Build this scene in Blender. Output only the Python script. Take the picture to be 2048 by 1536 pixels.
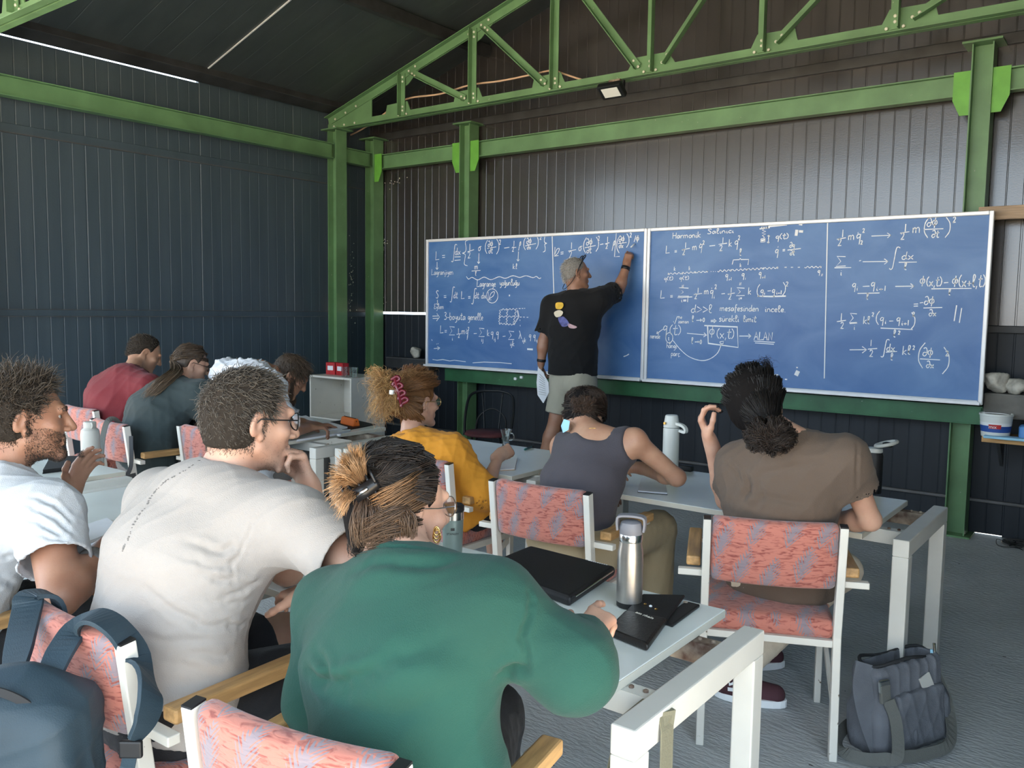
import bpy, math, random
import numpy as np
from mathutils import Vector, Matrix
random.seed(7)
RNG = np.random.default_rng(7)
for o in list(bpy.data.objects):
    bpy.data.objects.remove(o)
scene = bpy.context.scene
COL = scene.collection

# ------------------------------------------------------------------ camera
FPX = 1697.6                       # focal length in pixels of the 2048 x 1536 frame
EYE = np.array([0.0, 0.0, 1.48])
YAW, PITCH, ROLL = [math.radians(a) for a in (37.24, -5.10, 0.79)]
CF = np.array([-math.sin(YAW) * math.cos(PITCH), math.cos(YAW) * math.cos(PITCH), math.sin(PITCH)])
_r = np.cross(CF, [0, 0, 1]); _r /= np.linalg.norm(_r); _u = np.cross(_r, CF)
CR = math.cos(ROLL) * _r + math.sin(ROLL) * _u
CU = -math.sin(ROLL) * _r + math.cos(ROLL) * _u
cam_data = bpy.data.cameras.new('camera'); cam = bpy.data.objects.new('camera', cam_data)
COL.objects.link(cam); scene.camera = cam
cam_data.sensor_width = 36.0; cam_data.lens = FPX * 36.0 / 2048.0
cam_data.clip_start = 0.05; cam_data.clip_end = 400
cam.matrix_world = Matrix(((CR[0], CU[0], -CF[0], EYE[0]), (CR[1], CU[1], -CF[1], EYE[1]),
                           (CR[2], CU[2], -CF[2], EYE[2]), (0, 0, 0, 1)))

# ------------------------------------------------------------------ light
world = bpy.data.worlds.new('world'); scene.world = world
world.use_nodes = True
wn = world.node_tree.nodes; wl = world.node_tree.links
bg = wn['Background']
bg.inputs['Color'].default_value = (0.68, 0.84, 1.0, 1)
bg.inputs['Strength'].default_value = 3.3
sun_data = bpy.data.lights.new('sun', 'SUN'); sun = bpy.data.objects.new('sun', sun_data); COL.objects.link(sun)
sun_data.energy = 40.0; sun_data.angle = math.radians(0.6); sun_data.color = (1.0, 0.90, 0.76)
sun.rotation_euler = Vector((-0.30, -0.50, -0.80)).to_track_quat('-Z', 'Y').to_euler()
scene.view_settings.view_transform = 'Standard'
scene.view_settings.look = 'None'
scene.view_settings.exposure = 0.62
scene.view_settings.gamma = 1.0
scene.view_settings.use_curve_mapping = False

# ------------------------------------------------------------------ measuring helpers
def ray(px, py):
    return CF + CR * ((px - 1024) / FPX) - CU * ((py - 768) / FPX)
def at(px, py, D):
    return EYE + ray(px, py) * D
def aty(px, py, Y):
    d = ray(px, py); return EYE + d * (Y / d[1])
def atx(px, py, X):
    d = ray(px, py); return EYE + d * (X / d[0])
def atz(px, py, Z):
    d = ray(px, py); return EYE + d * ((Z - EYE[2]) / d[2])
def V(*a): return np.array(a, float)
def nrm(v):
    v = np.asarray(v, float); return v / (np.linalg.norm(v) + 1e-12)
def lerp(a, b, t): return np.asarray(a, float) * (1 - t) + np.asarray(b, float) * t

# ------------------------------------------------------------------ materials
MATS = {}
def _nt(name):
    m = bpy.data.materials.new(name); m.use_nodes = True
    nt = m.node_tree; return m, nt, nt.nodes, nt.links, nt.nodes['Principled BSDF']
def mat(name, col, rough=0.6, metal=0.0, var=0.0, vscale=6.0, bump=0.0, bscale=60.0, stretch=(1, 1, 1),
        spec=0.5, coat=0.0, chips=None, chip_amt=0.62, chip_scale=30.0, trans=0.0, ior=1.45, sheen=0.0, alpha=1.0, col2=None):
    m, nt, N, L, b = _nt(name)
    b.inputs['Roughness'].default_value = rough; b.inputs['Metallic'].default_value = metal
    b.inputs['Specular IOR Level'].default_value = spec; b.inputs['Coat Weight'].default_value = coat
    b.inputs['Transmission Weight'].default_value = trans; b.inputs['IOR'].default_value = ior
    b.inputs['Sheen Weight'].default_value = sheen; b.inputs['Alpha'].default_value = alpha
    b.inputs['Base Color'].default_value = (*col, 1)
    tc = N.new('ShaderNodeTexCoord'); mp = N.new('ShaderNodeMapping'); mp.inputs['Scale'].default_value = stretch
    L.new(tc.outputs['Object'], mp.inputs['Vector'])
    out = None
    if var or col2:
        n = N.new('ShaderNodeTexNoise'); n.inputs['Scale'].default_value = vscale; n.inputs['Detail'].default_value = 5
        L.new(mp.outputs[0], n.inputs['Vector'])
        r = N.new('ShaderNodeValToRGB')
        c1 = [max(0, c * (1 - var)) for c in col]; c2 = [min(1, c * (1 + var)) for c in col]
        if col2: c2 = col2
        r.color_ramp.elements[0].position = 0.35; r.color_ramp.elements[1].position = 0.65
        r.color_ramp.elements[0].color = (*c1, 1); r.color_ramp.elements[1].color = (*c2, 1)
        L.new(n.outputs['Fac'], r.inputs[0]); out = r.outputs[0]
    if chips:
        n = N.new('ShaderNodeTexNoise'); n.inputs['Scale'].default_value = chip_scale; n.inputs['Detail'].default_value = 4
        L.new(tc.outputs['Object'], n.inputs['Vector'])
        r = N.new('ShaderNodeValToRGB'); r.color_ramp.elements[0].position = chip_amt; r.color_ramp.elements[1].position = chip_amt + 0.02
        L.new(n.outputs['Fac'], r.inputs[0])
        x = N.new('ShaderNodeMixRGB'); L.new(r.outputs[0], x.inputs['Fac'])
        if out: L.new(out, x.inputs[1])
        else: x.inputs[1].default_value = (*col, 1)
        x.inputs[2].default_value = (*chips, 1); out = x.outputs[0]
    if out: L.new(out, b.inputs['Base Color'])
    if bump:
        n = N.new('ShaderNodeTexNoise'); n.inputs['Scale'].default_value = bscale; n.inputs['Detail'].default_value = 4
        L.new(mp.outputs[0], n.inputs['Vector'])
        bp = N.new('ShaderNodeBump'); bp.inputs['Strength'].default_value = bump; bp.inputs['Distance'].default_value = 0.01
        L.new(n.outputs['Fac'], bp.inputs['Height']); L.new(bp.outputs[0], b.inputs['Normal'])
    MATS[name] = m
    return m

def attr_mat(name, rough=0.5, spec=0.5, sheen=0.0):
    """Material whose colour is the 'Col' attribute of the mesh (hair dyes, prints)."""
    m, nt, N, L, b = _nt(name)
    a = N.new('ShaderNodeAttribute'); a.attribute_name = 'Col'
    L.new(a.outputs['Color'], b.inputs['Base Color'])
    b.inputs['Roughness'].default_value = rough; b.inputs['Specular IOR Level'].default_value = spec
    b.inputs['Sheen Weight'].default_value = sheen
    MATS[name] = m
    return m

def panel_material(name, c1, c2, rough, streak, coat=0.35, spec=1.0):
    m, nt, N, L, b = _nt(name)
    tc = N.new('ShaderNodeTexCoord')
    mp = N.new('ShaderNodeMapping'); mp.inputs['Scale'].default_value = streak; L.new(tc.outputs['Object'], mp.inputs[0])
    n = N.new('ShaderNodeTexNoise'); n.inputs['Scale'].default_value = 3.0; n.inputs['Detail'].default_value = 6
    L.new(mp.outputs[0], n.inputs['Vector'])
    r = N.new('ShaderNodeValToRGB'); r.color_ramp.elements[0].position = 0.3; r.color_ramp.elements[1].position = 0.75
    r.color_ramp.elements[0].color = (*c1, 1); r.color_ramp.elements[1].color = (*c2, 1)
    L.new(n.outputs['Fac'], r.inputs[0])
    # scuffs and cobweb dust with shapes of their own
    n2 = N.new('ShaderNodeTexNoise'); n2.inputs['Scale'].default_value = 9.0; n2.inputs['Detail'].default_value = 8
    n2.inputs['Roughness'].default_value = 0.75; L.new(tc.outputs['Object'], n2.inputs['Vector'])
    r2 = N.new('ShaderNodeValToRGB'); r2.color_ramp.elements[0].position = 0.70; r2.color_ramp.elements[1].position = 0.80
    r2.color_ramp.elements[1].color = (0.35, 0.35, 0.35, 1)
    L.new(n2.outputs['Fac'], r2.inputs[0])
    x = N.new('ShaderNodeMixRGB'); L.new(r2.outputs[0], x.inputs['Fac']); L.new(r.outputs[0], x.inputs[1]); x.inputs[2].default_value = (0.22, 0.22, 0.21, 1)
    L.new(x.outputs[0], b.inputs['Base Color'])
    b.inputs['Roughness'].default_value = rough; b.inputs['Specular IOR Level'].default_value = spec; b.inputs['Coat Weight'].default_value = coat; b.inputs['Coat Roughness'].default_value = 0.12
    nb = N.new('ShaderNodeTexNoise'); nb.inputs['Scale'].default_value = 90.0; nb.inputs['Detail'].default_value = 2
    L.new(tc.outputs['Object'], nb.inputs['Vector'])
    nb2 = N.new('ShaderNodeTexNoise'); nb2.inputs['Scale'].default_value = 2.2; L.new(tc.outputs['Object'], nb2.inputs['Vector'])
    ad = N.new('ShaderNodeMath'); ad.operation = 'MULTIPLY_ADD'; ad.inputs[1].default_value = 1.2
    L.new(nb2.outputs['Fac'], ad.inputs[0]); L.new(nb.outputs['Fac'], ad.inputs[2])
    bp = N.new('ShaderNodeBump'); bp.inputs['Strength'].default_value = 0.07; bp.inputs['Distance'].default_value = 0.006
    L.new(ad.outputs[0], bp.inputs['Height']); L.new(bp.outputs[0], b.inputs['Normal'])
    MATS[name] = m
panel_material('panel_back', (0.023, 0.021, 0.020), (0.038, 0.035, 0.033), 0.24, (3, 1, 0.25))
panel_material('panel_left', (0.033, 0.056, 0.074), (0.053, 0.080, 0.100), 0.5, (1, 3, 0.25), 0.0)  # same cladding as panel_back, with blue skylight put into its colour
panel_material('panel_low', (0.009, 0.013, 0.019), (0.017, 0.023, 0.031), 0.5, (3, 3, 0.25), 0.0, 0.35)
panel_material('panel_roof', (0.030, 0.040, 0.041), (0.048, 0.060, 0.060), 0.5, (1, 4, 0.6), 0.0)
mat('dark_trim', (0.032, 0.034, 0.036), 0.5, var=0.3)
mat('purlin_grey', (0.10, 0.10, 0.10), 0.5, var=0.2)
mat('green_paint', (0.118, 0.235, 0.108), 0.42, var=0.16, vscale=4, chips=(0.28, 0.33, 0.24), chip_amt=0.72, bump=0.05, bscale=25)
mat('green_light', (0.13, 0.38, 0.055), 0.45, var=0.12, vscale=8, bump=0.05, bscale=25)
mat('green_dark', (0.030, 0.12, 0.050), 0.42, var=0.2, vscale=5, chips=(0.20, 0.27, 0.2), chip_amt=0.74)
mat('bolt', (0.62, 0.64, 0.52), 0.45, metal=0.3)
mat('concrete_edge', (0.15, 0.145, 0.13), 0.9, var=0.2, bump=0.4, bscale=40)
mat('white_paint', (0.66, 0.64, 0.58), 0.42, var=0.04, vscale=5, chips=(0.13, 0.09, 0.06), chip_amt=0.70, chip_scale=38)
mat('table_white', (0.64, 0.63, 0.58), 0.40, var=0.05, vscale=5, chips=(0.30, 0.25, 0.18), chip_amt=0.765, chip_scale=34)
mat('table_top', (0.74, 0.78, 0.75), 0.28, var=0.05, vscale=3, bump=0.02, bscale=30)
mat('table_edge', (0.62, 0.59, 0.50), 0.5, var=0.06)
mat('rust', (0.13, 0.05, 0.03), 0.75, var=0.5, vscale=14, col2=(0.45, 0.38, 0.30))
mat('wood', (0.46, 0.27, 0.11), 0.45, var=0.3, vscale=5, stretch=(9, 1, 9), bump=0.1, bscale=20)
mat('wood_plank', (0.36, 0.26, 0.17), 0.6, var=0.25, vscale=5, stretch=(1, 9, 14), bump=0.15, bscale=20)
mat('wood_orange', (0.62, 0.35, 0.13), 0.5, var=0.15, vscale=4, stretch=(1, 9, 9))
mat('alu', (0.80, 0.81, 0.82), 0.35, metal=0.15, var=0.04)
mat('chalk', (0.88, 0.92, 0.95), 0.9)
mat('chalk_soft', (0.42, 0.55, 0.70), 0.9)
mat('tape', (0.85, 0.87, 0.88), 0.7)
mat('black_metal', (0.015, 0.017, 0.018), 0.4, metal=0.2)
mat('black_plastic', (0.012, 0.012, 0.013), 0.45)
mat('glass', (0.9, 0.95, 0.93), 0.03, trans=1.0, ior=1.45)
mat('lens', (0.9, 0.95, 0.95), 0.03, trans=0.9, ior=1.05, alpha=0.35)
mat('steel', (0.62, 0.63, 0.63), 0.22, metal=1.0)
mat('gold', (0.85, 0.55, 0.20), 0.25, metal=1.0)
mat('paper', (0.78, 0.80, 0.84), 0.8, var=0.04)
mat('eye_white', (0.42, 0.39, 0.36), 0.3)

def concrete():
    m, nt, N, L, b = _nt('concrete')
    tc = N.new('ShaderNodeTexCoord')
    n = N.new('ShaderNodeTexNoise'); n.inputs['Scale'].default_value = 1.6; n.inputs['Detail'].default_value = 8; L.new(tc.outputs['Object'], n.inputs['Vector'])
    r = N.new('ShaderNodeValToRGB'); r.color_ramp.elements[0].position = 0.3; r.color_ramp.elements[1].position = 0.7
    r.color_ramp.elements[0].color = (0.42, 0.45, 0.46, 1); r.color_ramp.elements[1].color = (0.58, 0.61, 0.62, 1)
    L.new(n.outputs['Fac'], r.inputs[0])
    v = N.new('ShaderNodeTexNoise'); v.inputs['Scale'].default_value = 24; v.inputs['Detail'].default_value = 3; L.new(tc.outputs['Object'], v.inputs['Vector'])
    r2 = N.new('ShaderNodeValToRGB'); r2.color_ramp.elements[0].position = 0.72; r2.color_ramp.elements[1].position = 0.76; L.new(v.outputs['Fac'], r2.inputs[0])
    x = N.new('ShaderNodeMixRGB'); L.new(r2.outputs[0], x.inputs['Fac']); L.new(r.outputs[0], x.inputs[1]); x.inputs[2].default_value = (0.06, 0.06, 0.06, 1)
    L.new(x.outputs[0], b.inputs['Base Color']); b.inputs['Roughness'].default_value = 0.62
    mp = N.new('ShaderNodeMapping'); mp.inputs['Scale'].default_value = (26, 70, 26); mp.inputs['Rotation'].default_value = (0, 0, 0.6); L.new(tc.outputs['Object'], mp.inputs[0])
    nb = N.new('ShaderNodeTexNoise'); nb.inputs['Scale'].default_value = 1.0; nb.inputs['Detail'].default_value = 6; L.new(mp.outputs[0], nb.inputs['Vector'])
    bp = N.new('ShaderNodeBump'); bp.inputs['Strength'].default_value = 0.45; bp.inputs['Distance'].default_value = 0.02
    L.new(nb.outputs['Fac'], bp.inputs['Height']); L.new(bp.outputs[0], b.inputs['Normal'])
    MATS['concrete'] = m
concrete()

def board_mat():
    m, nt, N, L, b = _nt('board_blue')
    tc = N.new('ShaderNodeTexCoord')
    mp = N.new('ShaderNodeMapping'); mp.inputs['Scale'].default_value = (1.2, 1, 2.2); L.new(tc.outputs['Object'], mp.inputs[0])
    n = N.new('ShaderNodeTexNoise'); n.inputs['Scale'].default_value = 1.5; n.inputs['Detail'].default_value = 7; n.inputs['Distortion'].default_value = 1.2
    L.new(mp.outputs[0], n.inputs['Vector'])
    r = N.new('ShaderNodeValToRGB'); r.color_ramp.elements[0].position = 0.30; r.color_ramp.elements[1].position = 0.72
    r.color_ramp.elements[0].color = (0.040, 0.135, 0.36, 1); r.color_ramp.elements[1].color = (0.105, 0.225, 0.46, 1)
    L.new(n.outputs['Fac'], r.inputs[0]); L.new(r.outputs[0], b.inputs['Base Color'])
    b.inputs['Roughness'].default_value = 0.42
    MATS['board_blue'] = m
board_mat()

def fabric_mat():
    """Salmon upholstery: horizontal crinkles and rows of grey-blue leaf sprigs."""
    m, nt, N, L, b = _nt('fabric')
    tc = N.new('ShaderNodeTexCoord')
    oi = N.new('ShaderNodeObjectInfo')
    def node(t, **k):
        n = N.new(t)
        for a, v in k.items(): setattr(n, a, v)
        return n
    # crinkle
    mp = node('ShaderNodeMapping'); mp.inputs['Scale'].default_value = (28, 60, 120); L.new(tc.outputs['Object'], mp.inputs[0])
    cr = node('ShaderNodeTexNoise'); cr.inputs['Scale'].default_value = 1.0; cr.inputs['Detail'].default_value = 3; cr.inputs['Distortion'].default_value = 0.8
    L.new(mp.outputs[0], cr.inputs['Vector'])
    crr = node('ShaderNodeValToRGB'); crr.color_ramp.elements[0].position = 0.36; crr.color_ramp.elements[1].position = 0.50
    crr.color_ramp.elements[0].color = (0.27, 0.07, 0.055, 1); crr.color_ramp.elements[1].color = (0.49, 0.175, 0.13, 1)
    L.new(cr.outputs['Fac'], crr.inputs[0])
    # leaf sprigs: voronoi cells in the (x, y+z) plane, stretched upright
    sp = node('ShaderNodeSeparateXYZ'); L.new(tc.outputs['Object'], sp.inputs[0])
    ad = node('ShaderNodeMath', operation='ADD'); L.new(sp.outputs['Y'], ad.inputs[0]); L.new(sp.outputs['Z'], ad.inputs[1])
    # slant
    sl = node('ShaderNodeMath', operation='MULTIPLY_ADD'); sl.inputs[1].default_value = -0.35; L.new(ad.outputs[0], sl.inputs[0]); L.new(sp.outputs['X'], sl.inputs[2])
    cb = node('ShaderNodeCombineXYZ'); L.new(sl.outputs[0], cb.inputs[0]); L.new(ad.outputs[0], cb.inputs[1])
    mv = node('ShaderNodeMapping'); mv.inputs['Scale'].default_value = (11.0, 7.0, 1); L.new(cb.outputs[0], mv.inputs[0])
    vo = node('ShaderNodeTexVoronoi', feature='F1', voronoi_dimensions='2D'); vo.inputs['Scale'].default_value = 1.0; vo.inputs['Randomness'].default_value = 0.55
    L.new(mv.outputs[0], vo.inputs['Vector'])
    vs = node('ShaderNodeVectorMath', operation='SUBTRACT'); L.new(mv.outputs[0], vs.inputs[0]); L.new(vo.outputs['Position'], vs.inputs[1])
    s2 = node('ShaderNodeSeparateXYZ'); L.new(vs.outputs[0], s2.inputs[0])
    ax = node('ShaderNodeMath', operation='ABSOLUTE'); L.new(s2.outputs['X'], ax.inputs[0])
    ay = node('ShaderNodeMath', operation='ABSOLUTE'); L.new(s2.outputs['Y'], ay.inputs[0])
    y2 = node('ShaderNodeMath', operation='MULTIPLY'); L.new(ay.outputs[0], y2.inputs[0]); L.new(ay.outputs[0], y2.inputs[1])
    wd = node('ShaderNodeMath', operation='MULTIPLY_ADD'); wd.inputs[1].default_value = -1.25; wd.inputs[2].default_value = 0.20; L.new(y2.outputs[0], wd.inputs[0])
    # herringbone leaflets
    hb = node('ShaderNodeMath', operation='MULTIPLY_ADD'); hb.inputs[1].default_value = -1.1; L.new(ax.outputs[0], hb.inputs[0]); L.new(s2.outputs['Y'], hb.inputs[2])
    hs = node('ShaderNodeMath', operation='MULTIPLY'); hs.inputs[1].default_value = 52.0; L.new(hb.outputs[0], hs.inputs[0])
    si = node('ShaderNodeMath', operation='SINE'); L.new(hs.outputs[0], si.inputs[0])
    w2 = node('ShaderNodeMath', operation='MULTIPLY_ADD'); w2.inputs[1].default_value = 0.13; L.new(si.outputs[0], w2.inputs[0]); L.new(wd.outputs[0], w2.inputs[2])
    nz = node('ShaderNodeTexNoise'); nz.inputs['Scale'].default_value = 70; L.new(tc.outputs['Object'], nz.inputs['Vector'])
    w3 = node('ShaderNodeMath', operation='MULTIPLY_ADD'); w3.inputs[1].default_value = 0.40; L.new(nz.outputs['Fac'], w3.inputs[0]); L.new(w2.outputs[0], w3.inputs[2])
    w4 = node('ShaderNodeMath', operation='SUBTRACT'); L.new(w3.outputs[0], w4.inputs[0]); w4.inputs[1].default_value = 0.19
    lt = node('ShaderNodeMath', operation='LESS_THAN'); L.new(ax.outputs[0], lt.inputs[0]); L.new(w4.outputs[0], lt.inputs[1])
    fm = node('ShaderNodeMath', operation='MULTIPLY'); fm.inputs[1].default_value = 0.82; L.new(lt.outputs[0], fm.inputs[0])
    x = node('ShaderNodeMixRGB'); L.new(fm.outputs[0], x.inputs['Fac']); L.new(crr.outputs[0], x.inputs[1]); x.inputs[2].default_value = (0.20, 0.205, 0.24, 1)
    L.new(x.outputs[0], b.inputs['Base Color']); b.inputs['Roughness'].default_value = 0.9; b.inputs['Sheen Weight'].default_value = 0.2
    bp = node('ShaderNodeBump'); bp.inputs['Strength'].default_value = 0.6; bp.inputs['Distance'].default_value = 0.004
    L.new(cr.outputs['Fac'], bp.inputs['Height']); L.new(bp.outputs[0], b.inputs['Normal'])
    MATS['fabric'] = m
fabric_mat()

# ------------------------------------------------------------------ mesh helpers
def set_mesh(me, verts, faces, smooth=False):
    """verts (n,3) array, faces (m,4) int array or list of tuples."""
    verts = np.asarray(verts, np.float32)
    if isinstance(faces, np.ndarray):
        k = faces.shape[1]; m = len(faces)
        me.vertices.add(len(verts)); me.vertices.foreach_set('co', verts.ravel())
        me.loops.add(m * k); me.loops.foreach_set('vertex_index', faces.astype(np.int32).ravel())
        me.polygons.add(m); me.polygons.foreach_set('loop_start', np.arange(0, m * k, k, dtype=np.int32))
        me.update(calc_edges=True); me.validate()
    else:
        me.from_pydata([tuple(v) for v in verts], [], faces)
        me.update()
    if smooth:
        me.polygons.foreach_set('use_smooth', np.ones(len(me.polygons), bool))
    return me

class MB:
    """Collects boxes, bars, tubes, lathes, prisms; build() links them as ONE mesh object."""
    def __init__(s): s.v = []; s.f = []
    def add(s, verts, faces):
        n = len(s.v); s.v += [tuple(map(float, p)) for p in verts]; s.f += [tuple(i + n for i in f) for f in faces]; return s
    def box(s, c, size, R=None):
        c = np.asarray(c, float); h = np.asarray(size, float) / 2
        P = [np.array([x, y, z]) * h for x in (-1, 1) for y in (-1, 1) for z in (-1, 1)]
        if R is not None: P = [R @ p for p in P]
        return s.add([c + p for p in P], [(0, 1, 3, 2), (4, 6, 7, 5), (0, 4, 5, 1), (2, 3, 7, 6), (0, 2, 6, 4), (1, 5, 7, 3)])
    def bar(s, a, b, w, t, up=(0, 0, 1)):
        a = np.asarray(a, float); b = np.asarray(b, float); d = nrm(b - a)
        x = nrm(np.cross(d, up)); z = np.cross(x, d)
        return s.box((a + b) / 2, (w, np.linalg.norm(b - a), t), np.array([x, d, z]).T)
    def tube(s, pts, r, n=8, caps=True, closed=False):
        pts = [np.asarray(p, float) for p in pts]; m = len(pts)
        rr = r if hasattr(r, '__len__') else [r] * m
        rings = []; prev = None
        for i, p in enumerate(pts):
            if closed: d = nrm(pts[(i + 1) % m] - pts[i - 1])
            else: d = nrm(pts[min(i + 1, m - 1)] - pts[max(i - 1, 0)])
            if prev is None: x = np.cross(d, [0.13, 0.21, 0.97]); x = nrm(x if np.linalg.norm(x) > .1 else np.cross(d, [1, 0, 0]))
            else: x = nrm(prev - d * (prev @ d))
            prev = x; y = np.cross(d, x)
            rings.append([p + rr[i] * (x * math.cos(a) + y * math.sin(a)) for a in np.linspace(0, 2 * math.pi, n, endpoint=False)])
        vs = [q for g in rings for q in g]; fs = []
        for i in range(m if closed else m - 1):
            j = (i + 1) % m
            for k in range(n):
                l = (k + 1) % n; fs.append((i * n + k, i * n + l, j * n + l, j * n + k))
        if caps and not closed: fs += [tuple(range(n))[::-1], tuple((m - 1) * n + k for k in range(n))]
        return s.add(vs, fs)
    def lathe(s, prof, c=(0, 0, 0), n=24, R=None, cap=True):
        vs = []; fs = []; m = len(prof)
        for r, z in prof:
            for a in np.linspace(0, 2 * math.pi, n, endpoint=False):
                p = np.array([r * math.cos(a), r * math.sin(a), z]); vs.append((R @ p if R is not None else p) + np.asarray(c, float))
        for i in range(m - 1):
            for k in range(n):
                l = (k + 1) % n; fs.append((i * n + k, i * n + l, (i + 1) * n + l, (i + 1) * n + k))
        if cap: fs += [tuple(range(n))[::-1], tuple((m - 1) * n + k for k in range(n))]
        return s.add(vs, fs)
    def prism(s, poly, off):
        """poly: list of 3d points, extruded by vector off."""
        n = len(poly); P = [np.asarray(p, float) for p in poly]; Q = [p + np.asarray(off, float) for p in P]
        return s.add(P + Q, [tuple(range(n))[::-1], tuple(range(n, 2 * n))] + [(i, (i + 1) % n, n + (i + 1) % n, n + i) for i in range(n)])
    def ribbon(s, pts, nor, w, t):
        """flat strap along pts: nor = face normals (one or per point), width w, thickness t."""
        pts = [np.asarray(p, float) for p in pts]; m = len(pts); vs = []; fs = []
        for i, p in enumerate(pts):
            d = nrm(pts[min(i + 1, m - 1)] - pts[max(i - 1, 0)])
            nn = nrm(nor[i] if np.ndim(nor) == 2 else nor); x = nrm(np.cross(d, nn)); nn = np.cross(x, d)
            ww = w[i] if hasattr(w, '__len__') else w
            vs += [p - x * ww / 2 - nn * t / 2, p + x * ww / 2 - nn * t / 2, p + x * ww / 2 + nn * t / 2, p - x * ww / 2 + nn * t / 2]
        for i in range(m - 1):
            for k in range(4):
                l = (k + 1) % 4; fs.append((i * 4 + k, i * 4 + l, i * 4 + 4 + l, i * 4 + 4 + k))
        fs += [(0, 1, 2, 3)[::-1], tuple((m - 1) * 4 + k for k in range(4))]
        return s.add(vs, fs)
    def build(s, name, m, parent=None, smooth=False, bevel=0.0, seg=2, label=None, kind=None, sub=0, auto=None):
        me = bpy.data.meshes.new(name); me.from_pydata(s.v, [], s.f); me.update()
        o = obj(name, me, m, parent, smooth, label, kind)
        if bevel:
            b = o.modifiers.new('bevel', 'BEVEL'); b.width = bevel; b.segments = seg; b.limit_method = 'ANGLE'; b.angle_limit = math.radians(40); b.harden_normals = False
        if sub:
            q = o.modifiers.new('sub', 'SUBSURF'); q.levels = sub; q.render_levels = sub
        return o

def obj(name, me, m, parent=None, smooth=False, label=None, kind=None):
    o = bpy.data.objects.new(name, me); COL.objects.link(o)
    if m is not None:
        me.materials.append(MATS[m] if isinstance(m, str) else m)
    if smooth: me.polygons.foreach_set('use_smooth', np.ones(len(me.polygons), bool))
    if parent is not None: o.parent = parent
    if label: o['label'] = label
    if kind: o['kind'] = kind
    return o
def empty(name, loc=(0, 0, 0), rz=0.0):
    o = bpy.data.objects.new(name, None); COL.objects.link(o); o.location = tuple(loc); o.rotation_euler = (0, 0, rz); o.empty_display_size = 0.05
    return o
def tag(o, label, cat, group=None):
    o['label'] = label; o['category'] = cat
    if group: o['group'] = group
    return o
def struct(o, label=None):
    o['kind'] = 'structure'
    if label: o['label'] = label
    return o
def smooth_curve(pts, n=8, closed=False):
    P = [np.asarray(p, float) for p in pts]; out = []; m = len(P)
    if m < 3 and not closed: 
        return [lerp(P[0], P[-1], t) for t in np.linspace(0, 1, n)]
    rng = range(m if closed else m - 1)
    for i in rng:
        p0 = P[i - 1] if (closed or i > 0) else 2 * P[0] - P[1]; p1 = P[i]; p2 = P[(i + 1) % m]
        p3 = P[(i + 2) % m] if (closed or i + 2 < m) else 2 * p2 - p1
        for t in np.arange(n) / n:
            out.append(0.5 * ((2 * p1) + (-p0 + p2) * t + (2 * p0 - 5 * p1 + 4 * p2 - p3) * t * t + (-p0 + 3 * p1 - 3 * p2 + p3) * t ** 3))
    if not closed: out.append(P[-1])
    return out
def rotz(a):
    c, s = math.cos(a), math.sin(a); return np.array([[c, -s, 0], [s, c, 0], [0, 0, 1]])
# ------------------------------------------------------------------ the hall
XL, XR, YB, YF = -6.81, 0.51, 6.40, -2.5      # left wall, right wall, back wall, open front
XRIDGE = -3.15
def roof_z(x): return 3.44 + 0.31 * (min(x, 2 * XRIDGE - x) - XL)

ground = MB(); g = 90
ground.add([(-g, -g, -0.06), (g, -g, -0.06), (g, g, -0.06), (-g, g, -0.06)], [(0, 1, 2, 3)])
mat('dirt', (0.42, 0.34, 0.24), 0.95, var=0.25, vscale=0.4, bump=0.4, bscale=3)
struct(ground.build('ground', 'dirt'), 'dry sunlit ground outside the hall')
fl = MB().box(((XL + XR) / 2, (YB + YF) / 2, -0.03), (XR - XL + 0.06, YB - YF + 0.2, 0.06))
floor = struct(fl.build('floor', 'concrete'), 'rough grey concrete floor')

def panel_mesh(u0, u1, zlo, zhi, axis, plane, sgn, rib=0.1, depth=0.0017, thick=0.04):
    """Ribbed sandwich panel: u runs along the wall, zlo/zhi callables of u. sgn = direction of the room."""
    n = int(round((u1 - u0) / rib)); us = []
    g_ = 0.0035
    e = 0.0
    us += [(u0, -depth * 1.5), (u0 + .004, -depth * 1.5), (u0 + .007, 0)]
    for k in range(1, n):
        c = u0 + (u1 - u0) * k / n
        us += [(c - g_ * 1.6, 0), (c - g_ * .5, -depth), (c + g_ * .5, -depth), (c + g_ * 1.6, 0)]
    us += [(u1 - .007, 0), (u1 - .004, -depth * 1.5), (u1, -depth * 1.5)]
    mb = MB(); V0 = []
    for u, d in us:
        for z in (zlo(u), zhi(u)):
            V0.append((u, plane + sgn * d, z) if axis == 'x' else (plane + sgn * d, u, z))
    m = len(us); F = [(2 * i, 2 * i + 2, 2 * i + 3, 2 * i + 1) for i in range(m - 1)]
    for u in (us[0][0], us[-1][0]):
        for z in (zlo(u), zhi(u)):
            V0.append((u, plane - sgn * thick, z) if axis == 'x' else (plane - sgn * thick, u, z))
    b = 2 * m
    F += [(b, b + 1, b + 3, b + 2), (0, 1, b + 1, b), (2 * m - 2, b + 2, b + 3, 2 * m - 1)]
    F += [tuple([2 * i for i in range(m)] + [b + 2, b]), tuple([2 * i + 1 for i in range(m)] + [b + 3, b + 1])]
    return mb.add(V0, F)

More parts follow.
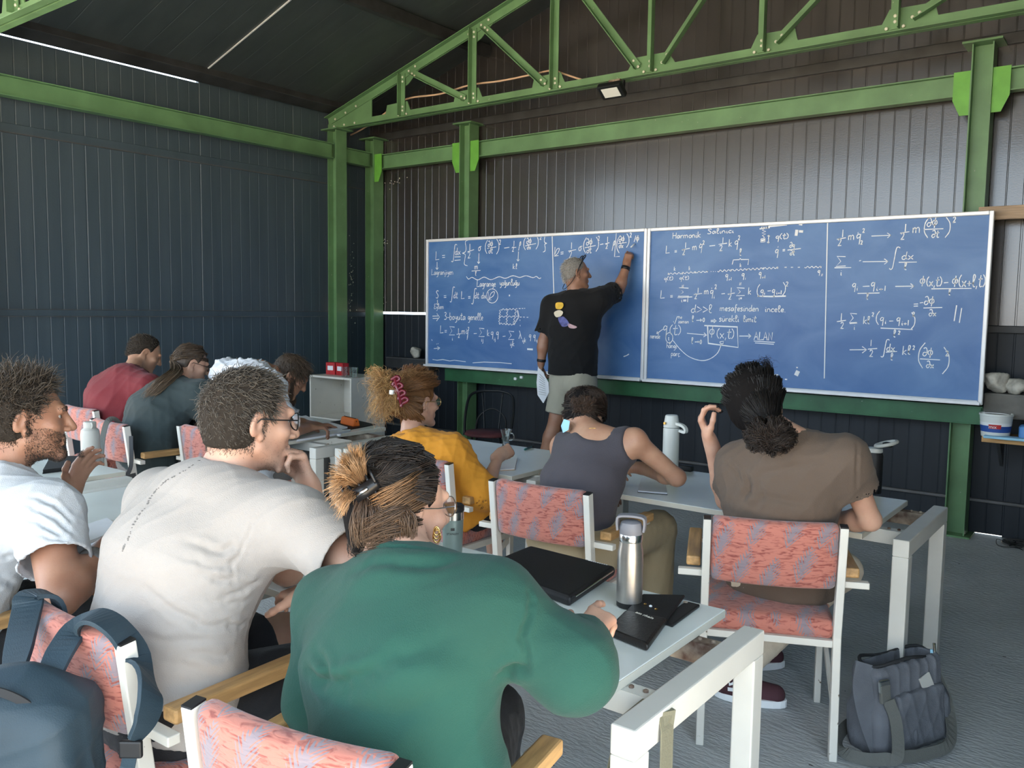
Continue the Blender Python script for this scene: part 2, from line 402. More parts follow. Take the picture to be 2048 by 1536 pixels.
# back wall: upper and lower rows of ribbed panels
wall_back = struct(empty('wall_back', (0, 0, 0)), 'dark ribbed metal cladding of the end wall')
seams = [-6.86, -5.81, -4.80, -3.79, -2.78, -1.76, -0.75, 0.51]
LEDGE_B = 1.40
for a, b in zip(seams[:-1], seams[1:]):
    if a < XRIDGE < b:
        top = lambda u: roof_z(u) - 0.0 if True else 0
    top = lambda u: roof_z(u) + 0.01
    lo = 1.425 if a < -6.5 or abs(a + 5.81) < .01 else 1.402
    panel_mesh(a, b, lambda u, lo=lo: lo, top, 'x', YB, -1).build('panel', 'panel_back', wall_back)
for a, b in zip(seams[:-1], seams[1:]):
    zlo = (lambda u: 0.010 if -1.0 < u < -0.74 else 0.0) if a < -0.9 else (lambda u: 0.0)
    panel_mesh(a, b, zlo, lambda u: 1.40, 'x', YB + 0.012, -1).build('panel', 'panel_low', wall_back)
# horizontal flashings on the back wall
MB().box(((XL + XR) / 2, YB - 0.012, 3.245), (XR - XL, 0.03, 0.075)).build('flashing', 'dark_trim', wall_back, bevel=0.006)
MB().box(((-5.55 + XR) / 2, YB - 0.008, 1.385), (XR + 5.55, 0.03, 0.05)).build('flashing', 'dark_trim', wall_back, bevel=0.005)
MB().box(((XL + XR) / 2, YB - 0.004, 0.235), (XR - XL, 0.035, 0.02)).build('flashing', 'purlin_grey', wall_back, bevel=0.004)

# left wall
wall_left = struct(empty('wall_left', (0, 0, 0)), 'dark ribbed cladding of the long side wall, tinted with blue skylight')
ys = [2.36 + 1.01 * k for k in range(5)]; ys[-1] = YB + 0.03
for a, b in zip(ys[:-1], ys[1:]):
    hi = 3.398 if a < 4.3 else 3.43
    panel_mesh(a, b, lambda u: 1.395, lambda u, hi=hi: hi, 'y', XL, 1, depth=0.0015).build('panel', 'panel_left', wall_left)
    panel_mesh(a, b, lambda u: 0.0, lambda u: 1.385, 'y', XL - 0.004, 1, depth=0.0015).build('panel', 'panel_left', wall_left)
YM = (2.36 + YB) / 2; YLn = YB - 2.36
MB().box((XL + 0.008, YM, 2.745), (0.02, YLn, 0.065)).build('flashing', 'panel_left', wall_left, bevel=0.003)
MB().box((XL + 0.012, YM, 2.712), (0.028, YLn, 0.006)).build('flashing', 'purlin_grey', wall_left)
MB().box((XL + 0.008, YM, 1.395), (0.024, YLn, 0.05)).build('flashing', 'panel_left', wall_left, bevel=0.003)
MB().box((XL + 0.012, YM, 1.422), (0.03, YLn, 0.005)).build('flashing', 'purlin_grey', wall_left)
MB().box((XL + 0.012, YM, 1.368), (0.03, YLn, 0.005)).build('flashing', 'purlin_grey', wall_left)

# right wall (beside and behind the camera's right, never in view)
wall_right = struct(empty('wall_right', (0, 0, 0)), 'dark ribbed cladding of the opposite side wall')
for a in np.arange(1.4, 6.3, 1.0):
    panel_mesh(a, a + 1.0 + (0.06 if a > 5 else 0), lambda u: 0.0, lambda u: 3.50, 'y', XR, -1).build('panel', 'panel_left', wall_right)

# roof: ribbed panels on both slopes
ceiling = struct(empty('ceiling', (0, 0, 0)), 'dark metal roof panels on two slopes')
SL = math.sqrt(1 + 0.31 ** 2)
def roof_panel(y0, y1, side):
    n = 5; us = [(y0 + 0.0, 0)]
    for k in range(1, n):
        c = y0 + (y1 - y0) * k / n; us += [(c - .006, 0), (c - .002, .0015), (c + .002, .0015), (c + .006, 0)]
    us.append((y1 - 0.0, 0)); mb = MB(); P = []
    xa = XL - 0.04 if side < 0 else XR + 0.25
    for y, d in us:
        for x in (xa, XRIDGE):
            xx = x if side < 0 else 2 * XRIDGE - x
            P.append((x, y, 3.44 + 0.31 * (xx - XL) + d))
    m = len(us); F = [(2 * i, 2 * i + 1, 2 * i + 3, 2 * i + 2) for i in range(m - 1)]
    Q = [(p[0], p[1], p[2] + 0.06) for p in (P[0], P[1], P[-2], P[-1])]
    b = len(P); P += Q; F += [(b, b + 2, b + 3, b + 1), (0, 2 * m - 2, b + 2, b), (1, b + 1, b + 3, 2 * m - 1), (0, b, b + 1, 1), (2 * m - 2, 2 * m - 1, b + 3, b + 2)]
    mb.add(P, F); mb.build('roof_panel', 'panel_roof', ceiling)
ry = [4.36 + 1.0 * k for k in range(-7, 3)]
for a in ry:
    for s in (-1, 1): roof_panel(a, a + 1.0, s)
for s in (-1, 1):         # pale sealed joint between two roof panels
    if s < 0: MB().bar((XL + 0.10, 4.36, roof_z(XL + 0.10) - 0.004), (XRIDGE, 4.36, roof_z(XRIDGE) - 0.004), 0.012, 0.006).build('joint_strip', 'alu', ceiling)
MB().box((XL + 0.11, (YF + YB) / 2 + 0.3, 3.462), (0.15, YB - YF - 0.6, 0.10), np.array([[0.955, 0, -0.296], [0, 1, 0], [0.296, 0, 0.955]])).build('purlin', 'dark_trim', ceiling, bevel=0.006)
for x in (-5.20, -3.9, -3.15, -2.4, -1.1):
    MB().box((x, (YF + YB) / 2 + 0.3, roof_z(x) - 0.055), (0.07, YB - YF - 0.6, 0.10)).build('purlin', 'dark_trim', ceiling, bevel=0.005)

# ------------------------------------------------------------------ green steel frame
def h_section(mb, a, b, w, d, lat, t=0.008):
    """H section from a to b; flanges are the planes facing +-lat, w apart; flange width d."""
    a = np.asarray(a, float); b = np.asarray(b, float); ax = nrm(b - a); lat = nrm(lat); dep = np.cross(ax, lat)
    L_ = np.linalg.norm(b - a); R = np.array([lat, dep, ax]).T; c = (a + b) / 2
    mb.box(c - lat * (w / 2 - t / 2), (t, d, L_), R); mb.box(c + lat * (w / 2 - t / 2), (t, d, L_), R); mb.box(c, (w - 2 * t, t, L_), R)
    return mb
def column(x, y, top, label, cat='column'):
    root = tag(empty('steel_column', (x, y, 0)), label, cat, 'green steel columns')
    h_section(MB(), (0, 0, 0), (0, 0, top), 0.125, 0.14, (1, 0, 0)).build('shaft', 'green_paint', root)
    MB().box((0, 0, top + 0.007), (0.23, 0.22, 0.014)).build('cap_plate', 'green_paint', root, bevel=0.002)
    MB().box((0, 0, 0.006), (0.20, 0.20, 0.012)).build('base_plate', 'green_paint', root)
    return root
YC = 6.305
c_corner = column(-6.64, YC, 3.20, 'green steel column standing in the dark corner behind the front-most left column')
c_2 = column(-5.345, YC, 3.205, 'green steel column running down behind the left end of the blackboard')
c_r = column(-1.01, YC, 3.205, 'green steel column on the right, behind the right end of the blackboard')
c_t = column(-6.64, 5.80, 3.21, 'green steel column carrying the left end of the roof truss')
c_n = column(-6.64, 2.45, 3.21, 'green steel column at the open near end of the side wall')
for y in (2.45, 5.80): column(0.34, y, 3.21, 'green steel column on the far right side under the truss' if y > 3 else 'green steel column near the right opening')

def beam(a, b, label, h=0.145, w=0.085, lips=None):
    root = tag(empty('steel_beam', lerp(a, b, .5)), label, 'beam', 'green wall beams')
    o = lerp(a, b, .5); a_ = np.asarray(a) - o; b_ = np.asarray(b) - o
    h_section(MB(), a_, b_, h, w, (0, 0, 1)).build('section', 'green_paint', root)
    return root
beam((-6.58, 6.30, 2.965), (-5.41, 6.30, 2.965), 'short green wall beam between the corner column and the next column')
beam((-5.28, 6.30, 2.965), (-1.075, 6.30, 2.965), 'long green wall beam running above the blackboard')
beam((-0.945, 6.30, 2.965), (0.5, 6.30, 2.965), 'green wall beam to the right of the right column')
beam((-6.64, 2.52, 3.005), (-6.64, 5.73, 3.005), 'green beam along the side wall on the left')
beam((-6.64, 5.87, 2.99), (-6.64, 6.235, 2.99), 'very short green beam between the two corner columns')
# bright green welded brackets on the columns
def bracket(parent, x, sgn, y, ztop=0.08):
    p = [(0, 0, -0.20), (sgn * 0.055, 0, -0.20), (sgn * 0.10, 0, -0.10), (sgn * 0.10, 0, ztop), (0, 0, ztop)]
    MB().prism([(x + q[0], y, 2.965 + q[2]) for q in p], (0, 0.008, 0)).build('bracket', 'green_light', parent)
for c, sg in ((c_corner, (1,)), (c_2, (-1, 1)), (c_r, (-1, 1))):
    for s in sg: bracket(c, s * 0.063, s, -0.056)
# wall beam's bright end plates sit proud of the web
def truss(y, label):
    root = tag(empty('roof_truss', (0, y, 0)), label, 'truss', 'green roof trusses')
    zb = 3.225
    tz = lambda x: 3.345 + 0.292 * ((x if x < XRIDGE else 2 * XRIDGE - x) + 6.76)
    def angle(a, b, name, s=0.06, up=None, mt='green_paint'):
        """L section: one leg in the truss plane, the other sticking out towards the room."""
        a = np.asarray(a, float); b = np.asarray(b, float); d = nrm(b - a); n = np.array([0, -1.0, 0]); w = nrm(np.cross(n, d))
        if up is not None and w @ np.asarray(up) < 0: w = -w
        R = np.array([w, n, d]).T; L_ = np.linalg.norm(b - a); c = (a + b) / 2
        mb = MB().box(c, (s, 0.006, L_), R); mb.box(c + w * (s / 2 - .003) * -1 + n * s * 0.45, (0.006, s * 0.9, L_), R)
        return mb.build(name, mt, root)
    xl, xr = -6.76, 2 * XRIDGE + 6.76
    # chords (double angle: one each side)
    for s in (-1, 1):
        mb = MB().box(((xl + xr) / 2, s * 0.010, zb + 0.03), (xr - xl, 0.006, 0.065)); mb.box(((xl + xr) / 2, s * 0.035, zb), (xr - xl, 0.05, 0.006))
        mb.build('bottom_chord', 'green_paint', root)
        for x0, x1 in ((xl, XRIDGE), (xr, XRIDGE)):
            a = V(x0, s * .01, tz(x0)); b = V(x1, s * .01, tz(x1)); d = nrm(b - a); w = np.cross([0, 1, 0], d); w = w * np.sign(w[2])
            R = np.array([w, [0, 1, 0], d]).T
            mb = MB().box((a + b) / 2 - w * 0.035, (0.07, 0.006, np.linalg.norm(b - a)), R); mb.box((a + b) / 2 + V(0, s * .025, 0), (0.006, 0.056, np.linalg.norm(b - a)), R)
            mb.build('top_chord', 'green_paint', root)
    vs = [-5.71 + 0.855 * k for k in range(7)]
    bolts = []
    for k, x in enumerate(vs):
        angle((x, -0.018, zb + 0.02), (x, -0.018, tz(x) - 0.03), 'post', 0.055, up=(1, 0, 0) if k < 3 else (-1, 0, 0))
        bolts += [(x + .0, zb + .10), (x, zb + .065), (x, tz(x) - .10), (x, tz(x) - .06), (x - .05, zb + .03), (x + .05, zb + .03)]
    for k in range(6):
        if k < 3: a, b = (vs[k] + 0.10, tz(vs[k] + .1) - 0.055), (vs[k + 1] - 0.10, zb + 0.075)
        else: a, b = (vs[k + 1] - 0.10, tz(vs[k + 1] - .1) - 0.055), (vs[k] + 0.10, zb + 0.075)
        angle((a[0], -0.018, a[1]), (b[0], -0.018, b[1]), 'diagonal', 0.055, up=(0, 0, 1))
        bolts += [(a[0] + .02, a[1] - .02), (a[0] + .05, a[1] - .045), (b[0], b[1]), (lerp(b, a, .06)[0], lerp(b, a, .06)[1])]
    for k, x in enumerate(vs):        # gusset plates
        s = -1 if k < 3 else 1
        if k == 3: pb = [(-.22, .03), (-.14, .15), (.14, .15), (.22, .03)]
        else: pb = [(s * .25, .03), (s * .22, .145), (-s * .04, .15), (-s * .10, .03)]
        MB().prism([(x + p, -0.004, zb + q) for p, q in pb], (0, 0.008, 0)).build('gusset_plate', 'green_paint', root)
        t = tz(x); sl = 0.292 * (1 if x < XRIDGE - .1 else (-1 if x > XRIDGE + .1 else 0)) 
        pt = [(-.09, -.03), (-.03, -.15), (.06, -.14), (.22, -.06), (.20, -.02)] if k < 3 else [(-.22, -.05), (-.06, -.14), (.03, -.15), (.09, -.03), (0, -.02)]
        MB().prism([(x + p, -0.004, t + q + sl * p) for p, q in pt], (0, 0.008, 0)).build('gusset_plate', 'green_paint', root)
        bolts += [(x - .06, t - .05 - sl * .06), (x + .08, t - .04 + sl * .08), (x + .16, t - .035 + sl * .16)]
    for s, x0 in ((1, xl), (-1, xr)):  # heel plates
        P = [(x0, zb), (x0 + s * .62, zb), (x0 + s * .62, tz(x0 + s * .62) - .03), (x0, tz(x0) - .01)]
        MB().prism([(p, -0.004, q) for p, q in P], (0, 0.008, 0)).build('gusset_plate', 'green_paint', root)
        for q in (.1, .25, .4): bolts += [(x0 + s * q, zb + .03), (x0 + s * (q + .02), tz(x0 + s * q) - .05)]
    me = None
    for x, z in bolts:
        if me is None:
            o = MB().lathe([(0.011, 0), (0.011, 0.006), (0.006, 0.009)], n=8, R=np.array([[1, 0, 0], [0, 0, -1], [0, 1, 0]]).astype(float)).build('bolt', 'bolt', root); me = o.data
        else:
            o = obj('bolt', me, None, root)
        o.location = (x, -0.020, z)
    return root
truss(5.80, 'bolted green lattice roof truss spanning the hall in front of the end wall')
truss(2.45, 'nearer green roof truss whose bottom chord only shows in the top left corner')
truss_slack = None

# flaking white filler and cobweb scraps beside the corner column
def flakes(px, py, n, sx, sy, seed, plane):
    r = np.random.default_rng(seed); mb = MB()
    for _ in range(n):
        x, y = px + r.normal() * sx, py + r.normal() * sy
        p = aty(x, y, YB - 0.002) if plane == 'back' else atx(x, y, XL + 0.002); s_ = r.uniform(.002, .010)
        a_ = [p + (V(math.cos(t), 0, math.sin(t)) if plane == 'back' else V(0, math.cos(t), math.sin(t))) * s_ * r.uniform(.4, 1) for t in np.linspace(0, 6.28, 6)[:-1]]
        mb.prism(a_, (0, -.003, 0) if plane == 'back' else (.003, 0, 0))
    mb.build('filler_flakes', 'bolt', wall_back if plane == 'back' else wall_left, kind='stuff')
flakes(764, 486, 60, 6, 7, 1, 'back'); flakes(763, 603, 30, 4, 6, 2, 'back'); flakes(790, 365, 14, 12, 4, 3, 'back'); flakes(703, 560, 50, 3, 40, 4, 'left'); flakes(700, 625, 26, 7, 4, 5, 'left')
# ------------------------------------------------------------------ blackboards
YBD = 6.105                       # front plane of the writing surface
MB().box(((-5.52 - 0.875) / 2, YBD + 0.072, 0.832), (5.52 - 0.875, 0.085, 0.115))
rail = tag(empty('board_rail', (-3.2, YBD + 0.05, 0.83)), 'dark green channel beam carrying the two blackboards', 'beam')
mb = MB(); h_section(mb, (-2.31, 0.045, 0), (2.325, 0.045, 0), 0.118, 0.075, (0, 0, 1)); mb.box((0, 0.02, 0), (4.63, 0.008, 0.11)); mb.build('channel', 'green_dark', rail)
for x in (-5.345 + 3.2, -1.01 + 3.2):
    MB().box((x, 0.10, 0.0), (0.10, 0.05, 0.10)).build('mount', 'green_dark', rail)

BX = (-5.70, -3.300, -0.868); BZ0, BZ1 = 0.905, 2.130
def board(x0, x1, label):
    root = tag(empty('blackboard', ((x0 + x1) / 2, YBD, BZ0)), label, 'blackboard', 'blue blackboards')
    w = x1 - x0; h = BZ1 - BZ0; f = 0.026
    MB().box((0, 0.012, h / 2), (w - 0.02, 0.02, h - 0.02)).build('writing_surface', 'board_blue', root)
    for s in (-1, 1):
        MB().box((s * (w / 2 - f / 2), 0.002, h / 2), (f, 0.036, h)).build('frame_stile', 'alu', root, bevel=0.005)
    MB().box((0, 0.002, h - f / 2), (w - 2 * f, 0.036, f)).build('frame_rail', 'alu', root, bevel=0.005)
    MB().box((0, 0.002, f / 2), (w - 2 * f, 0.036, f + .004)).build('frame_rail', 'alu', root, bevel=0.005)
    mb = MB().box((0, -0.030, 0.006), (w - 0.02, 0.05, 0.008)); mb.box((0, -0.053, 0.013), (w - 0.02, 0.005, 0.018)); mb.build('chalk_tray', 'alu', root, bevel=0.002)
    return root
board_l = board(BX[0], BX[1], 'left blue blackboard, the one the teacher is writing on')
board_r = board(BX[1] + 0.004, BX[2], 'right blue blackboard, with the boxed formula and the word ALAN')

# handwriting: a small stroke font, cap height 1, chalk ribbons lying on the board
G = {
 'L': (.62, '.12,1 .1,.5 .05,.02 .6,.08'), '=': (.6, '.08,.45 .52,.48|.08,.22 .52,.25'), '∫': (.4, '~.42,.95 .34,1 .26,.92 .2,.5 .14,.08 .06,0 0,.05'),
 'd': (.5, '~.36,.42 .2,.5 .06,.3 .1,.06 .26,.04 .38,.3|.42,1 .36,.3 .46,.02'), 'x': (.5, '.04,.5 .42,.02|.42,.52 .04,0'),
 '{': (.3, '~.3,1 .16,.94 .2,.7 .16,.55 .02,.5 .16,.44 .14,.25 .12,.06 .28,0'), '}': (.3, '~0,1 .14,.94 .1,.7 .14,.55 .28,.5 .14,.44 .18,.25 .16,.06 .02,0'),
 '1': (.3, '.14,1 .12,0'), '2': (.55, '~.05,.8 .2,1 .42,.88 .38,.6 .2,.25 .02,.02|.02,.02 .5,.08'), '3': (.5, '~.08,.95 .3,1 .4,.8 .2,.55 .42,.4 .36,.06 .04,.04'), '0': (.5, '~.25,1 .05,.6 .12,.05 .36,.1 .44,.6 .25,1'),
 'σ': (.6, '~.3,.55 .08,.4 .1,.05 .32,.02 .44,.3 .3,.55|.28,.56 .62,.62'), '∂': (.55, '~.1,.9 .34,1 .48,.7 .44,.25 .22,.02 .05,.2 .16,.45 .4,.42 .47,.3'),
 'φ': (.6, '~.3,.72 .08,.6 .06,.3 .28,.18 .5,.32 .48,.62 .3,.72|.36,1.02 .26,-.15'), 't': (.42, '~.24,.95 .16,.2 .24,.02 .4,.1|.02,.62 .42,.66'),
 '(': (.3, '~.26,1 .08,.7 .06,.3 .22,0'), ')': (.3, '~.04,1 .22,.7 .22,.3 .04,0'), '[': (.3, '.3,1 .1,.98 .04,.02 .28,.03'), 'ρ': (.5, '~.05,-.35 .18,.2 .3,.8 .46,.9 .4,.45 .18,.35'),
 'm': (.75, '~.05,.5 .06,.02|~.06,.3 .18,.5 .3,.4 .3,.02|~.3,.3 .44,.52 .58,.42 .6,.02'), 'n': (.5, '~.05,.5 .06,.02|~.06,.3 .2,.5 .36,.4 .4,.02'), 'l': (.35, '~.06,.2 .28,.8 .2,1 .1,.85 .12,.1 .3,.04'),
 'k': (.5, '.1,1 .06,0|.42,.55 .1,.28 .44,.02'), 'S': (.55, '~.5,.9 .3,1 .12,.82 .3,.55 .44,.3 .28,.02 .04,.1'), 'q': (.48, '~.38,.48 .2,.55 .05,.35 .14,.15 .34,.3|.4,.55 .34,-.1 .3,-.45'),
 'i': (.25, '~.1,.45 .1,.08 .2,.03|.12,.66 .14,.7'), 'ı': (.25, '~.1,.45 .1,.08 .2,.03'), 'j': (.28, '~.16,.45 .16,-.2 .02,-.3|.17,.66 .19,.7'), 'Σ': (.85, '.8,.95 .08,1 .42,.52 .02,.05 .84,.08'),
 'λ': (.55, '~.1,1 .2,.8 .45,.02|.26,.6 .05,.02'), 'b': (.48, '~.1,1 .08,.05 .3,.02 .4,.3 .24,.5 .1,.36'), 'o': (.46, '~.22,.5 .06,.3 .14,.04 .36,.12 .36,.4 .22,.5'), 'y': (.48, '~.06,.5 .12,.2 .3,.2 .38,.5|~.4,.5 .34,-.2 .08,-.35'),
 'u': (.48, '~.06,.5 .08,.1 .24,.02 .38,.4|.4,.5 .42,.04'), 'a': (.48, '~.36,.46 .16,.5 .05,.22 .18,.02 .36,.36|.38,.5 .42,.02'), 'g': (.48, '~.36,.45 .16,.5 .06,.25 .2,.1 .36,.36|~.4,.5 .36,-.2 .1,-.34'), 'ğ': (.48, '~.36,.45 .16,.5 .06,.25 .2,.1 .36,.36|~.4,.5 .36,-.2 .1,-.34|~.12,.75 .24,.66 .36,.76'),
 'e': (.42, '~.06,.26 .34,.32 .24,.52 .06,.34 .12,.06 .36,.08'), 'r': (.4, '~.06,.5 .08,.02|~.08,.3 .2,.48 .36,.48'), 'z': (.45, '.04,.5 .4,.5 .04,.02 .42,.04'), 'N': (.65, '.08,0 .1,.95 .52,.05 .56,1'), 'h': (.48, '.08,1 .06,0|~.08,.3 .24,.5 .38,.35 .4,.02'),
 'A': (.65, '.02,0 .3,1 .56,0|.12,.36 .46,.4'), 's': (.42, '~.36,.46 .2,.54 .08,.42 .3,.2 .2,.02 .03,.06'), 'c': (.4, '~.36,.42 .2,.52 .05,.28 .14,.04 .36,.08'), 'ç': (.4, '~.36,.42 .2,.52 .05,.28 .14,.04 .36,.08|.2,.02 .16,-.15'), 'f': (.4, '~.38,.95 .22,.98 .18,.5 .14,-.25|.04,.5 .36,.54'),
 'ü': (.48, '~.06,.5 .08,.1 .24,.02 .38,.4|.4,.5 .42,.04|.12,.72 .13,.76|.3,.72 .31,.76'), 'p': (.46, '.06,.5 .06,-.4|~.06,.35 .22,.52 .38,.34 .26,.06 .07,.16'), ',': (.22, '.12,.1 .05,-.15'), '.': (.2, '.08,.02 .12,.05'), '+': (.5, '.04,.28 .44,.3|.24,.5 .24,.08'),
 '-': (.45, '.04,.28 .4,.3'), '/': (.4, '.05,-.05 .38,1'), 'H': (.65, '.08,1 .06,0|.54,1 .52,0|.06,.5 .54,.54'), 'E': (.55, '~.5,.9 .24,1 .12,.75 .3,.55 .08,.3 .16,.03 .5,.1'), '>': (.5, '.05,.75 .45,.4 .05,.08'), '"': (.3, '.08,.5 .06,.2|.22,.5 .2,.2'), '|': (.3, '.16,1 .1,0'),
 'v': (.4, '.04,.5 .18,.02 .4,.55'), ' ': (.4, ''),
}
ZR = {'A': (840, 440, 4.3574), 'B': (1280, 410, 4.3875), 'C': (1620, 400, 3.6575)}
def bpt(z, x, y):
    ox, oy, s = ZR[z]; p = aty(ox + x / s, oy + y / s, YBD + 0.001); return np.array([p[0], p[2]])
class Chalk:
    def __init__(s): s.mb = MB()
    def poly(s, P, w=0.0062):
        P = [np.asarray(p, float) for p in P]; n = len(P)
        if n < 2: return
        vs = []; fs = []
        for i, p in enumerate(P):
            d = P[min(i + 1, n - 1)] - P[max(i - 1, 0)]; d = d / (np.linalg.norm(d) + 1e-9); m = np.array([-d[1], d[0]]) * w / 2 * random.uniform(.75, 1.15)
            for q in (p + m, p - m): vs.append((q[0], YBD - 0.0012, q[1]))
        fs = [(2 * i, 2 * i + 1, 2 * i + 3, 2 * i + 2) for i in range(n - 1)]
        s.mb.add(vs, fs)
    def text(s, z, txt, x, y, size, to=None, w=0.0062):
        o = bpt(z, x, y); k = np.linalg.norm(bpt(z, x, y - size) - o) * 1.08; dirx = bpt(z, x + 50, y) - o; dirx = np.array([1.0, 0.0])
        tot = sum(G[c][0] for c in txt) * k; sx = 1.0
        if to is not None: sx = (bpt(z, to, y)[0] - o[0]) / tot
        cx = 0.0
        for c in txt:
            a, st = G[c]
            for part in filter(None, st.split('|')):
                sm = part[0] == '~'; pts = [tuple(map(float, q.split(','))) for q in part.lstrip('~').split()]
                pts = [np.array(q) for q in pts]
                if sm: pts = smooth_curve(pts, 5)
                s.poly([o + np.array([(cx + q[0] * k) * sx, q[1] * k]) for q in pts], w)
            cx += a * k
    def line(s, z, *pts, sm=False, w=0.0062):
        P = [np.array(p, float) for p in pts]
        if sm: P = smooth_curve(P, 8)
        s.poly([bpt(z, *p) for p in P], w)
    def arrow(s, z, a, b, h=16):
        a = np.array(a, float); b = np.array(b, float); d = nrm(b - a); m = np.array([-d[1], d[0]])
        s.line(z, a, b); s.line(z, b - d * h + m * h * .7, b, b - d * h - m * h * .7)
    def wave(s, z, a, b, n, amp, w=0.0052):
        a = np.array(a, float); b = np.array(b, float); d = b - a; m = np.array([-nrm(d)[1], nrm(d)[0]])
        s.line(z, *[a + d * t + m * amp * math.sin(t * n * 2 * math.pi) for t in np.linspace(0, 1, n * 6 + 1)], w=w)
    def done(s, name, parent):
        o = s.mb.build(name, 'chalk', parent, kind='stuff'); o.matrix_parent_inverse = parent.matrix_basis.inverted(); return o

def frac(c, z, num, nx, ny, den, dx, dy, size, bar, dsize=None):
    c.text(z, num, nx, ny, size); c.line(z, *bar); c.text(z, den, dx, dy, dsize or size)
def write_left():
    z = 'A'
    c = Chalk(); c.text(z, 'L', 135, 350, 70); c.text(z, '=', 190, 345, 70); c.text(z, '∫', 275, 365, 140); c.text(z, 'dx', 305, 305, 58, 357); c.line(z, (303, 322), (355, 320)); c.line(z, (302, 352), (355, 348))
    c.text(z, '{', 368, 400, 205); frac(c, z, '1', 430, 265, '2', 418, 335, 52, ((415, 278), (472, 258))); c.text(z, 'σ', 508, 268, 55)
    c.text(z, '(', 565, 295, 110); frac(c, z, '∂φ', 592, 235, '∂t', 598, 292, 48, ((588, 248), (666, 234)), 46); c.text(z, ')', 664, 298, 122); c.text(z, '2', 690, 215, 38); c.line(z, (735, 245), (780, 238))
    frac(c, z, '1', 815, 230, '2', 803, 277, 45, ((800, 243), (840, 238)), 38); c.text(z, 'ρ', 858, 245, 55); c.text(z, '(', 900, 262, 105); frac(c, z, '∂φ', 928, 208, '∂x', 933, 257, 46, ((918, 226), (1012, 205)), 40); c.text(z, ')', 1008, 255, 112); c.text(z, '2', 1045, 172, 32); c.text(z, '}', 1070, 280, 140)
    c.done('chalk_line', board_l)
    c = Chalk(); c.arrow(z, (515, 290), (512, 380)); c.arrow(z, (860, 275), (855, 360)); c.arrow(z, (150, 366), (150, 432)); c.text(z, 'Lagranjiyen', 100, 480, 48, 292, .0048); frac(c, z, 'm', 475, 432, 'l', 482, 485, 55, ((452, 445), (528, 440)), 38); c.text(z, 'k.l', 810, 427, 42); c.done('chalk_line', board_l)
    c = Chalk(); c.line(z, (405, 492), (425, 515), (455, 500), (505, 522), (560, 498), (620, 520), (690, 495), (745, 508), (810, 486), (870, 500), (925, 486), (985, 502), (1015, 492), (1040, 510), (1056, 503), sm=True); c.text(z, 'Lagrange', 495, 582, 52, 662); c.text(z, 'yoğunluğu', 695, 572, 52, 868); c.done('chalk_line', board_l)
    c = Chalk(); c.text(z, 'S', 138, 682, 62); c.text(z, '=', 205, 690, 60); c.text(z, '∫', 262, 715, 122); c.text(z, 'dt', 292, 682, 52); c.text(z, 'L', 358, 688, 62); c.text(z, '=', 418, 695, 55); c.text(z, '∫', 450, 732, 126); c.text(z, 'dt dx', 475, 684, 50, 580); c.text(z, 'L', 590, 700, 66); c.line(z, (600, 700), (620, 640), (650, 625), (640, 660), (600, 690), sm=True)
    c.line(z, *[(630 + 50 * math.cos(a), 662 + 62 * math.sin(a)) for a in np.linspace(0, 6.4, 20)]); c.text(z, '"', 775, 675, 45); c.arrow(z, (153, 696), (155, 742)); c.text(z, 'Eylem', 122, 775, 40, 210, .0048); c.done('chalk_line', board_l)
    c = Chalk(); c.line(z, (110, 838), (165, 836)); c.line(z, (112, 858), (166, 856)); c.line(z, (148, 815), (172, 846), (145, 880)); c.text(z, '3-boyuta', 210, 868, 58, 398); c.text(z, 'genelle', 418, 872, 58, 552); c.done('chalk_line', board_l)
    c = Chalk()
    for a, b in (((705, 780), (850, 776)), ((690, 842), (855, 842)), ((690, 902), (820, 912)), ((700, 785), (690, 900)), ((762, 778), (755, 910)), ((838, 778), (815, 912)), ((850, 785), (862, 840)), ((862, 842), (820, 912))): c.wave(z, a, b, 5, 6)
    for a, b in (((862, 772), (878, 772)), ((888, 771), (900, 771)), ((908, 770), (918, 770)), ((870, 846), (888, 846)), ((900, 846), (915, 847)), ((930, 848), (945, 848)), ((872, 868), (873, 878)), ((874, 915), (875, 926))): c.line(z, a, b)
    c.done('chalk_diagram', board_l)
    c = Chalk(); c.text(z, 'L', 175, 986, 62); c.text(z, '=', 212, 990, 55); c.text(z, 'Σ', 255, 1006, 72); c.text(z, 'i', 280, 1050, 40); frac(c, z, '1', 332, 988, '2', 333, 1026, 40, ((320, 997), (360, 990)), 34); c.text(z, 'm', 362, 995, 58); c.text(z, 'q', 400, 1000, 60); c.text(z, '2', 418, 962, 26); c.text(z, 'j', 408, 1030, 34); c.line(z, (405, 953), (409, 954)); c.line(z, (470, 990), (496, 988)); c.text(z, 'Σ', 512, 1020, 72); c.text(z, 'ij', 535, 1060, 44)
    c.text(z, 'k', 585, 1012, 52); c.text(z, 'q', 618, 1010, 60); c.text(z, 'q', 665, 1010, 60); c.text(z, 'ij', 645, 1050, 34); c.line(z, (722, 1015), (746, 1012)); c.text(z, 'Σ', 770, 1045, 72); c.text(z, 'ijk', 785, 1098, 44); c.text(z, 'λ', 860, 1036, 66); c.text(z, 'ijk', 893, 1064, 36); c.text(z, 'q', 950, 1030, 52); c.text(z, 'q', 988, 1032, 52); c.text(z, 'ij', 1012, 1060, 30); c.done('chalk_line', board_l)
    c = Chalk(); c.arrow(z, (122, 1120), (175, 1115), 22); c.line(z, (102, 1040), (108, 1052)); c.line(z, (146, 1078), (149, 1084)); c.line(z, (158, 1075), (161, 1081)); c.line(z, (935, 1125), (985, 1128), w=.016); c.done('chalk_line', board_l)
    c = Chalk(); c.line(z, (1153, 140), (1168, 660), w=.009); c.done('chalk_divider', board_l)
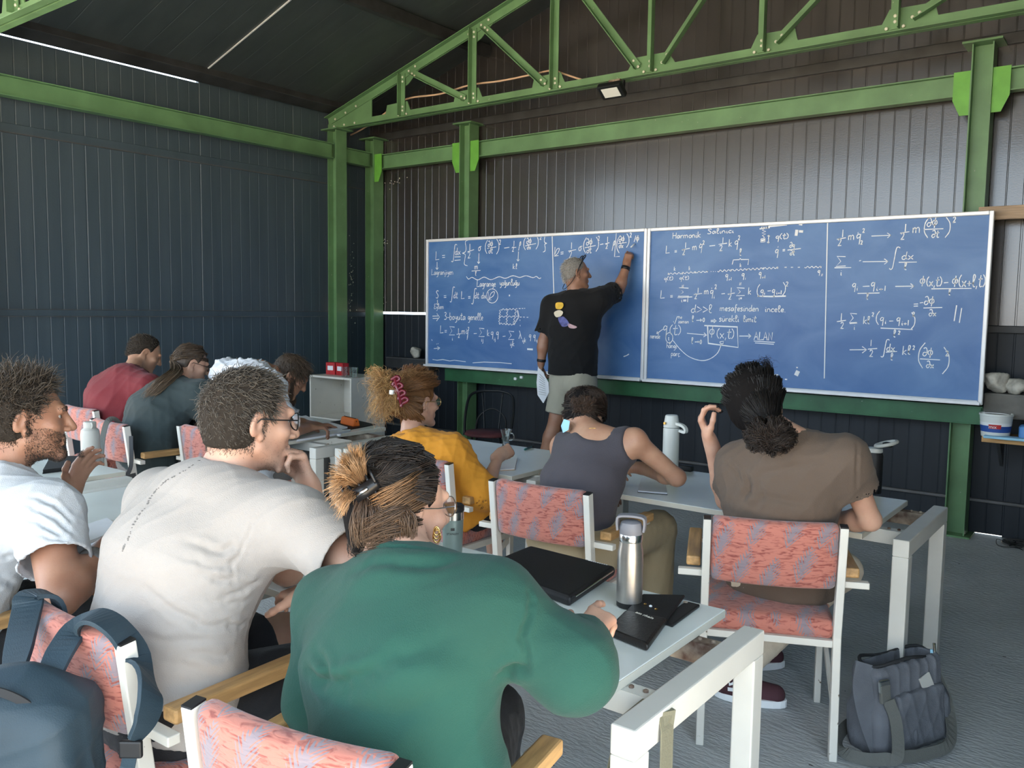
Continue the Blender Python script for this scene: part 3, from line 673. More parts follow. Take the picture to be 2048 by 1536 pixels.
    c = Chalk(); c.text(z, 'L', 1168, 318, 76); c.line(z, (1175, 300), (1195, 255), (1215, 250), (1205, 285), (1172, 318), sm=True); c.text(z, '=', 1222, 312, 62); frac(c, z, '1', 1315, 252, '2', 1298, 335, 52, ((1293, 272), (1362, 258)), 58); c.text(z, 'σ', 1382, 268, 58); c.text(z, '(', 1420, 290, 125); frac(c, z, '∂φ', 1448, 222, '∂t', 1452, 290, 54, ((1438, 242), (1532, 222)), 50); c.text(z, ')', 1530, 275, 118); c.text(z, '2', 1550, 180, 36); c.line(z, (1570, 215), (1600, 208))
    frac(c, z, '1', 1630, 196, '2', 1618, 252, 46, ((1612, 208), (1652, 198)), 40); c.text(z, 'ρ', 1672, 245, 62); c.text(z, '[', 1688, 325, 208); c.text(z, '(', 1708, 290, 142); frac(c, z, '∂φ', 1733, 192, '∂x', 1733, 245, 48, ((1728, 206), (1802, 196)), 42); c.text(z, ')', 1796, 240, 112); c.text(z, '2', 1828, 152, 36); c.text(z, '/φ', 1865, 188, 48); c.done('chalk_line', board_l)
    c = Chalk(); c.line(z, (110, 1215), (150, 1222), (200, 1216), (260, 1228), (300, 1222), (400, 1235), w=.006); c.line(z, (460, 1245), (560, 1238), (700, 1243), (800, 1252), w=.006); c.line(z, (1775, 1190), (1800, 1182), (1822, 1168), w=.008); c.done('chalk_smudge', board_l)
def write_right():
    z = 'B'
    c = Chalk(); c.text(z, 'Harmonik', 285, 296, 48, 535); c.text(z, 'Salınıcı', 590, 255, 40, 826); c.done('chalk_line', board_r)
    c = Chalk(); c.text(z, 'L', 225, 425, 62); c.text(z, '=', 300, 425, 48); frac(c, z, '1', 395, 378, '2', 372, 440, 45, ((367, 395), (438, 380)), 46); c.text(z, 'm', 458, 398, 62); c.text(z, 'q', 518, 388, 70); c.line(z, (528, 340), (534, 341), w=.01); c.text(z, '2', 550, 348, 32); c.line(z, (610, 360), (660, 355)); frac(c, z, '1', 722, 335, '2', 698, 405, 46, ((690, 346), (765, 335)), 48); c.text(z, 'k', 778, 366, 60); c.text(z, 'q', 830, 358, 72); c.text(z, '2', 860, 308, 36); c.done('chalk_line', board_r)
    c = Chalk(); c.line(z, (1050, 210), (1140, 198), w=.009)
    for k in range(4): c.line(z, (1062 + 18 * k, 206), (1074 + 18 * k, 190))
    c.line(z, (1090, 208), (1075, 222), (1105, 232), (1072, 245), (1104, 256), (1074, 268), (1092, 282), (1086, 292)); c.line(z, (1062, 298), (1100, 292), (1098, 322), (1060, 326), (1062, 298)); c.line(z, (1065, 312), (1098, 305), w=.012); c.arrow(z, (1128, 300), (1132, 262), 14); c.arrow(z, (1130, 300), (1126, 338), 14); c.text(z, 'q(t)', 1190, 302, 48, 1305)
    c.text(z, 'q', 1185, 432, 68); c.line(z, (1210, 368), (1214, 369), w=.01); c.text(z, '=', 1248, 415, 46); frac(c, z, '∂q', 1312, 375, '∂t', 1315, 442, 44, ((1295, 396), (1412, 382)), 42); c.done('chalk_diagram', board_r)
    c = Chalk(); c.text(z, 'l', 872, 446, 58); c.line(z, (810, 522), (820, 482), (872, 480), (880, 468), (888, 479), (956, 478), (948, 526))
    for x, y in ((298, 576), (428, 572), (876, 545)): c.text(z, 'k', x, y, 32, None, .0048)
    c.wave(z, (245, 605), (598, 584), 10, 7)
    for x in (622, 642, 660): c.line(z, (x, 584), (x + 5, 583))
    c.wave(z, (680, 580), (1215, 550), 15, 8)
    for x in (1268, 1325, 1385): c.line(z, (x, 547), (x + 20, 546))
    c.wave(z, (1445, 546), (1590, 544), 4, 7)
    for x, y in ((250, 604), (372, 600), (485, 592), (590, 584), (800, 572), (942, 565), (1082, 556), (1208, 552), (1588, 545)): c.line(z, (x - 5, y), (x + 6, y + 1), w=.014)
    c.text(z, 'q(t)', 212, 662, 34, 292, .0048); c.text(z, 'q(t)', 346, 658, 34, 432, .0048)
    for x, y, t in ((750, 640, 'i-1'), (893, 632, 'i'), (1043, 622, 'i+1')): c.text(z, 'q', x, y, 52); c.text(z, t, x + 30, y + 22, 26, None, .0048)
    c.text(z, 'q', 1560, 600, 44); c.text(z, 'N', 1590, 625, 20, None, .0048); c.done('chalk_diagram', board_r)
    c = Chalk(); c.text(z, 'L', 178, 820, 66); c.text(z, '=', 262, 820, 50); c.text(z, 'Σ', 332, 806, 74, 430); c.line(z, (330, 814), (460, 806)); c.text(z, 'N', 368, 728, 26); c.text(z, 'i=1', 360, 852, 38, 430); frac(c, z, '1', 505, 772, '2', 478, 826, 42, ((473, 786), (546, 776)), 44); c.text(z, 'm', 562, 784, 60); c.text(z, 'q', 615, 788, 66); c.text(z, '2', 655, 738, 36); c.text(z, 'i', 648, 820, 34); c.line(z, (628, 730), (633, 731), w=.01); c.line(z, (715, 780), (746, 777)); frac(c, z, '1', 795, 770, '2', 778, 830, 42, ((770, 783), (833, 772)), 46); c.text(z, 'Σ', 842, 800, 68, 920); c.text(z, 'N', 873, 705, 24); c.text(z, 'i=', 868, 832, 34); c.text(z, 'k', 948, 786, 58)
    c.text(z, '(', 1022, 806, 102); c.text(z, 'q', 1058, 780, 60); c.text(z, 'i', 1090, 786, 32); c.line(z, (1120, 755), (1150, 752)); c.text(z, 'q', 1158, 778, 60); c.text(z, 'i-1', 1195, 784, 32, 1248); c.text(z, ')', 1248, 792, 106); c.text(z, '2', 1280, 715, 38); c.line(z, (1032, 800), (1150, 803), (1282, 799), w=.011); c.done('chalk_line', board_r)
    c = Chalk(); c.text(z, 'd>>l', 445, 945, 66, 636); c.text(z, 'mesafesinden', 700, 930, 52, 1045); c.text(z, 'incele.', 1095, 938, 52, 1280); c.done('chalk_line', board_r)
    c = Chalk(); c.line(z, (295, 1020), (305, 1045), (328, 980), (345, 978)); c.text(z, 'ne', 338, 998, 32, 372, .0045); c.text(z, 'zaman', 335, 1038, 34, 430, .0045); c.text(z, 'l', 455, 1025, 50); c.arrow(z, (495, 1012), (545, 1010)); c.text(z, '0', 552, 1025, 34); c.line(z, (622, 1012), (660, 1010)); c.line(z, (622, 1024), (660, 1022)); c.line(z, (650, 1000), (670, 1017), (648, 1034)); c.text(z, 'sürekli', 693, 1022, 52, 872); c.text(z, 'limit', 905, 1026, 52, 1022); c.done('chalk_line', board_r)
    c = Chalk(); c.text(z, 'q', 203, 1112, 88); c.text(z, '(t)', 258, 1140, 84, 362); c.arrow(z, (205, 1088), (146, 1130), 18); c.text(z, 'nerede', 90, 1170, 42, 178, .0048); c.line(z, *[(258 + 31 * math.cos(a), 1165 + 45 * math.sin(a)) for a in np.linspace(0, 6.4, 18)]); c.text(z, 'i', 246, 1188, 62); c.arrow(z, (262, 1200), (262, 1222), 10); c.text(z, 'hangi', 233, 1255, 46, 325, .0048); c.text(z, 'parç.', 272, 1325, 46, 360, .0048)
    c.line(z, (290, 1188), (350, 1262), (430, 1330), (530, 1364), (610, 1352), (680, 1300), (716, 1222), sm=True); c.line(z, (702, 1200), (735, 1195), (730, 1218), (705, 1216), (702, 1200)); c.arrow(z, (413, 1125), (586, 1142), 26); c.text(z, 'l', 450, 1218, 52); c.arrow(z, (482, 1202), (520, 1200), 12); c.text(z, '0', 526, 1218, 34); c.line(z, (565, 1058), (855, 1070), (862, 1250), (600, 1214), (594, 1060), w=.010); c.text(z, 'φ', 608, 1150, 80); c.text(z, '(x,t)', 672, 1170, 82, 828); c.arrow(z, (872, 1150), (978, 1150), 26); c.text(z, 'ALAN', 1000, 1184, 66, 1166); c.line(z, (1000, 1194), (1184, 1206)); c.line(z, (1010, 1210), (1176, 1222)); c.done('chalk_diagram', board_r)
    c = Chalk(); c.line(z, (1647, 145), (1618, 1522), w=.009); c.done('chalk_divider', board_r)
    z = 'C'
    c = Chalk(); frac(c, z, '1', 232, 272, '2', 203, 337, 50, ((197, 288), (263, 276)), 48); c.text(z, 'm', 278, 294, 62); c.text(z, 'q', 338, 292, 70); c.line(z, (350, 240), (354, 241), w=.01); c.text(z, '2', 384, 240, 28); c.text(z, '2', 370, 326, 26); c.arrow(z, (450, 264), (592, 258), 26); frac(c, z, '1', 690, 232, '2', 663, 292, 52, ((660, 243), (728, 232)), 46); c.text(z, 'm', 748, 244, 74); c.text(z, '(', 825, 278, 142); frac(c, z, '∂φ', 853, 197, '∂t', 888, 277, 60, ((835, 216), (976, 210)), 50); c.text(z, ')', 982, 276, 138); c.text(z, '2', 1044, 166, 38); c.done('chalk_line', board_r)
    c = Chalk(); c.text(z, 'Σ', 188, 490, 72, 262); c.line(z, (180, 496), (302, 494)); c.text(z, 'i', 222, 552, 46); c.line(z, (360, 446), (374, 442)); c.arrow(z, (386, 452), (572, 450), 28); c.text(z, '∫', 580, 508, 150); c.text(z, 'dx', 668, 437, 54, 762); c.line(z, (650, 456), (782, 454)); c.text(z, 'l', 688, 512, 50); c.done('chalk_line', board_r)
    c = Chalk(); c.text(z, 'q', 308, 645, 58); c.text(z, 'i', 342, 662, 34); c.line(z, (386, 632), (436, 630)); c.text(z, 'q', 445, 640, 62); c.text(z, 'i+1', 482, 664, 34, 562); c.line(z, (348, 684), (510, 680)); c.text(z, 'l', 412, 728, 42); c.arrow(z, (624, 632), (762, 630), 26); c.text(z, 'φ', 802, 622, 60); c.text(z, '(x,t)', 850, 632, 66, 966); c.line(z, (980, 606), (1012, 603)); c.text(z, 'φ', 1038, 625, 64); c.text(z, '(x+l,t)', 1085, 638, 84, 1284); c.line(z, (888, 650), (1182, 646)); c.text(z, 'l', 1012, 697, 42); c.done('chalk_line', board_r)
    c = Chalk(); c.text(z, '=', 752, 792, 62); c.line(z, (804, 753), (828, 750)); frac(c, z, '∂φ', 833, 768, '∂x', 868, 850, 58, ((830, 790), (968, 786)), 46); c.line(z, (1073, 770), (1055, 886)); c.line(z, (1110, 790), (1093, 898)); c.done('chalk_line', board_r)
    c = Chalk(); frac(c, z, '1', 222, 880, '2', 222, 942, 48, ((197, 890), (264, 880)), 44); c.text(z, 'Σ', 287, 900, 66, 344); c.line(z, (290, 904), (346, 900)); c.text(z, 'i', 320, 948, 40); c.text(z, 'k', 388, 907, 52); c.text(z, 'l', 418, 907, 52); c.text(z, '2', 452, 852, 26); c.text(z, '(', 478, 912, 92); c.text(z, 'q', 512, 892, 56); c.text(z, 'i', 548, 906, 36); c.line(z, (580, 886), (610, 885)); c.text(z, 'q', 632, 894, 56); c.text(z, 'i+1', 668, 916, 36, 728); c.text(z, ')', 732, 948, 116); c.text(z, '2', 748, 852, 30); c.line(z, (517, 937), (640, 942), (752, 948)); c.text(z, 'l', 608, 1004, 50); c.text(z, '2', 644, 985, 26); c.done('chalk_line', board_r)
    c = Chalk(); c.arrow(z, (290, 1096), (416, 1095), 34); frac(c, z, '1', 440, 1068, '2', 434, 1147, 42, ((424, 1091), (492, 1086)), 46); c.text(z, '∫', 518, 1148, 120); c.text(z, 'dx', 558, 1106, 52, 624); c.line(z, (555, 1113), (638, 1108)); c.text(z, 'l', 588, 1172, 48); c.text(z, 'k', 674, 1132, 60); c.text(z, 'l', 712, 1130, 62); c.text(z, '2', 750, 1096, 28); c.text(z, '(', 780, 1228, 172); frac(c, z, '∂φ', 822, 1142, '∂x', 848, 1228, 58, ((805, 1162), (952, 1170)), 48); c.text(z, ')', 960, 1272, 182); c.text(z, '2', 990, 1142, 36); c.done('chalk_line', board_r)
write_left(); write_right()
# bits of white tape stuck on the right board
def tape(z, x0, y0, x1, y1, rot=0.0):
    a = bpt(z, x0, y0); b = bpt(z, x1, y1); c = (a + b) / 2
    o = MB().box((0, 0, 0), (abs(b[0] - a[0]), 0.0016, abs(a[1] - b[1]))).build('tape_piece', 'tape', board_r)
    o.matrix_parent_inverse = board_r.matrix_basis.inverted(); o.location = (c[0], YBD - 0.0008, c[1]); o.rotation_euler = (0, rot, 0)
tape('B', 1130, 168, 1290, 184, -0.05); tape('B', 1396, 158, 1426, 178, 0.2); tape('B', 1362, 218, 1386, 270, 0.1); tape('B', 1396, 222, 1432, 242, 0.1)
tape('B', 1362, 1452, 1396, 1500, 0.4); tape('B', 1372, 1420, 1386, 1432); tape('B', 1180, 1484, 1214, 1498); tape('B', 1232, 1528, 1246, 1538); tape('B', 1272, 1524, 1292, 1536)
# two chalk stubs taped to the green channel
for px in (1026, 1038):
    p = aty(px, 758 if px < 1030 else 755, YBD + 0.02)
    tag(MB().box((0, 0, 0), (0.03, 0.02, 0.024)).build('chalk_stub', 'tape', None, bevel=0.004), 'white chalk stub on the green channel below the left board, %s of the two' % ('left' if px < 1030 else 'right'), 'chalk').location = (p[0], YBD + 0.058, p[2])
# ------------------------------------------------------------------ tables
TT = 0.70
def copy_tree(o, parent=None):
    c = o.copy(); COL.objects.link(c); c.parent = parent
    for ch in o.children: copy_tree(ch, c)
    return c
def table(x0, x1, y0, y1, ov0, ov1, fy0, fy1, label):
    """Loose melamine top x0..x1 on a white steel frame whose end frames stand ov beyond the top."""
    root = tag(empty('classroom_table', ((x0 + x1) / 2, (y0 + y1) / 2, 0)), label, 'table', 'white classroom tables')
    ox, oy = (x0 + x1) / 2, (y0 + y1) / 2
    top = MB().box((0, 0, TT - 0.011), (x1 - x0, y1 - y0, 0.022)).build('table_top', 'table_top', root, bevel=0.002)
    mb = MB()
    for s in (-1, 1): mb.box((s * ((x1 - x0) / 2 + .0006), 0, TT - 0.0115), (0.0016, y1 - y0 - .002, 0.019))
    mb.box((0, -((y1 - y0) / 2 + .0006), TT - 0.0115), (x1 - x0 - .002, 0.0016, 0.019))
    mb.build('edge_band', 'table_edge', top)
    zt = TT - 0.022
    for s, xe in ((-1, x0 - ov0), (1, x1 + ov1)):
        fr = MB().box((xe - ox, (fy0 + fy1) / 2 - oy, zt - 0.022), (0.055, fy1 - fy0, 0.062)).build('end_bar', 'table_white', root, bevel=0.004)
        for y in (fy0 + 0.03, fy1 - 0.03):
            MB().box((xe - ox, y - oy, (zt - 0.053) / 2), (0.055, 0.06, zt - 0.053)).build('leg', 'table_white', root, bevel=0.004)
    for y in (fy0 + 0.16, fy1 - 0.16):
        xa, xb = x0 - ov0 - ox + .028, x1 + ov1 - ox - .028
        mb = MB().box(((xa + xb) / 2, y - oy, zt - 0.028), (xb - xa, 0.006, 0.05)); mb.box(((xa + xb) / 2, y - oy + .02, zt - .004), (xb - xa, 0.045, 0.005))
        r = mb.build('rail', 'rust' if y > (fy0 + fy1) / 2 else 'table_white', root)
        for xx in (xb - .02, xb - .055): MB().lathe([(0.006, 0), (0.006, 0.004), (0.003, .006)], (xx, y - oy + .022, zt - .001), n=8).build('screw', 'rust', r)
    return root
table(-1.96, -0.86, 1.42, 2.07, 0.09, 0.095, 1.37, 2.03, 'white table in the foreground with the steel bottle and the black sleeve on it')
table(-3.46, -2.27, 1.40, 2.04, 0.09, 0.09, 1.37, 2.03, 'white table in front of the two men in white T-shirts')
table(-5.00, -3.79, 1.36, 2.02, 0.09, 0.07, 1.36, 2.00, 'white table at the far left with the pale drinking bottle on it')
table(-2.08, -0.795, 3.11, 3.80, 0.09, 0.12, 3.16, 3.84, 'white table on the right where the person in brown sits')
table(-3.52, -2.36, 3.11, 3.83, 0.08, 0.09, 3.14, 3.82, 'white table with the tea glass in front of the woman in mustard')
table(-5.15, -3.95, 3.08, 3.85, 0.09, 0.23, 3.06, 3.82, 'white table at the back left with notebooks and the orange case')

# ------------------------------------------------------------------ upholstered armchairs
def pad_mesh(w, d, h, n=8, crown=0.012, round_=0.018, bow=0.0):
    """Cushion slab: width along x, depth along y, height along z, centre origin, rounded and crowned faces."""
    nx, ny, nz = n, 4, n
    mb = MB()
    P = {}
    def pt(u, v, q):      # u,v,q in -1..1
        x = u * w / 2; y = v * d / 2; z = q * h / 2
        ex = max(0, abs(x) - (w / 2 - round_)) ; ez = max(0, abs(z) - (h / 2 - round_)); ey = max(0, abs(y) - (d / 2 - round_))
        k = math.sqrt(ex * ex + ey * ey + ez * ez)
        if k > round_:
            f = round_ / k
            x = math.copysign(w / 2 - round_ + ex * f, x) if ex else x; y = math.copysign(d / 2 - round_ + ey * f, y) if ey else y; z = math.copysign(h / 2 - round_ + ez * f, z) if ez else z
        y += v * crown * (1 - u * u) * (1 - q * q)
        y += bow * (1 - u * u)
        return (x, y, z)
    us = [-1, -.97, -.9] + list(np.linspace(-.7, .7, n)) + [.9, .97, 1]; vs = [-1, -.6, 0, .6, 1]; qs = us
    def face(f, A, B):
        base = len(mb.v); V0 = [f(a, b) for b in B for a in A]; la = len(A)
        mb.add(V0, [(i * la + j, i * la + j + 1, (i + 1) * la + j + 1, (i + 1) * la + j) for i in range(len(B) - 1) for j in range(la - 1)])
    face(lambda a, b: pt(a, -1, b), us, qs); face(lambda a, b: pt(a, 1, -b), us, qs)
    face(lambda a, b: pt(a, b, 1), us, vs); face(lambda a, b: pt(a, -b, -1), us, vs)
    face(lambda a, b: pt(1, a, b), vs, qs); face(lambda a, b: pt(-1, -a, b), vs, qs)
    return mb
_pads = {}
def pad(name, key, w, d, h, parent, R, loc, **k):
    if key not in _pads:
        mb = pad_mesh(w, d, h, **k); me = bpy.data.meshes.new(name); me.from_pydata(mb.v, [], mb.f)
        import bmesh
        b = bmesh.new(); b.from_mesh(me); bmesh.ops.remove_doubles(b, verts=b.verts, dist=0.0008); bmesh.ops.recalc_face_normals(b, faces=b.faces); b.to_mesh(me); b.free()
        me.polygons.foreach_set('use_smooth', np.ones(len(me.polygons), bool)); me.materials.append(MATS['fabric']); _pads[key] = me
    o = bpy.data.objects.new(name, _pads[key]); COL.objects.link(o); o.parent = parent; o.location = loc; o.rotation_euler = R
    return o
def make_chair():
    root = empty('armchair')
    W = 0.215
    tilt = math.radians(7)
    for s in (-1, 1):
        # rear post: leg below, tilted upright above
        mb = MB().bar((s * W, -0.235, 0), (s * W, -0.20, 0.42), 0.026, 0.036, (0, 1, 0))
        mb.bar((s * W, -0.20, 0.405), (s * W, -0.20 - math.sin(tilt) * .39, 0.41 + math.cos(tilt) * .385), 0.026, 0.036, (0, 1, 0))
        mb.build('rear_leg', 'white_paint', root, bevel=0.003)
        MB().box((s * W, 0.205, 0.295), (0.024, 0.03, 0.59)).build('front_leg', 'white_paint', root, bevel=0.003)
        MB().box((s * (W + .0), 0.0, 0.385), (0.02, 0.40, 0.03)).build('side_rail', 'white_paint', root, bevel=0.002)
        MB().bar((s * W, -0.218, 0.16), (s * W, 0.20, 0.36), 0.014, 0.022).build('brace', 'white_paint', root)
        a = MB().box((s * (W + 0.042), 0.02, 0.622), (0.048, 0.40, 0.034)).build('armrest', 'wood', root, bevel=0.006)
        MB().box((s * (W + 0.042), -0.20, 0.592), (0.10, 0.03, 0.022)).build('arm_bracket', 'white_paint', root, bevel=0.003)
        MB().box((s * (W + 0.02), 0.205, 0.597), (0.06, 0.028, 0.016)).build('arm_bracket', 'white_paint', root, bevel=0.003)
        MB().box((s * W, -0.20 - math.sin(tilt) * .39 + .0005, 0.41 + math.cos(tilt) * .3865), (0.024, 0.034, 0.004), np.array([[1, 0, 0], [0, math.cos(tilt), -math.sin(tilt)], [0, math.sin(tilt), math.cos(tilt)]])).build('post_cap', 'black_plastic', root)
    MB().box((0, -0.20, 0.385), (0.41, 0.022, 0.024)).build('cross_rail', 'white_paint', root, bevel=0.002)
    MB().box((0, 0.20, 0.385), (0.41, 0.022, 0.024)).build('cross_rail', 'white_paint', root, bevel=0.002)
    pad('seat', 'seat', 0.425, 0.07, 0.43, root, (math.radians(-90), 0, 0), (0, 0.012, 0.428), crown=0.014, round_=0.026)
    pad('backrest', 'back', 0.405, 0.052, 0.225, root, (math.radians(7), 0, 0), (0, -0.226, 0.690), crown=0.008, round_=0.022, bow=-0.02)
    return root
chair_first = [None]
def chair(cx, cy, rz, label):
    """cx, cy: middle of the backrest top; the chair faces +y when rz = 0."""
    if chair_first[0] is None: r = make_chair(); chair_first[0] = r
    else: r = copy_tree(chair_first[0])
    p = rotz(rz) @ V(0, 0.245, 0)
    r.location = (cx + p[0], cy + p[1], 0); r.rotation_euler = (0, 0, rz)
    return tag(r, label, 'chair', 'salmon upholstered armchairs')
ch_brown = chair(-0.965, 2.705, math.radians(24), 'salmon leaf-patterned armchair of the person in brown, seen square from behind')
ch_tank = chair(-1.875, 2.65, math.radians(4), 'salmon armchair of the person in the grey tank top')
ch_must = chair(-2.67, 2.78, math.radians(0), 'salmon armchair of the woman in the mustard shirt')
ch_beige = chair(-1.85, 0.855, math.radians(2), 'salmon armchair with the dark blue backpack hung on it')
ch_green = chair(-1.075, 0.835, math.radians(10), 'salmon armchair in the bottom foreground, behind the green sweatshirt')
ch_left = chair(-2.66, 0.66, math.radians(6), 'salmon armchair of the man at the left edge')
ch_white = chair(-4.17, 2.68, math.radians(4), 'salmon armchair of the person under the white shirt')
ch_dark = chair(-4.78, 2.46, math.radians(-4), 'salmon armchair with a thin strap over its back, of the person in the dark T-shirt')
ch_maroon = chair(-5.57, 2.67, 0, 'pale salmon armchair of the person in the maroon T-shirt')

# black bistro chair by the back wall
def bistro():
    root = tag(empty('bistro_chair', (-4.36, 5.42, 0), math.radians(-150)), 'black wire bistro chair with a dark red seat below the left blackboard', 'chair')
    MB().lathe([(0.02, .435), (.19, .435), (.2, .445), (.19, .462), (.02, .468)], n=28).build('seat', mat('seat_red', (0.10, 0.025, 0.028), 0.7, var=0.3), root, smooth=True)
    for a in (45, 135, 225, 315):
        c, s = math.cos(math.radians(a)), math.sin(math.radians(a))
        MB().tube([(c * .16, s * .16, .44), (c * .2, s * .2, .2), (c * .23, s * .23, 0)], .011).build('leg', 'black_metal', root, smooth=True)
    hoop = [(-.19, .06, .44), (-.20, -.06, .62), (-.18, -.15, .74), (-.10, -.205, .775), (0, -.22, .78), (.10, -.205, .775), (.18, -.15, .74), (.20, -.06, .62), (.19, .06, .44)]
    MB().tube(smooth_curve(hoop, 5), .012).build('back_hoop', 'black_metal', root, smooth=True)
    for x in (-.06, .06):
        MB().tube(smooth_curve([(x, -.17, .44), (x * 1.2, -.20, .6), (x * 1.5, -.212, .772)], 5), .007).build('back_rod', 'black_metal', root, smooth=True)
    MB().tube(smooth_curve([(-.13, -.12, .44), (-.11, -.19, .56), (0, -.21, .63), (.11, -.19, .56), (.13, -.12, .44)], 5), .008).build('back_rod', 'black_metal', root, smooth=True)
bistro()

# white shelf unit in the back corner
def shelf_unit():
    x0, x1, y0, y1, h = -6.05, -5.5, 4.95, 5.35, 0.86
    root = tag(empty('shelf_unit', ((x0 + x1) / 2, (y0 + y1) / 2, 0)), 'white open shelf unit in the back left corner', 'shelf')
    w, d = x1 - x0, y1 - y0
    for s in (-1, 1): MB().box((s * (w / 2 - .009), 0, h / 2), (.018, d, h)).build('side_panel', 'white_paint', root, bevel=.001)
    for z in (.06, .48, h - .009): MB().box((0, 0, z), (w - .036, d, .018)).build('shelf_board', 'white_paint', root)
    MB().box((0, d / 2 - .004, h / 2), (w - .036, .008, h - .02)).build('back_panel', 'white_paint', root)
    MB().box((0, -d / 2 + .008, .27), (w - .04, .016, .38)).build('door', 'white_paint', root, bevel=.001)
    return root
# ------------------------------------------------------------------ implicit surfaces for bodies, clothes and bags
class SDF:
    def __init__(s): s.ops = []
    def cone(s, a, b, ra, rb, k=0.03, lat=None, st=1.0, cap=None, op='u'):
        """Tapered capsule; lat/st widen the section along lat; cap=(p,n) cuts the primitive flat."""
        s.ops.append((op, 'c', np.asarray(a, float), np.asarray(b, float), ra, rb, k, None if lat is None else nrm(lat), st, cap)); return s
    def ell(s, c, r, k=0.03, R=None, op='u'):
        """Ellipsoid; R rows are its axes."""
        s.ops.append((op, 'e', np.asarray(c, float), np.asarray(r, float), k, np.eye(3) if R is None else np.asarray(R, float))); return s
    def rbox(s, c, h, r, k=0.02, R=None, op='u'):
        s.ops.append((op, 'b', np.asarray(c, float), np.asarray(h, float), r, k, np.eye(3) if R is None else np.asarray(R, float))); return s
    def cut(s, p, n, k=0.0):
        s.ops.append(('x', 'p', np.asarray(p, float), nrm(n), k)); return s
    def bounds(s):
        lo = np.full(3, 1e9); hi = -lo
        for o in s.ops:
            if o[0] != 'u': continue
            if o[1] == 'c':
                m = max(o[4], o[5]) * (o[8] if o[7] is not None else 1) + o[6] * .3
                lo = np.minimum(lo, np.minimum(o[2], o[3]) - m); hi = np.maximum(hi, np.maximum(o[2], o[3]) + m)
            else:
                m = np.linalg.norm(o[3]) if o[1] == 'b' else o[3].max()
                m = m + (o[4] if o[1] == 'b' else 0) + .01
                lo = np.minimum(lo, o[2] - m); hi = np.maximum(hi, o[2] + m)
        return lo, hi
    def ev(s, P, blk=None, half=0.0):
        """Distances at P. With blk=(block centres), P is (nblocks*m,3) and whole blocks are culled per primitive."""
        P = P.astype(np.float32); d = np.full(len(P), 0.4, np.float32); M = 0.055 + half
        if blk is None: Q = P; m_ = 1
        else: Q = blk.astype(np.float32); m_ = len(P) // len(blk)
        P3 = P.reshape(-1, m_, 3); d2 = d.reshape(-1, m_)
        for o in s.ops:
            if o[1] == 'p':
                q = (P - o[2].astype(np.float32)) @ o[3].astype(np.float32); k = o[4]; q = q.reshape(-1, m_)
                if k > 0:
                    h = np.maximum(k - np.abs(d2 - q), 0) / k; d2[:] = np.maximum(d2, q) + h * h * (k * .25)
                else: d2[:] = np.maximum(d2, q)
                continue
            if o[1] == 'c':
                m = max(o[4], o[5]) * (o[8] if o[7] is not None else 1) + M; lo = np.minimum(o[2], o[3]) - m; hi = np.maximum(o[2], o[3]) + m; k = o[6]
            elif o[1] == 'e': m = o[3].max() + M; lo = o[2] - m; hi = o[2] + m; k = o[4]
            else: m = np.linalg.norm(o[3]) + o[4] + M; lo = o[2] - m; hi = o[2] + m; k = o[5]
            lo = lo.astype(np.float32); hi = hi.astype(np.float32)
            ok = (Q[:, 0] > lo[0]) & (Q[:, 0] < hi[0]) & (Q[:, 1] > lo[1]) & (Q[:, 1] < hi[1]) & (Q[:, 2] > lo[2]) & (Q[:, 2] < hi[2])
            idx = np.nonzero(ok)[0]
            if len(idx) == 0: continue
            p = P3[idx].reshape(-1, 3)
            f4 = lambda v: np.asarray(v, np.float32)
            if o[1] == 'c':
                a, b = f4(o[2]), f4(o[3]); q = p - a; ba = b - a
                if o[7] is not None:
                    la = f4(o[7]); f = np.float32(1 - 1 / o[8]); q = q - (q @ la * f)[:, None] * la; ba = ba - la * (ba @ la) * f
                t = np.clip(q @ ba / (ba @ ba + 1e-12), 0, 1); q = q - t[:, None] * ba
                e = np.sqrt(np.einsum('ij,ij->i', q, q)) - (o[4] + (o[5] - o[4]) * t)
                if o[9] is not None: e = np.maximum(e, (p - f4(o[9][0])) @ f4(nrm(o[9][1])))
            elif o[1] == 'e':
                q = (p - f4(o[2])) @ f4(o[5]).T; q1 = q / f4(o[3]); q2 = q1 / f4(o[3]); k0 = np.sqrt(np.einsum('ij,ij->i', q1, q1)); k1 = np.sqrt(np.einsum('ij,ij->i', q2, q2)); e = k0 * (k0 - 1) / (k1 + 1e-9)
            else:
                q = np.abs((p - f4(o[2])) @ f4(o[6]).T) - f4(o[3]); e = np.linalg.norm(np.maximum(q, 0), axis=1) + np.minimum(q.max(1), 0) - o[4]
            e = e.reshape(-1, m_).astype(np.float32); c = d2[idx]; k = np.float32(max(k, 1e-6))
            if o[0] == 'u':
                h = np.maximum(k - np.abs(c - e), 0) / k; r = np.minimum(c, e) - h * h * (k * np.float32(.25))
            else:
                e = -e; h = np.maximum(k - np.abs(c - e), 0) / k; r = np.maximum(c, e) + h * h * (k * np.float32(.25))
            d2[idx] = r
        return d
    def mesh(s, vox, box=None, B=6):
        """Surface nets. box=(lo,hi) limits the region."""
        lo, hi = s.bounds() if box is None else (np.asarray(box[0], float), np.asarray(box[1], float))
        lo = lo - vox * 2; n = np.ceil((hi - lo) / vox).astype(int) + 3; nb = -(-n // B); n = nb * B
        cx = [lo[i] + (np.arange(nb[i]) * B + (B - 1) / 2) * vox for i in range(3)]
        C = np.stack(np.meshgrid(*cx, indexing='ij'), -1).reshape(-1, 3).astype(np.float32)
        dc = s.ev(C); D = np.repeat(np.repeat(np.repeat(dc.reshape(nb), B, 0), B, 1), B, 2)
        act = np.nonzero(np.abs(dc) < B * vox * 1.02)[0]
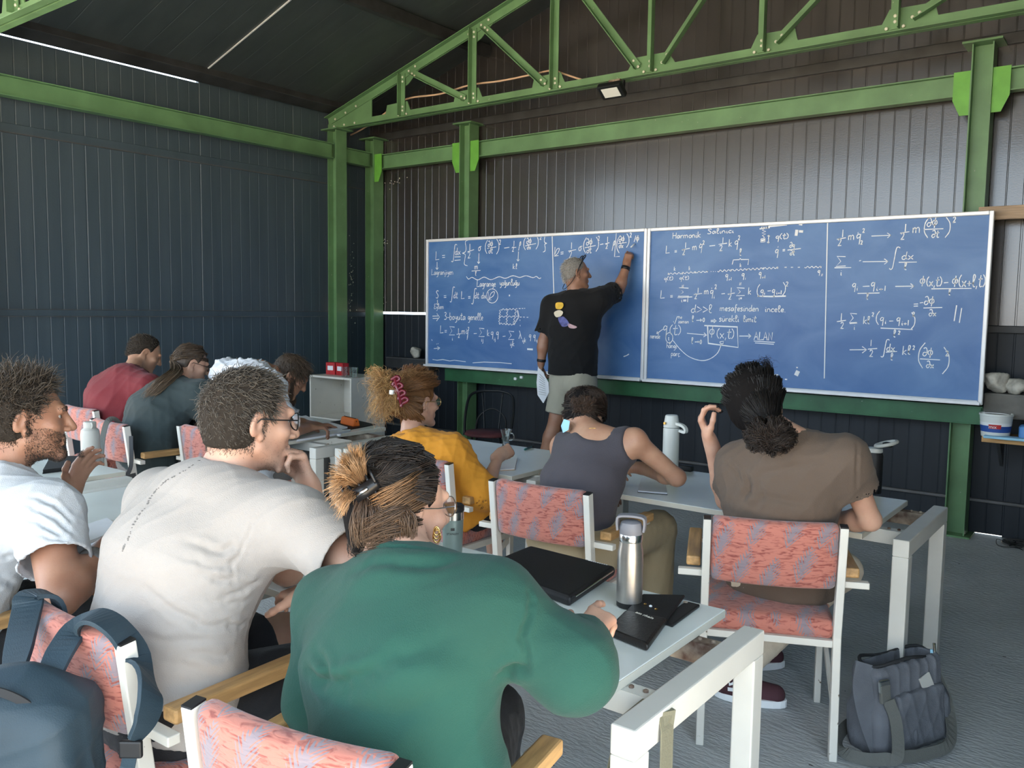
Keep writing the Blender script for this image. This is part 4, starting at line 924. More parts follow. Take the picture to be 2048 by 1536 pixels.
        if len(act) == 0: return np.zeros((0, 3)), np.zeros((0, 4), int)
        ijk = np.stack(np.unravel_index(act, nb), -1) * B
        off = np.stack(np.meshgrid(*[np.arange(B)] * 3, indexing='ij'), -1).reshape(-1, 3)
        I = (ijk[:, None, :] + off[None]).reshape(-1, 3)
        D[I[:, 0], I[:, 1], I[:, 2]] = s.ev((lo + I * vox).astype(np.float32), C[act], B * vox * .55)
        ins = D < 0
        cs = [ins[a:a + n[0] - 1, b:b + n[1] - 1, c:c + n[2] - 1] for a in (0, 1) for b in (0, 1) for c in (0, 1)]
        cnt = sum(c.astype(np.int8) for c in cs); cells = np.argwhere((cnt > 0) & (cnt < 8))
        if len(cells) == 0: return np.zeros((0, 3)), np.zeros((0, 4), int)
        cid = np.full(n - 1, -1, np.int32); cid[cells[:, 0], cells[:, 1], cells[:, 2]] = np.arange(len(cells))
        cor = [(a, b, c) for a in (0, 1) for b in (0, 1) for c in (0, 1)]
        val = np.stack([D[cells[:, 0] + a, cells[:, 1] + b, cells[:, 2] + c] for a, b, c in cor], 1)
        acc = np.zeros((len(cells), 3)); num = np.zeros(len(cells))
        for i in range(8):
            for j in range(i + 1, 8):
                if sum(x != y for x, y in zip(cor[i], cor[j])) != 1: continue
                m = (val[:, i] < 0) != (val[:, j] < 0); t = val[:, i] / np.where(m, val[:, i] - val[:, j], 1)
                p = np.array(cor[i])[None] + t[:, None] * (np.array(cor[j]) - np.array(cor[i]))[None]
                acc += p * m[:, None]; num += m
        Vt = lo + (cells + acc / num[:, None]) * vox
        F = []
        for ax in range(3):
            u, w = [(1, 2), (2, 0), (0, 1)][ax]
            sl0 = [slice(None)] * 3; sl1 = [slice(None)] * 3; sl0[ax] = slice(0, n[ax] - 1); sl1[ax] = slice(1, n[ax])
            E = np.argwhere(ins[tuple(sl0)] != ins[tuple(sl1)])
            E = E[(E[:, u] > 0) & (E[:, w] > 0) & (E[:, u] < n[u] - 1) & (E[:, w] < n[w] - 1)]
            if len(E) == 0: continue
            def c_(du, dw):
                q = E.copy(); q[:, u] -= du; q[:, w] -= dw; return cid[q[:, 0], q[:, 1], q[:, 2]]
            q = np.stack([c_(1, 1), c_(0, 1), c_(0, 0), c_(1, 0)], 1)
            fl = ins[E[:, 0], E[:, 1], E[:, 2]]
            q = np.where(fl[:, None], q, q[:, ::-1]); F.append(q)
        F = np.concatenate(F); F = F[(F >= 0).all(1)]
        return Vt, F

def vnormals(Vt, F):
    a = Vt[F[:, 2]] - Vt[F[:, 0]]; b = Vt[F[:, 3]] - Vt[F[:, 1]]; fn = np.cross(a, b)
    N = np.zeros_like(Vt)
    fi = F.ravel()
    for a_ in range(3): N[:, a_] = np.bincount(fi, np.repeat(fn[:, a_], 4), len(Vt))
    return N / (np.linalg.norm(N, axis=1, keepdims=True) + 1e-12)
def relax(Vt, F, it=1, lam=0.5):
    for _ in range(it):
        fi = F.ravel(); c = np.bincount(fi, minlength=len(Vt)) * 2.0; S = np.empty_like(Vt)
        nb = Vt[np.roll(F, 1, 1)] + Vt[np.roll(F, -1, 1)]
        for a_ in range(3): S[:, a_] = np.bincount(fi, nb[:, :, a_].ravel(), len(Vt))
        Vt = Vt + lam * (S / np.maximum(c, 1)[:, None] - Vt)
    return Vt
def crease_noise(P, seed, wl=0.09, along=(0, 0, 1), aniso=3.0, n=5):
    """Ridged sine sum: soft cloth folds running along 'along'."""
    r = np.random.default_rng(seed); al = nrm(along); out = np.zeros(len(P))
    wp = np.stack([np.sin(P @ r.normal(size=3) * 9 + r.uniform(0, 6)) for _ in range(3)], 1) * 0.02
    Q = P + wp
    for i in range(n):
        d = nrm(r.normal(size=3)); d = d - al * (d @ al) * (1 - 1 / aniso); d = nrm(d) * (2 * math.pi / (wl * r.uniform(.7, 1.6)))
        s_ = np.sin(Q @ d + r.uniform(0, 6)); out += (1 - np.abs(s_)) ** 2 * (0.5 + 0.5 * np.sin(Q @ (r.normal(size=3) * 6) + r.uniform(0, 6)))
    return out / n
def sdf_obj(name, S, vox, m, parent, boxes=(), fine=0.0035, disp=None, smooth_it=1, label=None, kind=None):
    """Mesh an SDF; 'boxes' are re-meshed at the fine voxel and replace the coarse surface there."""
    Vt, F = S.mesh(vox)
    if smooth_it: Vt = relax(Vt, F, smooth_it)
    parts = []
    for lo, hi in boxes:
        lo = np.asarray(lo); hi = np.asarray(hi)
        c = Vt[F].mean(1); keep = ~((c > lo + vox) & (c < hi - vox)).all(1); F = F[keep]
        v, f = S.mesh(fine, (lo - fine, hi + fine))
        if len(f):
            v = relax(v, f, 1); cc = v[f].mean(1); f = f[((cc > lo) & (cc < hi)).all(1)]; parts.append((v, f))
    for v, f in parts:
        F = np.concatenate([F, f + len(Vt)]); Vt = np.concatenate([Vt, v])
    used = np.unique(F); mp = np.full(len(Vt), -1); mp[used] = np.arange(len(used)); Vt = Vt[used]; F = mp[F]
    if disp is not None:
        N = vnormals(Vt, F); Vt = Vt + N * disp(Vt, N)[:, None]
    me = bpy.data.meshes.new(name); set_mesh(me, Vt, F, True)
    o = obj(name, me, m, parent, True, label, kind)
    if parent is not None: o.matrix_parent_inverse = parent.matrix_basis.inverted()
    return o, Vt, F

# strands: three-sided tapering fibres, one mesh per hair style
def strands(name, guides, width, m, parent, cols=None, tip=0.25):
    """guides (n,k,3); cols (n,k,3) or None."""
    guides = np.asarray(guides, float); n, k, _ = guides.shape
    d = np.gradient(guides, axis=1); d /= np.linalg.norm(d, axis=2, keepdims=True) + 1e-9
    r = RNG.normal(size=(n, 1, 3)); x = np.cross(d, r); x /= np.linalg.norm(x, axis=2, keepdims=True) + 1e-9; y = np.cross(d, x)
    w = width * (1 - (1 - tip) * np.linspace(0, 1, k) ** 2)[None, :, None] * RNG.uniform(.6, 1.3, size=(n, 1, 1))
    Vt = np.stack([guides + w * (x * math.cos(a) + y * math.sin(a)) for a in (0, 2.094, 4.189)], 2)   # n,k,3,3
    base = (np.arange(n) * k * 3)[:, None, None]; i = np.arange(k - 1)[None, :, None] * 3; j = np.arange(3)[None, None, :]
    a = base + i + j; b = base + i + (j + 1) % 3
    F = np.stack([a, b, b + 3, a + 3], -1).reshape(-1, 4)
    me = bpy.data.meshes.new(name); set_mesh(me, Vt.reshape(-1, 3), F, True)
    if cols is not None:
        at_ = me.attributes.new('Col', 'FLOAT_COLOR', 'POINT')
        cc = np.repeat(np.asarray(cols)[:, :, None, :], 3, 2).reshape(-1, 3); cc = np.concatenate([cc, np.ones((len(cc), 1))], 1)
        at_.data.foreach_set('color', cc.astype(np.float32).ravel())
    o = obj(name, me, m, parent, True)
    if parent is not None:
        pm = parent; inv = Matrix()
        o.matrix_parent_inverse = world_of(parent).inverted()
    return o
def world_of(o):
    m = o.matrix_basis.copy()
    if o.parent is not None: m = world_of(o.parent) @ o.matrix_parent_inverse @ m
    return m
def keep_world(o, parent):
    """Parent o without moving it."""
    o.parent = parent; o.matrix_parent_inverse = world_of(parent).inverted(); return o
# ------------------------------------------------------------------ people
def skin(name, col):
    m, nt, N, L, b = _nt(name)
    tc = N.new('ShaderNodeTexCoord'); n = N.new('ShaderNodeTexNoise'); n.inputs['Scale'].default_value = 14; n.inputs['Detail'].default_value = 4
    L.new(tc.outputs['Object'], n.inputs['Vector'])
    r = N.new('ShaderNodeValToRGB'); r.color_ramp.elements[0].color = (col[0] * .88, col[1] * .78, col[2] * .75, 1); r.color_ramp.elements[1].color = (min(1, col[0] * 1.08), min(1, col[1] * 1.1), min(1, col[2] * 1.1), 1)
    r.color_ramp.elements[0].position = .3; r.color_ramp.elements[1].position = .7
    L.new(n.outputs['Fac'], r.inputs[0]); L.new(r.outputs[0], b.inputs['Base Color'])
    b.inputs['Roughness'].default_value = 0.48; b.inputs['Subsurface Weight'].default_value = 0.08; b.inputs['Subsurface Radius'].default_value = (0.02, 0.008, 0.005); b.inputs['Subsurface Scale'].default_value = 0.5
    nb = N.new('ShaderNodeTexNoise'); nb.inputs['Scale'].default_value = 220; L.new(tc.outputs['Object'], nb.inputs['Vector'])
    bp = N.new('ShaderNodeBump'); bp.inputs['Strength'].default_value = 0.12; bp.inputs['Distance'].default_value = 0.003; L.new(nb.outputs['Fac'], bp.inputs['Height']); L.new(bp.outputs[0], b.inputs['Normal'])
    MATS[name] = m; return name
skin('skin_mid', (0.46, 0.265, 0.175)); skin('skin_fair', (0.54, 0.325, 0.235)); skin('skin_tan', (0.37, 0.195, 0.125)); skin('skin_deep', (0.46, 0.25, 0.16))
def cloth(name, col, var=0.06, bump=0.25, sheen=0.06, rough=0.9):
    return mat(name, col, rough, var=var, vscale=3.0, bump=bump, bscale=420, sheen=sheen) and name
cloth('tee_beige', (0.40, 0.365, 0.335)); cloth('tee_white', (0.50, 0.52, 0.54)); cloth('sweat_green', (0.008, 0.056, 0.041), var=0.12)
cloth('shirt_mustard', (0.60, 0.25, 0.02)); cloth('tank_grey', (0.062, 0.057, 0.068)); cloth('tee_brown', (0.115, 0.083, 0.062))
cloth('tee_maroon', (0.155, 0.016, 0.022)); cloth('tee_dark', (0.026, 0.040, 0.042)); cloth('shirt_white', (0.66, 0.69, 0.74)); cloth('tee_black', (0.006, 0.006, 0.0065))
cloth('shorts_khaki', (0.40, 0.38, 0.30)); cloth('trousers_khaki', (0.36, 0.29, 0.18)); cloth('trousers_cream', (0.62, 0.54, 0.42)); cloth('pants_black', (0.012, 0.013, 0.016)); cloth('pants_grey', (0.18, 0.17, 0.16)); cloth('shorts_red', (0.33, 0.05, 0.045))
attr_mat('hair', 0.42, 0.45)
mat('hair_black', (0.007, 0.006, 0.006), 0.85, spec=.15); mat('hair_dark', (0.030, 0.024, 0.019), 0.85, spec=.15); mat('hair_brown', (0.13, 0.062, 0.026), 0.85, spec=.15); mat('hair_grey', (0.26, 0.24, 0.215), 0.85, spec=.15)
mat('hair_darkbrown', (0.05, 0.033, 0.022), 0.55)
mat('iris', (0.05, 0.03, 0.02), 0.1); mat('lip', (0.45, 0.18, 0.14), 0.4)

def frame_of(fwd, up):
    f = nrm(fwd); r = nrm(np.cross(f, up)); u = np.cross(r, f); return np.array([r, f, u])   # rows: right, forward, up
def head_prims(S, c, Fm, s=1.0, big_nose=1.0, beard=0.0):
    L = lambda x, y, z: c + (np.array([x, y, z]) * s) @ Fm
    S.ell(L(0, -.012, .035), V(.076, .096, .084) * s, .02, Fm)
    S.ell(L(0, .030, -.030), V(.060, .066, .084) * s, .035, Fm)
    S.ell(L(0, -.045, -.025), V(.060, .050, .055) * s, .03, Fm)
    for q in (-1, 1):
        S.cone(L(q * .052, .005, -.055), L(q * .018, .078, -.100), .017 * s, .014 * s, .022)
        S.ell(L(q * .043, .064, -.018), V(.020, .020, .016) * s, .02, Fm)
    S.ell(L(0, .082, -.100), V(.022, .017, .017) * s, .02, Fm)
    S.cone(L(-.03, .088, .030), L(.03, .088, .030), .011 * s, .011 * s, .014)
    for q in (-1, 1): S.ell(L(q * .031, .100, .010), V(.015, .0125, .0085) * s, .008, Fm, 's')
    S.cone(L(0, .092, .020), L(0, .116 * 1.0, -.024), .008 * s, .012 * s * big_nose, .012)
    for q in (-1, 1): S.ell(L(q * .012, .104, -.029), V(.008, .010, .008) * s, .006, Fm)
    S.cone(L(-.018, .092, -.056), L(.018, .092, -.056), .006 * s, .006 * s, .007)
    S.cone(L(-.016, .090, -.068), L(.016, .090, -.068), .007 * s, .007 * s, .007)
    for q in (-1, 1):     # ears: rim, lobe and hollow
        e = L(q * .079, -.012, .002); tl = np.array([Fm[0] * q, nrm(Fm[1] * .9 - Fm[2] * .25 - Fm[0] * q * .35), Fm[2]]); tl[0] = np.cross(tl[1], tl[2])
        S.ell(e, V(.008, .019, .032) * s, .006, tl)
        S.ell(L(q * .074, .000, -.028), V(.008, .009, .012) * s, .008, Fm)
        S.ell(e + Fm[0] * q * .008 * s + Fm[1] * .003 * s, V(.006, .009, .018) * s, .004, tl, 's')
    return L
def hand_prims(S, wrist, d, palm, side, curl=(25, 30, 35, 40), spread=1.0, thumb=(0.6, 0.65, 0.35), s=1.0, joint=None, tcurl=20):
    """d: direction of the fingers, palm: direction the palm faces, side: +1 right hand, -1 left."""
    f = nrm(d); n = nrm(palm - f * (np.asarray(palm) @ f)); t = np.cross(n, f) * -side       # thumb side
    w = np.asarray(wrist, float)
    for a, b in ((.024, .024), (.008, .009), (-.008, -.007), (-.022, -.021)):
        S.cone(w + f * .005 * s + t * a * .75 * s, w + f * .082 * s + t * b * s, .0125 * s, .0105 * s, .012)
    S.cone(w - f * .03 * s, w + f * .02 * s, .0215 * s, .018 * s, .02, lat=t, st=1.25)
    tips = []
    ln = ((.040, .024, .019), (.045, .028, .020), (.041, .026, .019), (.032, .020, .017))
    for i, (o, c) in enumerate(zip((.027, .009, -.009, -.025), curl)):
        p = w + f * (.086 - .006 * (i == 3)) * s + t * o * s; dd = nrm(f + t * (o * 4.0 * (spread - 1) + .0)); ang = 0
        rr = .0088 if i < 3 else .0076
        for q, l in enumerate(ln[i]):
            ang += math.radians(c * (1.0, 1.15, .75)[q]); v = dd * math.cos(ang) + n * math.sin(ang); e = p + v * l * s
            S.cone(p, e, rr * s, (rr - .0009) * s, .005); p = e; rr -= .0009
        tips.append((p, v))
    p = w + f * .022 * s + t * .022 * s; v = nrm(f * thumb[0] + t * thumb[1] + n * thumb[2])
    S.cone(p, p + v * .038 * s, .0135 * s, .011 * s, .012); p = p + v * .038 * s
    for l, c in ((.030, .5), (.024, 1)):
        a = math.radians(tcurl * c); v = nrm(v * math.cos(a) + nrm(f * .8 - t * .5 + n * .2) * math.sin(a)); e = p + v * l * s; S.cone(p, e, .0098 * s, .0085 * s, .006); p = e
    tips.append((p, v))
    return tips
def spine(pel, neck, back, hump):
    m = (pel + neck) / 2 + back * hump
    return lambda t: (1 - t) ** 2 * pel + 2 * t * (1 - t) * m + t * t * neck
def torso_prims(S, J, e=0.0, bw=1.0, bd=1.0, hump=0.05, k=0.05, hips=True, top=0.88):
    lat = J['lat']; B = spine(J['pel'], J['neck'], J['back'], hump); p = [B(t) for t in (0, .3, .62, top)]
    up = nrm(J['neck'] - J['pel'])
    if hips: S.cone(p[0] - up * .02, p[1], .118 * bd + e, .108 * bd + e, k, lat, 1.42 * bw)
    else: S.cone(lerp(p[0], p[1], .5), p[1], .110 * bd + e, .108 * bd + e, k, lat, 1.38 * bw)
    S.cone(p[1], p[2], .108 * bd + e, .122 * bd + e, k, lat, 1.36 * bw)
    S.cone(p[2], p[3], .122 * bd + e, .078 * bd + e, k, lat, 1.40 * bw)
    for q in ('shL', 'shR'):
        S.cone(lerp(p[3], J[q], .15), J[q], .075 * bd + e * .8, .060 * bd + e * .8, k)
        S.cone(p[2], lerp(J[q], p[2], .25), .09 * bd + e, .06 * bd + e, k)
    return B
def limb_skin(S, a, b, c, r=(.050, .040, .042, .026), k=.02):
    S.cone(a, b, r[0], r[1], k); m = lerp(b, c, .28); S.cone(b, m, r[1], r[2], k); S.cone(m, c, r[2], r[3], k)
def sleeve(S, a, b, c, t, r0, r1, hollow=True, k=.045):
    """Sleeve along a-b-c: t in 0..1 along upper arm, 1..2 into the forearm; r0, r1 radii."""
    if t <= 1.0:
        e = lerp(a, b, t); d = nrm(b - a); S.cone(a, e + d * .03, r0, r1, k, cap=(e, d))
        if hollow: S.cone(e - d * .045, e + d * .04, r1 - .012, r1 - .007, .004, op='s')
    else:
        rm = (r0 + r1) / 2; S.cone(a, b, r0, rm, k); e = lerp(b, c, t - 1); d = nrm(c - b); S.cone(b, e + d * .03, rm, r1, k, cap=(e, d))
        if hollow: S.cone(e - d * .04, e + d * .04, r1 - .012, r1 - .006, .004, op='s')
def box_around(*pts, m=.03):
    P = np.array(pts); return (P.min(0) - m, P.max(0) + m)

def person(label, J, skin_m, vox=.007, fine=.0035, bw=1.0, bd=1.0, hump=.05, hs=1.0, arm=1.0, hands=None, legs=None, beard=False, head_args=None, fwd=None, stand=False):
    """Builds the body mesh; returns a context for clothes and hair."""
    J = {k: (np.asarray(v, float) if not isinstance(v, str) else v) for k, v in J.items()}
    J['lat'] = nrm(J['shR'] - J['shL']); up = nrm(J['neck'] - J['pel']); J['fw'] = nrm(np.cross(up, J['lat'])); J['back'] = -J['fw']
    f2 = nrm(np.array([J['fw'][0], J['fw'][1], 0])) if fwd is None else nrm(np.asarray(fwd, float)); l2 = np.cross(f2, [0, 0, 1.0])
    for s, q in ((-1, 'L'), (1, 'R')):
        J.setdefault('hp' + q, J['pel'] + l2 * s * .095 + f2 * .02 - V(0, 0, .02))
        J.setdefault('kn' + q, J['hp' + q] + f2 * .42 + l2 * s * .06 + V(0, 0, 0.0))
        J.setdefault('an' + q, V(*(J['kn' + q] + f2 * .02)[:2], .09))
        J.setdefault('ft' + q, f2)
    root = empty('person', (J['pel'][0], J['pel'][1], 0)); root['label'] = label; root['category'] = 'person'
    S = SDF(); torso_prims(S, J, -.004, bw, bd, hump)
    Fm = frame_of(J['hf'], J['hu']); L = head_prims(S, J['head'], Fm, hs, **(head_args or {}))
    S.cone(J['neck'] + up * .01, L(0, -.025, -.045), .058, .054 * hs, .03); S.cone(lerp(J['neck'], J['shL'], .3), lerp(J['neck'], J['shR'], .3), .045, .045, .05)
    boxes = [box_around(L(-.09, -.12, -.135), L(.09, .13, .13), L(.09, -.12, -.1), L(-.09, .13, .13), m=.015)]
    tips = {}
    for q, sd in (('L', -1), ('R', 1)):
        limb_skin(S, J['sh' + q], J['el' + q], J['wr' + q], tuple(x * arm for x in (.052, .040, .043, .027)))
        h = (hands or {}).get(q)
        if h is not None:
            tips[q] = hand_prims(S, J['wr' + q], h['d'], np.asarray(h['n'], float), sd, **{k: v for k, v in h.items() if k not in 'dn'})
            boxes.append(box_around(J['wr' + q], *[t[0] for t in tips[q]], m=.03))
    lg = legs or (.080, .056, .056, .036)
    for q in 'LR':
        S.cone(J['hp' + q], J['kn' + q], lg[0], lg[1], .03); m = lerp(J['kn' + q], J['an' + q], .3); S.cone(J['kn' + q], m, lg[1] * .95, lg[2], .02); S.cone(m, J['an' + q], lg[2], lg[3], .02)
        a = J['an' + q]; f = nrm(J['ft' + q]); S.cone(a - f * .03 - V(0, 0, .045), a + f * .13 - V(0, 0, .06), .034, .026, .03)
    body, Vt, F = sdf_obj('body', S, vox, skin_m, root, boxes, fine)
    C = dict(root=root, J=J, L=L, Fm=Fm, hs=hs, body=body, tips=tips, vox=vox, fine=fine, bw=bw, bd=bd, hump=hump, up=up, f2=f2, l2=l2)
    return C
def eyes(C, iris=True):
    for q in (-1, 1):
        c = C['L'](q * .030, .0755, .009); r = .0108 * C['hs']
        o = MB().lathe([(r * math.sin(a), -r * math.cos(a)) for a in np.linspace(.05, math.pi - .05, 8)], n=12).build('eye', 'eye_white', C['root'], smooth=True); o.location = tuple(c); o.matrix_parent_inverse = C['root'].matrix_basis.inverted()
        e = MB().lathe([(.0055, 0), (.004, .0018)], tuple(c + C['Fm'][1] * r * .93), n=10, R=np.array([C['Fm'][0], C['Fm'][2], C['Fm'][1]]).T).build('iris', 'iris', None); keep_world(e, o)
def top_garment(C, name, m, e=.016, sl=.62, r=(.066, .072), hem=None, neckcut=.062, wr=.006, wl=.08, k=.055, seed=1, collar=True, low=0.0, vox=None, folds=(), rL=None, slL=None, neck_low=0.0, bias=1.0, pfolds=()):
    J = C['J']; S = SDF(); B = torso_prims(S, J, e, C['bw'], C['bd'], C['hump'], k)
    up = C['up']
    if low: S.cone(J['pel'] - up * low, J['pel'] + up * .05, .118 * C['bd'] + e, .118 * C['bd'] + e, .04, J['lat'], 1.42 * C['bw'])
    h = J['pel'] - up * (hem if hem is not None else .03); S.cut(h, -up)
    for q in 'LR':
        rr = r if q == 'R' or rL is None else rL; ss = sl if q == 'R' or slL is None else slL
        sleeve(S, J['sh' + q], J['el' + q], J['wr' + q], ss, rr[0], rr[1])
    nk = J['neck'] + up * (.018 - neck_low); hd = C['L'](0, -.025, -.045)
    if collar: S.cone(J['neck'] - up * .005, lerp(J['neck'], hd, .22), .066, .060, .02, cap=(lerp(J['neck'], hd, .26), nrm(hd - J['neck'])))
    S.cone(J['neck'] - up * neck_low, hd, neckcut - .003, neckcut - .003, .006, op='s')
    lat = J['lat']
    def disp(P, N):
        pf = []
        for line, dep, w in pfolds:      # creases measured in the photograph, laid on the front-most cloth surface
            pts = []
            for px, py in smooth_curve([V(*q) for q in line], 5):
                dr = ray(px, py); q = P - EYE; tt = q @ dr / (dr @ dr); e_ = np.linalg.norm(q - np.outer(tt, dr), axis=1); ok = np.nonzero(e_ < .012)[0]
                if len(ok): pts.append(P[ok[np.argmin(tt[ok])]])
            if len(pts) > 1: pf.append((np.array(pts), dep, w))
        base_ = np.zeros(len(P))
        for pts, dep, w in pf:
            best = np.full(len(P), 9.0); tb_ = np.zeros(len(P))
            for i_ in range(len(pts) - 1):
                a = pts[i_]; ba = pts[i_ + 1] - a; q = P - a; t = np.clip(q @ ba / (ba @ ba + 1e-12), 0, 1); ds = np.linalg.norm(q - np.outer(t, ba), axis=1); m_ = ds < best; best[m_] = ds[m_]; tb_[m_] = (i_ + t[m_]) / (len(pts) - 1)
            fade = np.sin(np.clip(tb_ * .96 + .02, 0, 1) * math.pi) ** .6
            base_ += fade * (-dep * np.exp(-(best / w) ** 2) + dep * .45 * np.exp(-((best - 2.2 * w) / (1.2 * w)) ** 2))
        return base_ + disp0(P, N)
    def disp0(P, N):
        d = crease_noise(P, seed, wl, nrm(J['lat'] * .8 + up * .6), 3.5) * wr * 2.2 * bias - wr * .6
        d += crease_noise(P, seed + 50, wl * 2.6, up, 1.5, 3) * wr * 1.4
        for a, b, dep, w in folds:
            a = np.asarray(a); b = np.asarray(b); q = P - a; ba = b - a; t = np.clip(q @ ba / (ba @ ba), 0, 1); ds = np.linalg.norm(q - np.outer(t, ba), axis=1)
            d += -dep * np.exp(-(ds / w) ** 2) * np.sin(np.clip(t * 1.0 + .05, 0, 1) * math.pi) ** .5 + dep * .5 * np.exp(-((ds - 2 * w) / w) ** 2)
        return d
    o, Vt, F = sdf_obj(name, S, vox or C['vox'], m, C['root'], disp=disp)
    return o, Vt, F
def bottoms(C, m, name='trousers', t=2.0, e=.012, seed=3, vox=None, hem_r=None):
    """t along the leg: 1 = knee, 2 = ankle."""
    J = C['J']; S = SDF(); S.cone(J['pel'] - C['l2'] * .06, J['pel'] + C['l2'] * .06, .12 * C['bd'] + e, .12 * C['bd'] + e, .05)
    S.cone(J['pel'] + C['up'] * .05, J['pel'] - V(0, 0, .02), .105 + e, .115 + e, .04, C['l2'], 1.42 * C['bw'])
    for q in 'LR':
        h, k_, a = J['hp' + q], J['kn' + q], J['an' + q]
        if t <= 1: b = lerp(h, k_, t); d = nrm(k_ - h); S.cone(h, b + d * .03, .092 + e, (hem_r or .072) + e, .05, cap=(b, d))
        else:
            S.cone(h, k_, .092 + e, .062 + e, .05); b = lerp(k_, a, t - 1); S.cone(k_, b, .060 + e, (hem_r or .048) + e, .03)
    dz = lambda P, N: crease_noise(P, seed, .07, C['f2'], 2.5) * .012 - .004
    return sdf_obj(name, S, vox or C['vox'] * 1.3, m, C['root'], disp=dz)[0]
def shoes(C, m='black_plastic', sole='white_paint'):
    for q in 'LR':
        a = C['J']['an' + q]; f = nrm(C['J']['ft' + q]); S = SDF(); b = V(a[0], a[1], a[2] - .075)
        S.cone(a - f * .035 - V(0, 0, .04), a + f * .14 - V(0, 0, .052), .042, .033, .03); S.cone(a + V(0, 0, -.01), a - V(0, 0, .04), .042, .045, .02)
        S.cut(a - V(0, 0, .078), V(0, 0, -1))
        o = sdf_obj('shoe', S, .007, m, C['root'])[0]
        w = np.cross(f, [0, 0, 1]); P = [a - V(0, 0, .088) + f * (.055 + .125 * math.cos(t)) + w * .045 * math.sin(t) for t in np.linspace(0, 2 * math.pi, 20, endpoint=False)]
        s = MB().prism(P, (0, 0, .022)).build('sole', sole, None); keep_world(s, o)

# ---- hair
def scalp_cap(C, m, t=.012, hairline=(.070, .062), nape=-.075, k=.01, extra=None, name='hair', disp=.004, seed=5, side=-.03):
    """Solid hair mass: inflated skull cut at the hairline; returns object, verts, normals."""
    L, Fm, s = C['L'], C['Fm'], C['hs']; S = SDF()
    S.ell(L(0, -.012, .035), V(.076 + t, .096 + t, .084 + t) * s, .02, Fm)
    S.ell(L(0, -.047, -.022), V(.060 + t, .050 + t, .058 + t) * s, .03, Fm)
    n1 = nrm(Fm[1] * .80 - Fm[2] * .60); S.cut(L(0, hairline[0], hairline[1]), n1, .012)
    S.cut(L(0, 0, nape), -Fm[2], .01)
    S.cut(L(0, .018, side), nrm(Fm[1] * .95 - Fm[2] * .30), .012)
    for q in (-1, 1): S.ell(L(q * .086, .000, -.004), V(.020, .030, .040) * s, .01, Fm, 's')
    if extra: extra(S, L, Fm, s)
    dz = (lambda P, N: crease_noise(P, seed, .03, Fm[2], 2.0) * disp * 2 - disp) if disp else None
    o, Vt, F = sdf_obj(name, S, max(C['fine'], .004), m, C['root'], disp=dz)
    return o, Vt, vnormals(Vt, F)
def fuzz(C, sel, n, length, width, col, d=(0, .3, -.6), seed=3, name='fuzz', jit=.35):
    """Short fibres rooted on the skin where sel(local coords) holds."""
    me = C['body'].data; a = np.zeros(len(me.vertices) * 3, np.float32); me.vertices.foreach_get('co', a); a = a.reshape(-1, 3); no = np.zeros(len(me.vertices) * 3, np.float32); me.vertices.foreach_get('normal', no); no = no.reshape(-1, 3)
    l = (a - C['J']['head']) @ C['Fm'].T / C['hs']; r = np.random.default_rng(seed); w_ = sel(l).astype(float) * (np.abs(l).max(1) < .15)
    if w_.sum() <= 0: return
    i = r.choice(len(a), n, p=w_ / w_.sum()); p = a[i] + r.normal(size=(n, 3)) * .0012; dd = no[i] * .55 + (np.asarray(d) @ C['Fm'])[None] + r.normal(size=(n, 3)) * jit; dd /= np.linalg.norm(dd, axis=1, keepdims=True)
    return strands(name, np.stack([p + dd * t * length for t in (0, .5, 1)], 1), width, 'hair', C['body'], hair_cols(n, 3, col, .3, None, seed))
def onhead(C, px, py, r, dz=.02):
    """Nearest point of a sphere round the skull seen at a pixel."""
    c = C['J']['head'] + C['Fm'][2] * dz; d = nrm(ray(px, py)); q = EYE - c; b = q @ d; k = b * b - (q @ q - r * r)
    return EYE + d * (-b - math.sqrt(max(k, 0)))
def sweep(C, starts, end, r=.112, dz=.02, lift=.0):
    g = []
    for px, py in starts:
        P = [onhead(C, *lerp((px, py), end, t), r * (1 + lift * math.sin(t * math.pi)), dz) for t in (0, .3, .6, .85, 1)]; g.append(P)
    return g
def hair_cols(n, k, base, var=.25, tipc=None, seed=0):
    r = np.random.default_rng(seed); b = np.asarray(base)[None, None] * (1 + var * r.normal(size=(n, 1, 1))).clip(.4, 1.8)
    c = np.repeat(b, k, 1)
    if tipc is not None: w = np.linspace(0, 1, k)[None, :, None] ** 1.3; c = c * (1 - w) + np.asarray(tipc)[None, None] * w * (1 + var * r.normal(size=(n, 1, 1))).clip(.4, 1.8)
    return c
